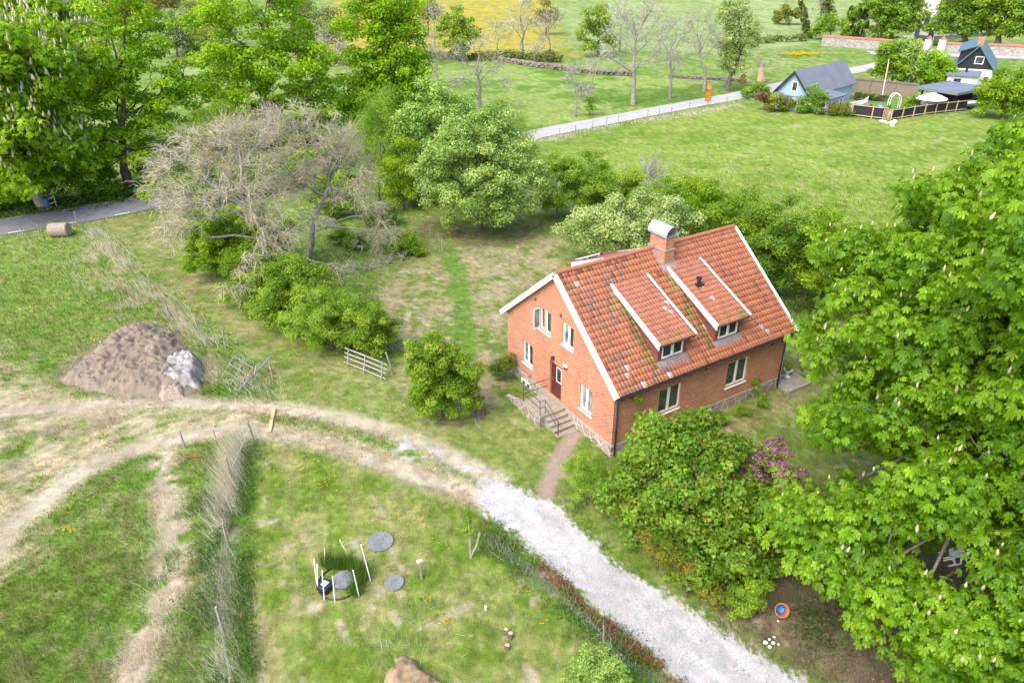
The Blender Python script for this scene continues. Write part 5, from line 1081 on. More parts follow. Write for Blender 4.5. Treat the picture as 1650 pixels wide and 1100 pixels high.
tree('hawthorn_bush', (572, 556), [(566, 520, 0, 30), (550, 528, 0, 26), (584, 530, 0, 26)], 'hawthorn bush right behind the low wooden gate rails', 'lane hedge', 'bush', cr=0.5, n=150, size=0.09, pal=HAW, tr=0.06, fork=0.15)
# ---- bare trees
def twig_burst(C, n, L, r, droop, cols, outward=None, up=0.2):
    """sprays of thin crooked twigs from each crown point"""
    k = np.repeat(np.arange(len(C)), n); m = len(k); P = C[k, :3]+unit(m)*C[k, 3:4]*0.25
    d = unit(m, up)
    if outward is not None: o = C[k, :3]-outward; o /= np.linalg.norm(o, axis=1)[:, None]+1e-9; d = d*0.8+o*0.7; d /= np.linalg.norm(d, axis=1)[:, None]
    l = L*rng.uniform(0.5, 1.3, m); segs = []; cc = np.asarray(cols)[rng.integers(0, len(cols), m)]*rng.uniform(0.8, 1.2, (m, 1)); allc = []
    for j in range(3):
        d2 = d+unit(m)*0.45-np.array([0, 0, droop*(j+1)/3]); d2 /= np.linalg.norm(d2, axis=1)[:, None]; Q = P+d2*(l/3)[:, None]
        segs.append(np.column_stack([P, Q, np.full(m, r*(1-0.28*j)), np.full(m, r*(1-0.28*(j+1)))])); allc.append(cc)
        if j == 0:
            d3 = d+unit(m)*0.9; d3 /= np.linalg.norm(d3, axis=1)[:, None]; segs.append(np.column_stack([Q, Q+d3*(l*0.45)[:, None], np.full(m, r*0.7), np.full(m, r*0.25)])); allc.append(cc)
        P = Q; d = d2
    V, F = tubes(np.vstack(segs), 3); return V, F, np.repeat(np.vstack(allc), 6, axis=0)
def bare_tree(name, bpx, rows, label, group, cr, n, L, r, tr, cols, droop=0.25, fork=0.3, bark='palebark', leaf=None, up=0.2, lean=None, base=None, dens=1.0, cat='tree', twigs=0.8):
    b = np.array(base if base is not None else G(*bpx)); b[2] = float(hgt(b[0], b[1])); B = blobs_px(b, rows, 1.05); C = clumps(B, cr, dens, 0.85, -0.9); C = C[C[:, 2] > b[2]+0.4]
    sk = skeleton(b, B, C, tr, fork, twigs, lean); cen = np.asarray([q[:3] for q in B]).mean(0)
    e = build_plant(name, b, label, cat, group, sk, None, (), bark)
    V, F, c = twig_burst(C, n, L, r, droop, cols, cen, up); np_mesh('crown', V-b, [F], M['twig'], e, col=c)
    if leaf:
        V, F, c = leaf_cloud(C, *leaf); o = np_mesh('foliage', V-b, [F], M['leaf'], e, col=c)
    return e
TAN = [(0.48, 0.41, 0.27), (0.37, 0.315, 0.21), (0.54, 0.49, 0.38), (0.40, 0.375, 0.31), (0.45, 0.385, 0.18)]
GREY = [(0.38, 0.35, 0.30), (0.29, 0.27, 0.23), (0.45, 0.41, 0.36)]
bare_tree('bare_tree', (472, 462), [(350, 240, 3, 46), (300, 260, 2, 38), (410, 240, 1, 40), (280, 310, 0, 34), (330, 320, -1, 40), (390, 300, 0, 44), (270, 370, -2, 24), (300, 350, -2, 26), (420, 330, -1, 36), (400, 430, -4, 22), (380, 465, -4, 18), (440, 380, -3, 30), (540, 430, -3, 20), (380, 210, 2, 30), (265, 275, 1, 20)],
          'bare crowned tree with a leaning trunk above the lane hedge', 'bare crowned garden trees', 0.85, 14, 1.35, 0.018, 0.27, TAN, 0.35, 0.35, twigs=1.0, dens=1.35)
bare_tree('bare_tree', (492, 425), [(455, 220, 1, 36), (490, 210, 0, 34), (540, 235, 0, 36), (575, 270, 0, 28), (520, 290, 0, 40), (470, 280, 0, 36), (570, 310, -1, 26), (600, 345, -1, 20), (505, 350, -2, 26), (440, 200, 1, 26), (560, 245, 0, 24), (590, 290, -1, 18), (620, 378, -1, 16)],
          'bare crowned tree with an upright mottled trunk in the garden', 'bare crowned garden trees', 0.85, 14, 1.35, 0.018, 0.25, TAN, 0.3, 0.3, twigs=1.0, dens=1.35)
bare_tree('bare_shrub', (602, 408), [(600, 385, 0, 22), (625, 390, 0, 16)], 'leafless yellowish shrub in the garden bed', None, 0.6, 14, 0.9, 0.016, 0.05, TAN, 0.1, 0.1, cat='shrub')
bare_tree('bare_shrub', (1042, 345), [(1040, 285, 0, 20), (1030, 300, 0, 16), (1055, 275, 0, 14)], 'tall bare shoots standing out of the field hedge', None, 0.9, 9, 1.6, 0.024, 0.06, GREY, -0.3, 0.1, up=1.2, cat='shrub')
# ================================================================ things on the ground near the house
def gz(p): return (float(p[0]), float(p[1]), float(hgt(p[0], p[1])))
def V3(p, z): return (float(p[0]), float(p[1]), float(z))
# heaps of earth
def heap(name, mat, poly, hmax, label, cat, rough=0.25, seed=300, peak=None):
    Pw = PW(poly); lo = Pw.min(0)-0.3; hi = Pw.max(0)+0.3; st = max(0.07, (hi-lo).max()/110)
    xs = np.arange(lo[0], hi[0], st); ys = np.arange(lo[1], hi[1], st); X, Y = np.meshgrid(xs, ys); x = X.ravel(); y = Y.ravel()
    d = seg_d(x, y, Pw, True); d = np.where(inside(x, y, Pw), d, -d)+(fbm(x*1.6, y*1.6, seed)-0.5)*0.7
    R0 = d.max(); t = np.clip(d/R0, 0, 1); z = hmax*np.minimum(1, 1.5*(1-(1-t)**2.0))*(0.7+0.6*fbm(x*0.8, y*0.8, seed+3))
    z = z+rough*1.3*(fbm(x*2.2, y*2.2, seed+5, 5)-0.5)*np.clip(d*2, 0, 1)+1.2*rough*(fbm(x*5, y*5, seed+9, 3)-0.5)*np.clip(d*2, 0, 1)
    z = np.where(d > 0, z, -0.12); I = np.arange(len(x)).reshape(X.shape); F = np.stack([I[:-1, :-1], I[:-1, 1:], I[1:, 1:], I[1:, :-1]], -1).reshape(-1, 4)
    F = F[(d[F] > -0.15).any(1)]; used, inv = np.unique(F, return_inverse=True)
    o = np_mesh(name, np.column_stack([x, y, z])[used], [inv.reshape(-1, 4)], mat, smooth=True); tag(o, label, cat); return o
heap('soil_heap', M['soil'], [(98, 612), (130, 585), (160, 555), (200, 528), (245, 522), (285, 538), (300, 560), (310, 600), (322, 625), (290, 638), (210, 640), (140, 630)], 0.74, 'big heap of brown dug soil on the edge of the worn field track', 'heap', 0.42)
heap('rubble_heap', M['plaster'], [(252, 612), (268, 588), (300, 576), (322, 578), (330, 600), (320, 626), (285, 632), (258, 626)], 0.75, 'low heap of whitish lumpy rubble against the big soil heap', 'heap', 0.28, 320)
heap('soil_heap', M['sandsoil'], [(625, 1085), (640, 1062), (660, 1060), (690, 1080), (720, 1110), (690, 1140), (620, 1140)], 0.55, 'small heap of sandy soil on the mown grass', 'heap', 0.22, 340)
heap('dry_weed_heap', M['hay'], [(252, 628), (275, 612), (300, 618), (300, 640), (262, 644)], 0.4, 'brown heap of dead weeds at the foot of the whitish rubble', 'heap', 0.3, 350)
def clods():
    P = []; Pw = PW([(85, 605), (150, 555), (215, 520), (290, 530), (335, 600), (325, 645), (200, 655), (110, 635)]); dg = bpy.context.evaluated_depsgraph_get(); dg.update()
    lo, hi = Pw.min(0), Pw.max(0); q = rng.uniform(lo, hi, (1600, 2)); q = q[inside(q[:, 0], q[:, 1], Pw)]; b = MB()
    for x, y in q[:480]:
        ok, loc, nn, ix, ob, mw = S.ray_cast(dg, Vector((x, y, 4)), Vector((0, 0, -1)))
        if not ok: continue
        r = 0.02+0.07*rng.random()**3; Mx = Matrix.Rotation(rng.uniform(0, 6), 4, 'Z') @ Matrix.Rotation(rng.uniform(0, 1), 4, 'X'); Mx.translation = Vector((x, y, loc.z+r*0.3)); b.mi = int(rng.random() < 0.22)
        b.lathe([(r*0.4, -r*0.8), (r*1.1, -r*0.2), (r*0.8, r*0.5), (r*0.3, r*0.75)], (0, 0, 0), 5, Mx)
    tag(b.build('soil_clods', [M['sandsoil'], M['plaster']]), kind='stuff')
clods()
# flat round lids
def lid(p, r, label, group='round lids in the grass'):
    e = empty('manhole_cover', gz(p), 0, label, 'cover', group); b = MB(); b.lathe([(r*1.02, -0.1), (r*1.02, 0.05), (r, 0.07), (r*0.93, 0.075), (r*0.9, 0.068), (r*0.4, 0.072), (0.01, 0.073)], n=28); b.build('lid', M['lid'], e)
    b = MB()
    for k in range(2): b.bar((-r*0.3, (k-0.5)*r*0.5, 0.08), (r*0.3, (k-0.5)*r*0.5, 0.08), 0.03, 0.02)
    b.build('handle', M['lid'], e)
    return e
lid(G(613, 873), 0.56, 'larger pale grey round lid lying in the grass near the ring of white poles')
lid(G(635, 939), 0.40, 'smaller grey round lid lying in the grass near the small post')
# well pit with a ring of white poles
def pit():
    c = G(548, 938); e = empty('well_pit', gz(c), 0, 'black lined round pit in the grass inside the ring of white poles', 'pit')
    b = MB(); b.lathe([(0.90, -0.1), (0.91, 0.05), (0.88, 0.08), (0.86, 0.05), (0.84, -0.05)], n=28); b.build('rim', M['black'], e)
    b = MB(); b.lathe([(0.84, -0.02), (0.01, -0.012)], n=24); b.build('floor', M['soil'], e)
    q = G(554, 936); d = (q[0]-c[0], q[1]-c[1]); b = MB(); b.lathe([(0.46, 0.02), (0.47, 0.13), (0.45, 0.15), (0.02, 0.155)], (d[0], d[1], 0), 24); b.build('lid', M['lid'], e)
    q = G(525, 948); e2 = empty('pump_box', (q[0], q[1], 0.0), 0.5, 'small black box with a white top in the lined pit', 'box')
    b = MB(); b.box((-0.26, -0.26, -0.02), (0.26, 0.26, 0.28)); b.build('body', M['black'], e2, bevel=0.03)
    b = MB(); b.box((-0.13, -0.12, 0.282), (0.13, 0.12, 0.33)); b.build('lid', M['white'], e2, bevel=0.02)
pit()
k_ = [((548, 870), (567, 902)), ((582, 878), (598, 936)), ((523, 884), (522, 912)), ((506, 902), (510, 940)), ((511, 910), (511, 952)), ((519, 920), (522, 966)), ((536, 929), (539, 968)), ((569, 919), (579, 960))]
plab = ['tilted white pole standing at the back of the lined pit', 'white pole leaning over the reeds nearest the pale lid'.replace('nearest', 'towards'), 'short white pole behind the reeds of the pit', 'white pole at the outer end of the ring, paired with a shorter one', 'shorter white pole of the close pair at the pit edge', 'white pole standing before the small black box', 'upright white pole between black box and grey lid of the pit', 'white pole in front of the reeds, leaning outwards']
for (t, b_), lb in zip(k_, plab):
    p = G(*b_); top = at(t[0], t[1], D(p)+0.05); b = MB(); b.tube([(0, 0, -0.2), tuple(top-p)], 0.024, 8); b.lathe([(0.03, -0.01), (0.03, 0.02)], tuple(top-p), 8)
    tag(b.build('white_pole', M['white'], None, loc=gz(p)), lb, 'pole', 'ring of white poles')
def reeds():
    P = []
    for (x, y, a, b_, n) in [(548, 912, 22, 6, 800), (580, 928, 12, 14, 800), (572, 954, 9, 6, 260), (528, 908, 10, 5, 300)]:
        for _ in range(n): P.append(G(x+rng.normal()*a*0.6, y+rng.normal()*b_*0.6))
    P = np.array(P); m = len(P); h = rng.uniform(0.35, 0.8, m); d = rng.normal(size=(m, 3))*0.22+np.array([0, 0, 1])
    c = np.asarray([(0.07, 0.16, 0.018), (0.11, 0.21, 0.025), (0.16, 0.26, 0.04)])[rng.integers(0, 3, m)]; tag(blade_mesh('reeds', P, P+d*h[:, None], np.full(m, 0.022), c, M['grass']), kind='stuff')
reeds()
# posts and fences
def post(p, h, r=0.05, mat='oldwood', label=None, group=None, lean=(0, 0), name='fence_post', cat='post', sq=False):
    b = MB()
    if sq: b.bar((0, 0, -0.3), (lean[0], lean[1], h), r*1.8)
    else: b.tube([(0, 0, -0.3), (lean[0]*0.5, lean[1]*0.5, h*0.5), (lean[0], lean[1], h)], [r*1.05, r, r*0.92], 8)
    return tag(b.build(name, M[mat], None, loc=gz(p)), label, cat, group)
def fence(name, pts, h, r, mat, label, group=None, wires=3, wmat='galv', wr=0.006, lean=None, cat='fence'):
    """posts (parts) and strained wire (part)"""
    b0 = np.array(gz(pts[0])); e = empty(name, tuple(b0), 0, label, cat, group)
    tops = []
    for i, p in enumerate(pts):
        q = np.array(gz(p))-b0; l = (lean or {}).get(i, (rng.normal()*0.04, rng.normal()*0.04)); hh = h*(0.93+0.14*rng.random())
        m = MB(); m.tube([tuple(q+[0, 0, -0.3]), tuple(q+[l[0]*0.5, l[1]*0.5, hh*0.5]), tuple(q+[l[0], l[1], hh])], [r*1.05, r, r*0.9], 7); m.build('post', M[mat], e)
        tops.append((q, l, hh))
    if wires:
        w_ = MB()
        for k in range(wires):
            t = (k+0.8)/wires
            for (q0, l0, h0), (q1, l1, h1) in zip(tops[:-1], tops[1:]):
                a = q0+np.array([l0[0]*t, l0[1]*t, h0*t*0.97]); c = q1+np.array([l1[0]*t, l1[1]*t, h1*t*0.97]); mid = (a+c)/2-np.array([0, 0, 0.04])
                w_.tube([tuple(a), tuple(mid), tuple(c)], wr, 4, cap=False)
        w_.build('wire', M[wmat], e)
    return e
fence('wire_fence', [G(125, 362), G(184, 414), G(272, 508), G(364, 560), G(440, 612)], 1.25, 0.055, 'oldwood', 'old wire fence with grey posts running from the road through the dry grass', None, 3)
fence('wire_fence', [G(411, 714), G(375, 775), G(369, 880), G(361, 1020), G(378, 1130)], 1.35, 0.055, 'oldwood', 'old wire fence with leaning posts beside the mown grass, in the tall dry stems', None, 3, lean={0: (-0.12, 0.1), 1: (-0.05, 0.05)})
# gate opening: corner post, rail, brace, red post
post(G(299, 722), 1.05, 0.05, 'oldwood', 'grey corner post with a rail at the bend of the track', None, (-0.05, 0.05))
post(G(352, 718), 0.95, 0.022, 'redpaint', 'thin red painted post beside the track', None, (-0.06, 0.05), 'marker_post')
def rail():
    a = G(299, 722); c = G(411, 714); b = MB(); b.tube([(a[0]-0.05, a[1]+0.05, 0.95), (c[0]-0.1, c[1]+0.1, 1.08)], 0.03, 7); tag(b.build('fence_rail', M['greywood']), 'grey rail between corner post and leaning fence post at the track', 'rail')
    a = G(376, 772); c = G(411, 712); b = MB(); b.tube([(a[0], a[1], 0.55), (c[0]-0.05, c[1]+0.05, 0.95)], 0.028, 7); tag(b.build('fence_brace', M['greywood']), 'slanting grey brace between two leaning posts of the stem grown fence', 'brace')
    a = G(297, 738); c = G(325, 737); b = MB(); b.tube([(a[0], a[1], 0.06), (c[0], c[1], 0.08)], 0.05, 7); tag(b.build('log', M['rust']), 'short reddish log lying at the foot of the corner post', 'log')
rail()
def plank():
    a = G(434, 697); c = G(442, 660); b = MB(); b.bar((0, 0, 0.05), (c[0]-a[0], c[1]-a[1], 0.09), 0.20, 0.05); tag(b.build('plank', M['freshwood'], None, loc=gz(a), bevel=0.006), 'pale orange plank lying across the wheel track', 'plank')
plank()
# old tubular gate lying in the grass by the soil heap
def tube_gate():
    a = G(357, 612); c = G(388, 632); d = G(440, 592); e = empty('field_gate', gz(a), 0, 'collapsed grey tubular gate leaning in the weeds beside the soil heap', 'gate'); b0 = np.array(a)
    b = MB(); T = lambda p, q: b.tube([p, q], 0.025, 6)
    u = np.array([c[0]-a[0], c[1]-a[1]]); t = G(385, 590); w_ = np.array([t[0]-a[0], t[1]-a[1]])*0.85
    P = lambda i, j: (u[0]*i+w_[0]*j, u[1]*i+w_[1]*j, 0.1+0.75*j)
    for j in (0, 0.33, 0.66, 1): T(P(0, j), P(1, j))
    for i in (0, 0.5, 1): T(P(i, 0), P(i, 1))
    b.build('frame', M['galv'], e)
    b = MB(); b.tube([(c[0]-a[0], c[1]-a[1], 0.25), (d[0]-a[0], d[1]-a[1], 0.75)], 0.05, 8); b.build('gate_beam', M['galv'], e)
    post(G(394, 618), 0.7, 0.02, 'redpaint', 'thin red stake beside the collapsed tubular gate', None, (0.05, 0), 'marker_post')
    post(G(407, 618), 0.9, 0.03, 'freshwood', 'pale stick leaning beside the collapsed tubular gate', None, (0.45, 0.35), 'stick', 'stick')
tube_gate()
# wooden gate leaning by the hedge
def wood_gate():
    a = np.array(G(559, 588)); c = np.array(G(617, 612)); u = (c-a)[:2]; L = np.hypot(*u); u = u/L; nrm = np.array([-u[1], u[0]]); nrm = nrm if nrm@VF > 0 else -nrm
    e = empty('wooden_gate', gz(a), 0, 'low grey wooden gate of round rails leaning by the hedge end', 'gate')
    P = lambda s, z, o=0.0: (u[0]*s+nrm[0]*(0.25*z+o), u[1]*s+nrm[1]*(0.25*z+o), z)
    for z in (0.12, 0.45, 0.72, 1.0):
        b = MB(); b.tube([P(-0.25, z), P(L*0.5, z+0.03), P(L+0.25, z)], [0.04, 0.045, 0.035], 7); b.build('rail', M['greywood'], e)
    for s in (0.1, L*0.5, L-0.1):
        b = MB(); b.tube([P(s, -0.2, -0.06), P(s, 1.1, -0.06)], 0.04, 7); b.build('stile', M['greywood'], e)
wood_gate()
post(G(634, 603), 1.5, 0.06, 'oldwood', 'leaning wooden post at the end of the low wooden gate', None, (-0.25, 0.2))
# stump by the round hawthorn
def stump():
    p = G(773, 668); e = empty('tree_stump', gz(p), 0, 'tall rotten tree stump with pale top beside the round hawthorn', 'stump'); b = MB(); n = 14
    for (r, z) in [(0.42, -0.1), (0.34, 0.15), (0.29, 0.5), (0.28, 0.9), (0.30, 1.02)]:
        for j in range(n): t = 2*math.pi*j/n; rr = r*(1+0.13*math.sin(3*t+z)+0.06*rng.normal()); b.v.append((rr*math.cos(t), rr*math.sin(t), z+(0.05*rng.normal() if z > 0.95 else 0)))
    for i in range(4):
        for j in range(n): j2 = (j+1) % n; b.f.append((i*n+j, i*n+j2, (i+1)*n+j2, (i+1)*n+j)); b.m.append(0)
    b.build('trunk', M['bark'], e)
    b = MB(); b.lathe([(0.27, 0.96), (0.20, 1.0), (0.02, 0.99)], n=14); b.build('cut_face', M['plaster'], e)
stump()
def stick(a, c, r, mat, label): b = MB(); b.tube([(0, 0, -0.1), tuple(np.array(c)-np.array(a))], [r, r*0.6], 6); tag(b.build('stick', M[mat], None, loc=gz(a)), label, 'stick')
stick(G(777, 705), at(765, 676, D(G(777, 705))), 0.028, 'palebark', 'pale stick leaning up at the foot of the round hawthorn')
# netting along the drive
def net():
    pts = [np.array(gz(G(*q))) for q in [(783, 868), (815, 898), (850, 925), (900, 968), (942, 1002), (972, 1040), (1010, 1075), (1070, 1115)]]; b0 = pts[0]; e = empty('netting_fence', tuple(b0), 0, 'sagging wire netting fence on rusty posts along the stone drive', 'fence')
    for q, h, m_, l in [(0, 1.15, 'rust', (0.0, 0.05)), (5, 1.1, 'oldwood', (-0.02, 0.03))]:
        b = MB(); p = pts[q]-b0; b.tube([tuple(p+[0, 0, -0.3]), tuple(p+[l[0], l[1], h])], 0.026, 7); b.build('post', M[m_], e)
    b = MB(); H_ = 0.55; P_ = []
    for a, c in zip(pts[:-1], pts[1:]):
        n = max(2, int(np.linalg.norm(c-a)/0.16))
        for i in range(n): P_.append((a+(c-a)*i/n)-b0)
    P_ = np.array(P_); hz = H_*(0.75+0.4*vnoise(np.arange(len(P_))*0.22, np.zeros(len(P_)), 400)); sg = 0.12*(vnoise(np.arange(len(P_))*0.15, np.zeros(len(P_))+3, 401)-0.5)
    for j in range(5):
        t = j/4
        for i in range(len(P_)-1):
            a = P_[i]+np.array([sg[i]*t, sg[i]*t, hz[i]*t+0.03]); c = P_[i+1]+np.array([sg[i+1]*t, sg[i+1]*t, hz[i+1]*t+0.03]); b.tube([tuple(a), tuple(c)], 0.0035, 3, cap=False)
    for i in range(len(P_)): b.tube([tuple(P_[i]+[0, 0, 0.03]), tuple(P_[i]+np.array([sg[i], sg[i], hz[i]+0.03]))], 0.003, 3, cap=False)
    b.build('netting', M['galv'], e)
net()
# pruned trunks, little post, cut stubs
def pollard():
    p = G(759, 898); e = empty('pruned_tree', gz(p), 0, 'small pruned tree with two cut trunks sprouting leaves beside the drive', 'tree'); b0 = np.array(gz(p)); d = D(p)
    t1 = at(753, 820, d+0.1)-b0; t2 = at(773, 858, d)-b0; t3 = at(748, 852, d)-b0
    b = MB(); b.tube([(0, 0, -0.2), tuple(t1*0.45+[0.02, 0, 0]), tuple(t1)], [0.07, 0.055, 0.045], 8); b.tube([(0, 0, 0.1), tuple(t2*0.5+[0.05, -0.03, 0]), tuple(t2)], [0.055, 0.05, 0.042], 8); b.tube([tuple(t1*0.35), tuple(t3)], [0.04, 0.03], 7); b.build('trunk', M['oldwood'], e)
    C = np.array([[*(t1*s), 0.16] for s in (0.55, 0.75, 0.9, 1.0)]+[[*(t3*0.9), 0.13], [*(t1*0.6+[-0.15, 0.05, 0]), 0.14]]); V, F, c = leaf_cloud(C, 60, 0.05, 'oval', LIMED, 1.0); np_mesh('foliage', V, [F], M['leaf'], e, col=c)
pollard()
def little_post():
    p = G(679, 932); e = empty('marker_post', gz(p), 0, 'short wooden post with a white cap near the smaller grey lid', 'post'); t = at(676, 904, D(p))-np.array(gz(p))
    b = MB(); b.bar((0, 0, -0.2), tuple(t), 0.09); b.build('post', M['oldwood'], e); b = MB(); b.box((t[0]-0.11, t[1]-0.08, t[2]), (t[0]+0.11, t[1]+0.08, t[2]+0.05)); b.build('cap', M['white'], e, bevel=0.01)
little_post()
def stub(q, h, r, label):
    e = empty('cut_stub', gz(G(*q)), 0, label, 'stump', 'cut stubs in the grass'); b = MB(); b.tube([(0, 0, -0.1), (0.02, 0.02, h)], [r*1.1, r], 9); b.build('trunk', M['bark'], e); b = MB(); b.lathe([(r*0.98, 0), (0.01, 0.004)], (0.02, 0.02, h+0.002), 10); b.build('cut_face', M['cut'], e)
stub((815, 1020), 0.18, 0.09, 'cut stub in the mown grass, highest up the group of three'); stub((822, 1028), 0.25, 0.10, 'middle cut stub, the thickest of three in the mown grass'); stub((817, 1045), 0.16, 0.10, 'cut stub in the mown grass, lowest of the group of three')
def plant_marker():
    p = G(783, 982); b = MB(); b.box((-0.04, -0.03, -0.05), (0.04, 0.03, 0.16)); b.lathe([(0.05, 0.16), (0.05, 0.2), (0.02, 0.23)], n=8); tag(b.build('marker_peg', M['white'], None, loc=gz(p), bevel=0.01), 'small white peg standing in a tuft on the mown grass', 'peg')
plant_marker()
# terracotta pot lying on its side
def pot():
    p = np.array(gz(G(1257, 990))); e = empty('flower_pot', tuple(p), 0, 'terracotta pot tipped on its side with blue plastic inside, by the drive', 'pot')
    ax = Vector((-VF[0]*0.75-VR[0]*0.1, -VF[1]*0.75-VR[1]*0.1, 0.62)).normalized(); Mx = ax.to_track_quat('Z', 'Y').to_matrix().to_4x4(); Mx.translation = Vector((0, 0, 0.14))-ax*0.14+Vector((VF[0]*0.1, VF[1]*0.1, 0.06))
    b = MB(); b.lathe([(0.16, 0.0), (0.22, 0.32), (0.26, 0.33), (0.27, 0.42), (0.235, 0.42), (0.20, 0.30), (0.15, 0.04)], (0, 0, 0), 22, Mx); b.build('body', M['terracotta'], e, smooth=False)
    b = MB(); b.lathe([(0.18, 0.17), (0.13, 0.23), (0.05, 0.20)], (0, 0, 0), 9, Mx); b.build('lining', M['blue'], e)
pot()
def rock(p, s, mat, name, label, cat, group, flat=0.6):
    b = MB(); r = random.Random(int(p[0]*1000)); k = [(1, 0, 0), (-1, 0, 0), (0, 1, 0), (0, -1, 0), (0, 0, 1), (0, 0, -1)]
    import bmesh
    bm = bmesh.new(); bmesh.ops.create_icosphere(bm, subdivisions=2, radius=s)
    for v in bm.verts: f = 1+0.28*(vnoise(np.array([v.co.x/s*1.3+p[0]*7]), np.array([v.co.y/s*1.3+v.co.z/s+p[1]*5]), 7)[0]-0.5)*2; v.co *= f; v.co.z *= flat
    me = bpy.data.meshes.new(name); bm.to_mesh(me); bm.free(); me.materials.append(M[mat]); o = bpy.data.objects.new(name, me); COL.objects.link(o); o.location = (p[0], p[1], p[2]+s*flat*0.6); return tag(o, label, cat, group)
for i, (q, s) in enumerate([((1233, 1035), 0.085), ((1240, 1042), 0.07), ((1246, 1036), 0.075), ((1240, 1030), 0.05), ((1254, 1038), 0.045), ((1247, 1026), 0.05), ((1254, 1000), 0.05)]):
    rock(gz(G(*q)), s, 'white', 'white_stone', 'white stone on the bare ground by the drive below the terracotta pot', 'stone', 'white stones by the drive')
# white plastic chair tipped over under the chestnut
def chair():
    p = np.array(gz(G(1531, 905))); e = empty('garden_chair', tuple(p), 0, 'white plastic garden chair tipped over on bare soil beneath the chestnut', 'chair'); R0 = Matrix.Rotation(1.0, 4, 'Z') @ Matrix.Rotation(R_(68), 4, 'X'); R0.translation = Vector((0, 0, 0.27))
    b = MB(); b.box((-0.23, -0.22, -0.02), (0.23, 0.22, 0.02), R0); b.build('seat', M['white'], e, bevel=0.015)
    b = MB()
    for i in range(5): x = -0.2+0.1*i; b.box((x-0.035, 0.20, 0.02), (x+0.035, 0.235, 0.42), R0)
    b.box((-0.25, 0.2, 0.42), (0.25, 0.24, 0.5), R0); b.build('backrest', M['white'], e)
    for sx in (-1, 1):
        for sy in (-1, 1): b = MB(); b.box((sx*0.21-0.022, sy*0.2-0.022, -0.43), (sx*0.21+0.022, sy*0.2+0.022, -0.02), R0); b.build('leg', M['white'], e)
        b = MB(); b.box((sx*0.25-0.02, -0.2, 0.2), (sx*0.25+0.02, 0.22, 0.235), R0); b.box((sx*0.25-0.02, -0.2, 0.0), (sx*0.25+0.02, -0.16, 0.2), R0); b.build('armrest', M['white'], e)
chair()
# urn with pink flowers at the far corner
def urn():
    p = (12.9, 1.1, 0.0); p = np.array(gz(G(1268, 607))); e = empty('flower_urn', tuple(p), 0, 'white pedestal urn planted with pink flowers at the far house corner', 'urn')
    b = MB(); b.lathe([(0.17, 0.0), (0.17, 0.05), (0.06, 0.09), (0.05, 0.24), (0.12, 0.30), (0.22, 0.42), (0.26, 0.52), (0.23, 0.52), (0.15, 0.45)], n=18); b.build('body', M['white'], e)
    V, F, c = leaf_cloud(np.array([[0, 0, 0.66, 0.22], [0.1, 0.05, 0.6, 0.16], [-0.1, -0.05, 0.62, 0.16]]), 90, 0.05, 'oval', HAW, 0.8); np_mesh('foliage', V, [F], M['leaf'], e, col=c)
    V, F, c = leaf_cloud(np.array([[0, 0, 0.76, 0.16], [0.16, 0.02, 0.68, 0.1], [-0.1, -0.1, 0.7, 0.1]]), 26, 0.045, 'oval', [(0.22, 0.03, 0.10), (0.26, 0.1, 0.25)], 0.8); np_mesh('blossom', V, [F], M['petal'], e, col=c)
urn()
def flower_box():
    p = np.array(gz(G(1093, 700))); p[2] = 0; p[:2] = (3.55, -0.30); e = empty('flower_tub', tuple(p), 0, 'tub of white and purple flowers below the first window of the long wall', 'planter'); b = MB(); b.lathe([(0.24, 0.0), (0.30, 0.5), (0.33, 0.52), (0.33, 0.58), (0.28, 0.58)], n=16); b.build('body', M['terracotta'], e)
    V, F, c = leaf_cloud(np.array([[0, 0, 0.74, 0.25], [0.22, -0.05, 0.74, 0.18], [-0.2, 0.0, 0.72, 0.18]]), 70, 0.06, 'oval', [(0.27, 0.33, 0.60), (0.27, 0.33, 0.60), (0.13, 0.05, 0.30), (0.04, 0.10, 0.03)], 0.8); np_mesh('blossom', V, [F], M['petal'], e, col=c)
flower_box()
fence('wire_fence', [G(1284, 594), G(1335, 580), G(1390, 568)], 1.2, 0.03, 'oldwood', 'short wire fence beyond the far corner of the brick house', None, 2)
fence('stake_row', [G(694, 396), G(709, 408), G(713, 410)], 1.5, 0.025, 'greywood', 'thin grey stakes with string at the end of the garden bed', None, 1)
stick(G(574, 430), at(566, 405, D(G(574, 430))), 0.03, 'palebark', 'white stick leaning in the hedge below the bare trees')
def brush_pile():
    C = []
    for q in [(570, 440), (590, 436), (610, 428), (630, 425), (650, 420)]:
        p = gz(G(*q)); C.append([p[0], p[1], 0.25, 0.5])
    V, F, c = twig_burst(np.array(C), 30, 1.2, 0.018, 0.3, GREY); tag(np_mesh('brushwood', V, [F], M['twig'], col=c), kind='stuff')
brush_pile()
# roadside: rail stand with blue bin, hay bale
def stand():
    a = np.array(gz(G(77, 339))); c = np.array(gz(G(92, 334))); u = c-a; e = empty('roadside_stand', tuple(a), 0, 'pale wooden rail stand at the far edge of the asphalt road', 'stand')
    for q in (0*u, u): b = MB(); b.bar(tuple(q+[0, 0, -0.3]), tuple(q+[0, 0, 1.2]), 0.12); b.build('post', M['freshwood'], e)
    for z in (0.55, 1.05): b = MB(); b.bar(tuple([0, 0, z]-u*0.08), tuple(u*1.08+[0, 0, z]), 0.05, 0.16); b.build('rail', M['freshwood'], e)
    e2 = empty('litter_bin', tuple(a+u*0.25-np.array([VF[0], VF[1], 0])*0.22), 0, 'dark blue litter bin hung on the pale roadside rail stand', 'bin'); b = MB(); b.lathe([(0.20, 0.45), (0.25, 1.15), (0.27, 1.17), (0.22, 1.17)], n=14); b.build('body', M['blue'], e2); b = MB(); b.lathe([(0.27, 1.18), (0.24, 1.26), (0.02, 1.28)], n=14); b.build('lid', M['darkmetal'], e2)
stand()
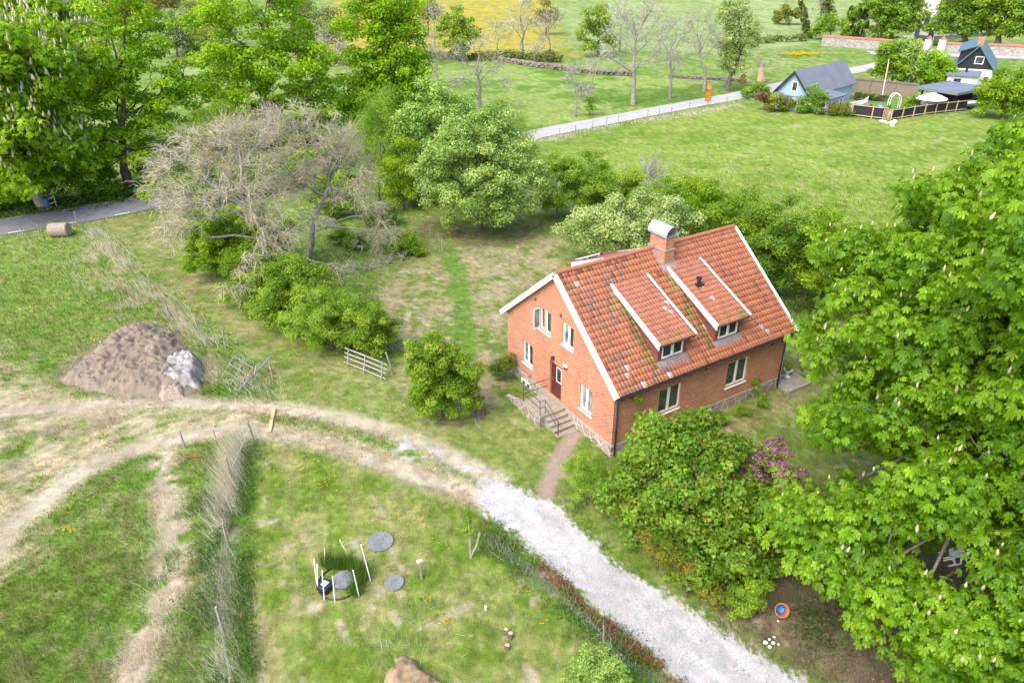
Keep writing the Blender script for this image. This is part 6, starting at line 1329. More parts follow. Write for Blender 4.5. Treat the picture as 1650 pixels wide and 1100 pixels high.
def bale():
    p = np.array(gz(G(99, 380))); b = MB(); a = YAW-math.pi/2+0.1; Mx = Matrix.Rotation(a, 4, 'Z') @ Matrix.Rotation(R_(90), 4, 'Y'); Mx.translation = Vector((0, 0, 0.58)); n = 22
    b.lathe([(0.1, -0.8), (0.56, -0.8), (0.62, -0.74), (0.63, 0), (0.62, 0.74), (0.56, 0.8), (0.1, 0.8)], (0, 0, 0), n, Mx); tag(b.build('hay_bale', M['hay'], None, loc=tuple(p)), 'weathered hay bale in the grass beside the asphalt road', 'bale')
bale()
fence('wire_fence', [G(66, 381), G(40, 387), G(-20, 400), G(-90, 415)], 1.1, 0.05, 'oldwood', 'wire fence along the road verge running away from the hay bale', None, 2)
# ================================================================ beyond the field: road side, cottages, churchyard
def hbox(mb, A, u, v, a0, a1, b0, b1, z0, z1):
    P = lambda a, b, z: (A[0]+u[0]*a+v[0]*b, A[1]+u[1]*a+v[1]*b, z)
    mb.hexa([P(a0, b0, z0), P(a1, b0, z0), P(a1, b1, z0), P(a0, b1, z0), P(a0, b0, z1), P(a1, b0, z1), P(a1, b1, z1), P(a0, b1, z1)])
def axes(A, B):
    u = np.array([B[0]-A[0], B[1]-A[1]]); L = np.hypot(*u); u = u/L; return u, np.array([-u[1], u[0]]), L
def gable_house(name, A, B, C, wh, rh, mats, label, over=0.3, cat='house', gable_mat=None):
    """A-B gable foot, B-C long foot; returns the thing, axes and sizes"""
    u, v, W = axes(A, B); w_ = np.array([C[0]-B[0], C[1]-B[1]]); v = v if v@w_ > 0 else -v; L = float(w_@v); z0 = float(hgt(A[0], A[1])); e = empty(name, (A[0], A[1], z0), 0, label, cat)
    P = lambda a, b, z: (u[0]*a+v[0]*b, u[1]*a+v[1]*b, z)
    b = MB(); b.face(P(0, 0, -0.5), P(W, 0, -0.5), P(W, 0, wh), P(0, 0, wh)); b.face(P(0, L, -0.5), P(0, L, wh), P(W, L, wh), P(W, L, -0.5))
    b.face(P(0, 0, -0.5), P(0, 0, wh), P(0, L, wh), P(0, L, -0.5)); b.face(P(W, 0, -0.5), P(W, L, -0.5), P(W, L, wh), P(W, 0, wh)); b.build('wall', mats[0], e)
    for q in (0, L): g = MB(); t = 0.0; g.face(P(0, q, wh), P(W, q, wh), P(W/2, q, wh+rh)); g.build('gable', gable_mat or mats[0], e)
    r = MB(); o = over; s = rh/(W/2)
    for sg in (0, 1):
        a0 = -o if sg == 0 else W+o; za = wh-s*o
        pts = [P(a0, -o, za), P(a0, L+o, za), P(W/2, L+o, wh+rh), P(W/2, -o, wh+rh)]; Q = [(p[0], p[1], p[2]+0.16) for p in pts]; r.hexa([*pts, *Q])
    r.build('roof', mats[1], e)
    return e, u, v, W, L, P
def fwin(e, P, axis, k, a0, a1, z0, z1, out, trim='white', pane='pane', name='window', fr=0.12):
    """window on a far wall: frame with pane, proud of the wall"""
    b = MB(); q = (lambda a, d, z: P(a, k+out*d, z)) if axis == 'a' else (lambda a, d, z: P(k+out*d, a, z))
    def bx(x0, x1, y0, y1, d0, d1): b.hexa([q(x0, d0, y0), q(x1, d0, y0), q(x1, d1, y0), q(x0, d1, y0), q(x0, d0, y1), q(x1, d0, y1), q(x1, d1, y1), q(x0, d1, y1)])
    bx(a0, a0+fr, z0, z1, 0.003, 0.08); bx(a1-fr, a1, z0, z1, 0.003, 0.08); bx(a0+fr, a1-fr, z1-fr, z1, 0.003, 0.08); bx(a0+fr, a1-fr, z0, z0+fr, 0.003, 0.08); f = b.build(name, M[trim], e)
    b = MB(); bx(a0+fr, a1-fr, z0+fr, z1-fr, 0.003, 0.03); b.build('pane', M[pane], f); return f
def blue_house():
    A = np.array(G(1254, 143.5, 2.8)); Bp = np.array(G(1302, 150, 2.8)); Cp = Bp+15.0*np.array([*(0.60*VR+0.8*VF), 0])
    e, u, v, W, L, P = gable_house('blue_cottage', A, Bp, Cp, 2.8, 2.7, (M['blueboard'], M['slate']), 'pale blue boarded cottage with steep grey roof beyond the green field', 0.45)
    for sg in (0, 1):
        b = MB(); a0, a1 = (-0.48, W/2) if sg == 0 else (W+0.48, W/2); s = 2.7/(W/2); za = 2.8-s*0.45
        b.hexa([P(a0, -0.50, za-0.2), P(a1, -0.50, 5.5-0.2), P(a1, -0.46, 5.5-0.2), P(a0, -0.46, za-0.2), P(a0, -0.50, za+0.2), P(a1, -0.50, 5.5+0.2), P(a1, -0.46, 5.5+0.2), P(a0, -0.46, za+0.2)]); b.build('barge_board', M['blackboard'], e)
    fwin(e, P, 'a', 0, W*0.44, W*0.44+0.95, 2.75, 4.15, -1); b = MB(); hb = [P(0, -0.01, 2.0), P(W, -0.01, 2.0), P(W, -0.06, 2.0), P(0, -0.06, 2.0), P(0, -0.01, 2.08), P(W, -0.01, 2.08), P(W, -0.06, 2.08), P(0, -0.06, 2.08)]; b.hexa(hb); b.build('band', M['slate'], e)
    # lean-to porch on the garden side
    b = MB(); x0, x1, y0, y1 = W+0.003, W+2.9, 1.2, 5.6
    b.hexa([P(x0, y0, -0.3), P(x1, y0, -0.3), P(x1, y1, -0.3), P(x0, y1, -0.3), P(x0, y0, 2.5), P(x1, y0, 2.1), P(x1, y1, 2.1), P(x0, y1, 2.5)]); pr = b.build('porch', M['blueboard'], e)
    b = MB(); b.hexa([P(x0, y0-0.3, 2.55), P(x1+0.4, y0-0.3, 2.1), P(x1+0.4, y1+0.3, 2.1), P(x0, y1+0.3, 2.55), P(x0, y0-0.3, 2.72), P(x1+0.4, y0-0.3, 2.27), P(x1+0.4, y1+0.3, 2.27), P(x0, y1+0.3, 2.72)]); b.build('porch_roof', M['slate'], pr)
    for a in (0.5, 1.6): fwin(pr, P, 'a', y0, x0+a, x0+a+0.9, 0.8, 1.9, -1, 'white')
    for a in (0.5, 2.0, 3.2): fwin(pr, P, 'b', x1, y0+a, y0+a+0.9, 0.7, 1.8, 1, 'white')
    return e, A, u, v, W, L
BH = blue_house()
def terrace():
    A, u, v, W, L = BH[1:]; b = MB(); hbox(b, A, u, v, W+1.0, W+5.0, 6.0, 11.5, 0.0, 0.35); tag(b.build('garden_terrace', M['boardfence']), 'brown raised terrace in the garden of the blue cottage', 'terrace')
    e = empty('terrace_fence', gz(G(1398, 172)), 0, 'low white picket rail round the brown garden terrace', 'fence'); p0 = np.array(gz(G(1398, 172)))
    P = [np.array(gz(G(*q))) for q in [(1360, 178), (1375, 176), (1390, 172), (1398, 166)]]; b = MB()
    for a, c in zip(P[:-1], P[1:]):
        for z in (0.35, 0.95): b.bar(tuple(a-p0+[0, 0, z]), tuple(c-p0+[0, 0, z]), 0.06, 0.1)
        n = 9
        for i in range(n): q = a+(c-a)*i/n-p0; b.bar(tuple(q+[0, 0, 0]), tuple(q+[0, 0, 1.05]), 0.08)
    b.build('pickets', M['white'], e)
terrace()
def far_lawn():
    Pp = [G(1395, 158), G(1440, 163), G(1478, 166), G(1435, 182), G(1375, 178)]; b = MB(); b.face(*[(p[0], p[1], 0.05) for p in Pp]); tag(b.build('garden_lawn', pmat('garden_grass', (0.11, 0.21, 0.03), (0.08, 0.17, 0.02), 1.0, 0.95)), kind='structure')
    Pp = [G(1478, 164.5), G(1545, 160), G(1552, 165), G(1440, 186), G(1400, 184), G(1440, 180)]; b = MB(); b.face(*[(p[0], p[1], 0.056) for p in Pp]); tag(b.build('garden_paving', pmat('pale_paving', (0.40, 0.37, 0.33), (0.33, 0.31, 0.28), 0.8, 0.9)), kind='structure')
far_lawn()
def board_fence(name, pts, h, mat, label, top=None, posts=True, gap=1.9):
    P0 = [np.array(gz(p)) for p in pts]; b0 = P0[0]; e = empty(name, tuple(b0), 0, label, 'fence'); b = MB()
    for a, c in zip(P0[:-1], P0[1:]): b.bar(tuple(a-b0+[0, 0, h/2]), tuple(c-b0+[0, 0, h/2]), 0.05, h)
    b.build('board_panel', M[mat], e)
    for a, c in zip(P0[:-1], P0[1:]):
        n = max(1, int(np.linalg.norm(c-a)/gap)); d = (c-a)/n; nr = np.array([d[1], -d[0], 0]); nr /= np.linalg.norm(nr); nr = nr if nr[:2]@VF < 0 else -nr
        for i in range(n): q = a+d*i-b0+nr*0.08; b = MB(); b.bar(tuple(q+[0, 0, -0.2]), tuple(q+[0, 0, h+0.1]), 0.12); b.build('post', M[top or mat], e)
        for z in ([0.25, h*0.95] if top else [h*0.93]): b = MB(); b.bar(tuple(a-b0+nr*0.15+[0, 0, z]), tuple(c-b0+nr*0.15+[0, 0, z]), 0.05, 0.11); b.build('rail', M[top or mat], e)
    return e
board_fence('board_fence', [G(1365, 148), G(1400, 151), G(1440, 155), G(1476, 160)], 2.3, 'boardfence', 'tall weathered brown board fence behind the cottage garden')
board_fence('garden_fence', [G(1372, 187), G(1404, 191), G(1428, 193.5)], 1.7, 'blackboard', 'low garden fence of black sheeting on pale timber, by the blue cottage', 'freshwood')
board_fence('garden_fence', [G(1434, 194), G(1470, 188), G(1506, 183), G(1555, 178)], 1.5, 'blackboard', 'garden fence of black sheeting on pale timber, running up to the flat roofed shed', 'freshwood')
def gate_panel():
    p = np.array(gz(G(1425, 194.5))); e = empty('garden_gate', tuple(p), 0, 'small orange brown gate in the black garden fence', 'gate'); u = np.array([VR[0], VR[1], 0])
    for i in range(5): b = MB(); q = u*(i*0.22-0.45)-np.array([VF[0], VF[1], 0])*0.25; b.bar(tuple(q+[0, 0, 0.1]), tuple(q+[0, 0, 1.6]), 0.16, 0.04); b.build('slat', M['freshwood'], e)
    b = MB()
    for z in (0.4, 1.3): b.bar(tuple(-u*0.55-np.array([VF[0], VF[1], 0])*0.22+[0, 0, z]), tuple(u*0.55-np.array([VF[0], VF[1], 0])*0.22+[0, 0, z]), 0.05, 0.1)
    b.build('rail', M['terracotta'], e)
gate_panel()
for i, (q, s, fl) in enumerate([((1424, 197), 0.42, 0.35), ((1430, 199), 0.38, 0.4), ((1438, 201), 0.42, 0.8), ((1441, 198), 0.32, 0.9), ((1437, 204), 0.3, 0.5), ((1420, 196), 0.3, 0.4)]):
    rock(gz(G(*q)), s, 'white', 'rubble_sack', 'one of the white rubble sacks heaped outside the black garden fence', 'sack', 'white sacks outside the garden fence', fl)
# flat roofed shed, parasol, arch, urn, trailer
def shed():
    A = np.array(G(1478, 169)); Bp = np.array(G(1534, 179)); Cp = np.array(G(1566, 166)); u, v, W = axes(A, Bp); w_ = np.array([Cp[0]-Bp[0], Cp[1]-Bp[1]]); v = v if v@w_ > 0 else -v; L = float(w_@v)
    e = empty('flat_roofed_shed', gz(A), 0, 'open fronted dark shed with a flat blue grey roof in the cottage garden', 'shed'); P = lambda a, b, z: (u[0]*a+v[0]*b, u[1]*a+v[1]*b, z); X = np.zeros(2)
    b = MB(); hbox(b, X, u, v, 0, W, L*0.55, L, -0.1, 2.4); b.build('wall', M['blackboard'], e)
    for a in (0.15, W*0.5, W-0.15): b = MB(); hbox(b, X, u, v, a-0.1, a+0.1, 0.1, 0.3, -0.1, 2.4); b.build('post', M['blackboard'], e)
    b = MB(); hbox(b, X, u, v, -0.7, W+0.5, -0.7, L+0.4, 2.42, 2.62); b.build('roof', M['felt'], e)
    b = MB(); hbox(b, X, u, v, -0.78, W+0.58, -0.78, -0.70, 2.36, 2.72); hbox(b, X, u, v, -0.78, -0.70, -0.70, L+0.4, 2.36, 2.72); hbox(b, X, u, v, W+0.5, W+0.58, -0.70, L+0.4, 2.36, 2.72); b.build('fascia', M['lid'], e)
shed()
def parasol():
    p = G(1496, 181); e = empty('parasol', gz(p), 0, 'wide cream garden parasol in front of the flat roofed shed', 'parasol'); b = MB(); b.tube([(0, 0, 0), (0, 0, 2.6)], 0.04, 6); b.build('pole', M['freshwood'], e); b = MB(); b.lathe([(2.15, 1.9), (2.1, 2.0), (1.2, 2.4), (0.1, 2.75)], n=8); b.build('canopy', M['white'], e)
    b = MB(); b.lathe([(0.3, 0), (0.3, 0.1), (0.05, 0.15)], n=8); b.build('base', M['concrete'], e)
parasol()
def arch():
    p = G(1440, 177); e = empty('rose_arch', gz(p), 0, 'white hooped rose arch on the cottage lawn', 'arch'); u = np.array([VR[0], VR[1], 0]); f = np.array([VF[0], VF[1], 0]); b = MB()
    for o in (0, 0.6):
        pts = [tuple(u*s+f*o+[0, 0, z]) for s, z in [(-0.8, 0), (-0.8, 1.4), (-0.65, 1.9), (-0.3, 2.25), (0, 2.35), (0.3, 2.25), (0.65, 1.9), (0.8, 1.4), (0.8, 0)]]; b.tube(pts, 0.05, 5)
    for s, z in [(-0.8, 0.5), (-0.8, 1.0), (-0.65, 1.9), (0, 2.35), (0.65, 1.9), (0.8, 1.0), (0.8, 0.5)]: b.tube([tuple(u*s+[0, 0, z]), tuple(u*s+f*0.6+[0, 0, z])], 0.04, 5)
    b.build('frame', M['white'], e); V, F, c = leaf_cloud(np.array([[*(u*-0.8), 0.0]])+np.array([[0, 0, 0.5, 0.35]]), 60, 0.12, 'oval', HAW); np_mesh('foliage', V, [F], M['leaf'], e, col=c)
arch()
def water_butt():
    p = G(1417, 181.5); e = empty('water_butt', gz(p), 0, 'pale blue water butt beside the black garden fence', 'butt'); b = MB(); b.lathe([(0.35, 0), (0.42, 0.5), (0.38, 1.1), (0.3, 1.15)], n=12); b.build('body', M['blueboard'], e); b = MB(); b.lathe([(0.40, 1.16), (0.40, 1.22), (0.02, 1.26)], n=12); b.build('lid', M['lid'], e)
water_butt()
def trailer():
    p = np.array(gz(G(1556, 175))); e = empty('trailer', tuple(p), YAW-math.pi/2+0.4, 'small white topped trailer parked between shed and round tree', 'trailer'); b = MB(); b.box((-1.3, -0.7, 0.45), (1.3, 0.7, 0.85)); b.build('body', M['lid'], e, bevel=0.04); b = MB(); b.hexa([(-1.35, -0.75, 0.86), (1.35, -0.75, 0.86), (1.35, 0.75, 0.86), (-1.35, 0.75, 0.86), (-1.2, -0.6, 1.08), (1.2, -0.6, 1.08), (1.2, 0.6, 1.08), (-1.2, 0.6, 1.08)]); b.build('cover', M['white'], e)
    for s in (-1, 1):
        b = MB(); Mx = Matrix.Rotation(R_(90), 4, 'X'); Mx.translation = Vector((0, s*0.82, 0.3)); b.lathe([(0.02, -0.09), (0.3, -0.09), (0.3, 0.09), (0.02, 0.09)], (0, 0, 0), 14, Mx); b.build('wheel', M['black'], e)
    b = MB(); b.bar((1.3, 0, 0.5), (2.3, 0, 0.45), 0.08); b.build('drawbar', M['galv'], e)
trailer()
def flagpole():
    p = np.array(gz(G(1421, 158))); t = at(1432, 98, D(p))-p; e = empty('flagpole', tuple(p), 0, 'leaning white flagpole with a yellow and red pennant in the cottage garden', 'flagpole'); b = MB(); b.tube([(0, 0, -0.2), tuple(t)], [0.09, 0.05], 7); b.build('pole', M['white'], e)
    b = MB(); t = np.array(t); u = np.array([VR[0], VR[1], 0])*0.16
    b.mi = 0; b.hexa([tuple(t*0.97+u*0.3), tuple(t*0.97+u*1.2), tuple(t*0.97+u*1.2+[0.03, 0.03, 0]), tuple(t*0.97+u*0.3+[0.03, 0.03, 0]), tuple(t*0.55+u*0.3), tuple(t*0.55+u*0.9), tuple(t*0.55+u*0.9+[0.03, 0.03, 0]), tuple(t*0.55+u*0.3+[0.03, 0.03, 0])]); b.build('pennant', M['yellow'], e)
    b = MB(); b.lathe([(0.07, 0), (0.1, 0.08), (0.02, 0.16)], tuple(t), 8); b.build('finial', M['white'], e); b = MB(); b.box((-0.3, -0.3, -0.1), (0.3, 0.3, 0.5)); b.build('base', M['concrete'], e)
flagpole()
def black_house():
    A = np.array(G(1537, 109.5, 3.2)); Bp = np.array(G(1601, 113.5, 3.2)); Cp = Bp+14.5*np.array([*(0.42*VR+0.9*VF), 0])
    u, v, W = axes(A, Bp)
    e, u, v, W, L, P = gable_house('black_cottage', A, Bp, Cp, 3.2, 3.5, (M['render'], M['tealroof']), 'cottage with black boarded gable, white lower walls and blue green metal roof', 0.5, gable_mat=M['blackboard'])
    fwin(e, P, 'a', 0, W*0.47, W*0.47+1.3, 4.0, 5.2, -1); fwin(e, P, 'a', 0, W*0.8, W*0.8+0.9, 1.0, 2.2, -1)
    b = MB(); hbox(b, np.zeros(2), u, v, W/2-0.5, W/2+0.4, 2.2, 3.2, 5.6, 7.9); c = b.build('chimney', M['brick'], e)
    b = MB(); dz = 3.2+4.6*0.42
    b.hexa([P(0.3, 1.6, 3.4), P(W/2, 1.6, 3.4), P(W/2, L-1.0, 3.4), P(0.3, L-1.0, 3.4), P(0.3, 1.6, 5.6), P(W/2, 1.6, 6.6), P(W/2, L-1.0, 6.6), P(0.3, L-1.0, 5.6)]); d = b.build('dormer', M['blackboard'], e)
    b = MB(); b.hexa([P(-0.1, 1.2, 5.5), P(W/2, 1.2, 6.65), P(W/2, L-0.6, 6.65), P(-0.1, L-0.6, 5.5), P(-0.1, 1.2, 5.68), P(W/2, 1.2, 6.83), P(W/2, L-0.6, 6.83), P(-0.1, L-0.6, 5.68)]); b.build('dormer_roof', M['tealroof'], d)
    # flat roofed annex in front of the gable
    b = MB(); hbox(b, np.zeros(2), u, v, -0.4, W*0.68, -5.5, -0.003, -0.3, 2.7); an = b.build('annex', M['render'], e); b = MB(); hbox(b, np.zeros(2), u, v, -0.8, W*0.72, -5.9, -0.003, 2.72, 2.98); b.build('annex_roof', M['felt'], an)
    fwin(an, P, 'a', -5.5, 0.6, 1.6, 0.9, 2.3, -1, 'blackboard')
    b = MB(); b.tube([P(2.0, -2.5, 2.98), P(2.0, -2.5, 3.9)], 0.18, 8); b.build('flue', M['black'], an)
black_house()
# ---- road signs, fence along the pale road, broken trunk
fence('wire_fence', [G(*q) for q in [(902, 223), (927, 216.5), (955, 209), (977, 203.5), (997, 199.5), (1043, 191), (1062, 188.5), (1081, 186), (1110, 180), (1140, 175), (1170, 170.5)]], 1.25, 0.045, 'oldwood', 'thin posted wire fence along the near side of the pale road'.replace('near side', 'field side'), None, 2, wr=0.012)
def sign(q, h, label, double):
    p = np.array(gz(G(*q))); e = empty('road_sign', tuple(p), 0, label, 'road sign'); f = -np.array([VF[0], VF[1], 0]); ang = math.atan2(f[1], f[0])
    b = MB(); b.tube([(0, 0, -0.2), (0, 0, h)], 0.045, 7); b.build('pole', M['galv'], e); Mx = Matrix.Rotation(ang, 4, 'Z') @ Matrix.Rotation(R_(90), 4, 'Y'); Mx.translation = Vector(tuple(f*0.06))+Vector((0, 0, h-0.5))
    b = MB(); b.lathe([(0.02, -0.02), (0.46, -0.02), (0.46, 0.0), (0.36, 0.004)], (0, 0, 0), 20, Mx); b.build('disc', M['orange'], e)
    b = MB(); b.lathe([(0.34, 0.008), (0.02, 0.010)], (0, 0, 0), 20, Mx); b.build('disc_face', M['yellow'], e)
    s = np.array([VR[0], VR[1], 0])
    for k in range(2 if double else 1):
        z = h-1.45-0.75*k; b = MB(); c = f*0.07; b.hexa([tuple(c-s*0.5+[0, 0, z-0.3]), tuple(c+s*0.5+[0, 0, z-0.3]), tuple(c+s*0.5-f*0.03+[0, 0, z-0.3]), tuple(c-s*0.5-f*0.03+[0, 0, z-0.3]), tuple(c-s*0.5+[0, 0, z+0.3]), tuple(c+s*0.5+[0, 0, z+0.3]), tuple(c+s*0.5-f*0.03+[0, 0, z+0.3]), tuple(c-s*0.5-f*0.03+[0, 0, z+0.3])]); pl = b.build('plate', M['orange'], e)
        b = MB(); c2 = f*0.08; b.hexa([tuple(c2-s*0.36+[0, 0, z-0.13]), tuple(c2+s*0.1+[0, 0, z-0.13]), tuple(c2+s*0.1-f*0.008+[0, 0, z-0.13]), tuple(c2-s*0.36-f*0.008+[0, 0, z-0.13]), tuple(c2-s*0.36+[0, 0, z+0.14]), tuple(c2+s*0.36+[0, 0, z+0.14]), tuple(c2+s*0.36-f*0.008+[0, 0, z+0.14]), tuple(c2-s*0.36-f*0.008+[0, 0, z+0.14])]); b.build('plate_face', M['yellow'], pl)
sign((1139, 175), 3.6, 'orange road sign with round disc and plates beside the pale road', True)
sign((1195, 141), 2.3, 'smaller orange road sign in the grass beyond the pale road', False)
def snag():
    p = np.array(gz(G(1226, 131))); d = D(p); e = empty('broken_trunk', tuple(p), 0, 'pale broken tree trunk with a forked top beyond the pale road', 'trunk'); b = MB(); t1 = at(1223, 94, d)-p; t2 = at(1232, 101, d)-p; m = at(1226, 108, d)-p
    b.tube([(0, 0, -0.3), tuple(m*0.5), tuple(m)], [0.75, 0.5, 0.45], 10); b.build('trunk', M['freshwood'], e); b = MB(); b.tube([tuple(m*0.9), tuple(t1)], [0.42, 0.34], 9); b.tube([tuple(m*0.92), tuple(t2)], [0.3, 0.22], 9); b.build('limb', M['palebark'], e)
    b = MB(); b.tube([tuple(m*0.15), tuple(at(1233, 132, d-1)-p)], [0.4, 0.12], 8); b.build('root', M['palebark'], e)
snag()
# ---- dry stone wall between the pastures
def stone_wall(name, pts, wd, h, mat, label, jit=0.25, cap=None, rocks=True):
    P0 = [np.array(gz(G(*q))) for q in pts]; b0 = P0[0]; e = empty(name, tuple(b0), 0, label, 'wall'); b = MB(); c_ = MB()
    for a, c in zip(P0[:-1], P0[1:]):
        L = np.linalg.norm(c-a); u = (c-a)/L; v = np.array([-u[1], u[0], 0])
        if rocks:
            s = 0.0
            while s < L:
                for lay in range(2):
                    for side in (-1, 1):
                        r = h*0.42*rng.uniform(0.7, 1.25); q = a+u*(s+rng.uniform(-0.2, 0.2))+v*(side*wd*0.25+rng.normal()*jit*0.3)+np.array([0, 0, h*(0.2+0.42*lay)])-b0; Mx = Matrix.Rotation(rng.uniform(0, 3), 4, 'Z'); Mx.translation = Vector(q)
                        b.lathe([(r*0.55, -r*0.7), (r*1.05, -r*0.2), (r*0.9, r*0.4), (r*0.4, r*0.7)], (0, 0, 0), 5, Mx)
                s += h*0.8
        else:
            A2 = a-b0; C2 = c-b0; w_ = v*wd/2
            b.hexa([tuple(A2-w_+[0, 0, -0.5]), tuple(C2-w_+[0, 0, -0.5]), tuple(C2+w_+[0, 0, -0.5]), tuple(A2+w_+[0, 0, -0.5]), tuple(A2-w_+[0, 0, h]), tuple(C2-w_+[0, 0, h]), tuple(C2+w_+[0, 0, h]), tuple(A2+w_+[0, 0, h])])
            k = v*(wd/2+0.15); c_.hexa([tuple(A2-k+[0, 0, h+0.005]), tuple(C2-k+[0, 0, h+0.005]), tuple(C2+k+[0, 0, h+0.005]), tuple(A2+k+[0, 0, h+0.005]), tuple(A2-v*0.05+[0, 0, h+0.38]), tuple(C2-v*0.05+[0, 0, h+0.38]), tuple(C2+v*0.05+[0, 0, h+0.38]), tuple(A2+v*0.05+[0, 0, h+0.38])])
    b.build('stones' if rocks else 'wall_body', M[mat], e)
    if not rocks: c_.build('tiled_coping', M['ridge'], e)
stone_wall('dry_stone_wall', [(806, 99), (850, 106), (905, 113), (960, 119), (1020, 122.5)], 1.2, 1.0, 'wallstone', 'tumbled dry stone wall across the pasture below the yellow field')
stone_wall('dry_stone_wall', [(1080, 125), (1120, 127.5), (1165, 129.5), (1200, 132)], 1.0, 0.6, 'wallstone', 'low line of pale field stones behind the bare roadside trees')
stone_wall('churchyard_wall', [(1324, 73.5), (1400, 79), (1452, 83), (1487, 85.5)], 0.9, 2.0, 'yardstone', 'churchyard stone wall with red tiled coping, from its free end to the gate', rocks=False)
stone_wall('churchyard_wall', [(1519, 86.5), (1600, 89.5), (1700, 94), (1800, 99)], 0.9, 2.0, 'yardstone', 'churchyard stone wall with red tiled coping beyond the white gate piers', rocks=False)
for q, lb in (((1492, 86.5), 'white churchyard gate pier with red cap beside the longer wall'), ((1514, 87), 'white churchyard gate pier with red cap beside the far wall stretch')):
    p = G(*q); e = empty('gate_pier', gz(p), 0, lb, 'gate pier', 'churchyard gate piers'); b = MB(); b.box((-0.55, -0.55, -0.3), (0.55, 0.55, 2.9)); b.build('pier', M['render'], e); b = MB(); b.lathe([(0.85, 2.9), (0.02, 3.7)], n=4); b.build('cap', M['ridge'], e)
def church():
    A = np.array(G(1474, 61)); Bp = np.array(G(1501, 64.5)); Cp = np.array(G(1800, 74)); z0 = float(hgt(A[0], A[1]))
    e, u, v, W, L, P = gable_house('church', A, Bp, Cp, 9.0, 6.0, (M['render'], M['ridge']), 'large white rendered church with red tiled roof behind the churchyard trees', 0.3, 'church')
    for a in (W*0.35,): fwin(e, P, 'a', 0, a, a+1.4, 2.6, 6.2, -1, 'slate')
    for b_ in (6, 14, 24, 34): fwin(e, P, 'b', W, b_, b_+1.5, 3.2, 6.4, 1, 'slate')
    b = MB(); hbox(b, np.zeros(2), u, v, -0.08, W+0.08, -0.08, L, -0.5, 0.8); b.build('plinth', M['slate'], e)
    for s in (-0.25, W-0.6): b = MB(); hbox(b, np.zeros(2), u, v, s, s+0.9, -0.9, -0.003, -0.5, 6.5); b.build('buttress', M['render'], e)
church()
# graves, clipped hedges, paths in the churchyard
for i, (q, h, w_) in enumerate([((1475, 64), 4.2, 1.1), ((1497, 70), 4.4, 1.3)]):
    p = G(*q); e = empty('memorial_stone', gz(p), YAW-math.pi/2, ['tall dark memorial stone before the church window', 'tall brownish memorial stone by the churchyard gate'][i], 'gravestone'); b = MB(); b.box((-w_/2, -0.3, -0.2), (w_/2, 0.3, h)); b.build('stone', M['slate'], e, bevel=0.15); b = MB(); b.box((-w_/2-0.25, -0.5, -0.2), (w_/2+0.25, 0.5, 0.4)); b.build('plinth', M['lid'], e)
gl = [(1406, 66), (1420, 64), (1432, 68), (1444, 66), (1418, 71), (1436, 74), (1452, 73), (1545, 75), (1556, 78), (1572, 80), (1632, 83)]
for q in gl:
    p = G(*q); e = empty('gravestone', gz(p), YAW-math.pi/2+rng.normal()*0.1, 'small dark upright gravestone in the churchyard', 'gravestone', 'small churchyard gravestones'); b = MB(); b.box((-0.4, -0.12, -0.2), (0.4, 0.12, 1.0+0.4*rng.random())); b.build('stone', M['slate'], e, bevel=0.06)
for q0, q1, lb in [((1396, 72), (1425, 74.5), 'low clipped hedge between graves, by the clipped cypresses'), ((1425, 66), (1448, 68), 'low clipped hedge in the middle of the graves'), ((1440, 78), (1470, 80), 'low clipped hedge just inside the churchyard wall'), ((1485, 72), (1512, 74), 'clipped hedge by the churchyard gate path'), ((1530, 80), (1575, 82), 'clipped hedge inside the wall beyond the gate')]:
    a = np.array(gz(G(*q0))); c = np.array(gz(G(*q1))); n = int(np.linalg.norm(c-a)/0.9)+1; C = np.array([[*(a+(c-a)*i/n), 0.75] for i in range(n+1)]); C[:, 2] += 0.5
    V, F, cc = leaf_cloud(C, 40, 0.28, 'oval', HAW, 0.7); e = empty('clipped_hedge', tuple(a), 0, lb, 'hedge', 'clipped churchyard hedges'); np_mesh('foliage', V-a, [F], M['leaf'], e, col=cc)
for i, pts in enumerate([[(1462, 58), (1470, 66), (1482, 74), (1500, 82), (1504, 89)], [(1395, 74), (1430, 71), (1462, 70), (1475, 71)], [(1520, 80), (1545, 76), (1570, 72)], [(1560, 84), (1600, 76), (1640, 72)]]):
    ribbon('churchyard_path', [G(*q) for q in pts], 2.4, M['paleroad'], 0.05+0.006*i)
for q, t, lb in [((1499, 87), (1506, 52), 'thin grey lamp post by the churchyard gate'), ((1293, 62), (1294.5, -10), 'tall pale pole beside the ivy clad trunks'), ((1607, 78), (1610, 52), 'short lamp post before the church wall')]:
    p = np.array(gz(G(*q))); tp = at(t[0], t[1], D(p))-p; e = empty('lamp_post', tuple(p), 0, lb, 'post'); b = MB(); b.tube([(0, 0, -0.3), tuple(tp)], [0.14, 0.09], 7); b.build('pole', M['galv'], e); b = MB(); b.box((tp[0]-0.3, tp[1]-0.2, tp[2]), (tp[0]+0.3, tp[1]+0.2, tp[2]+0.18)); b.build('lamp_head', M['lid'], e)
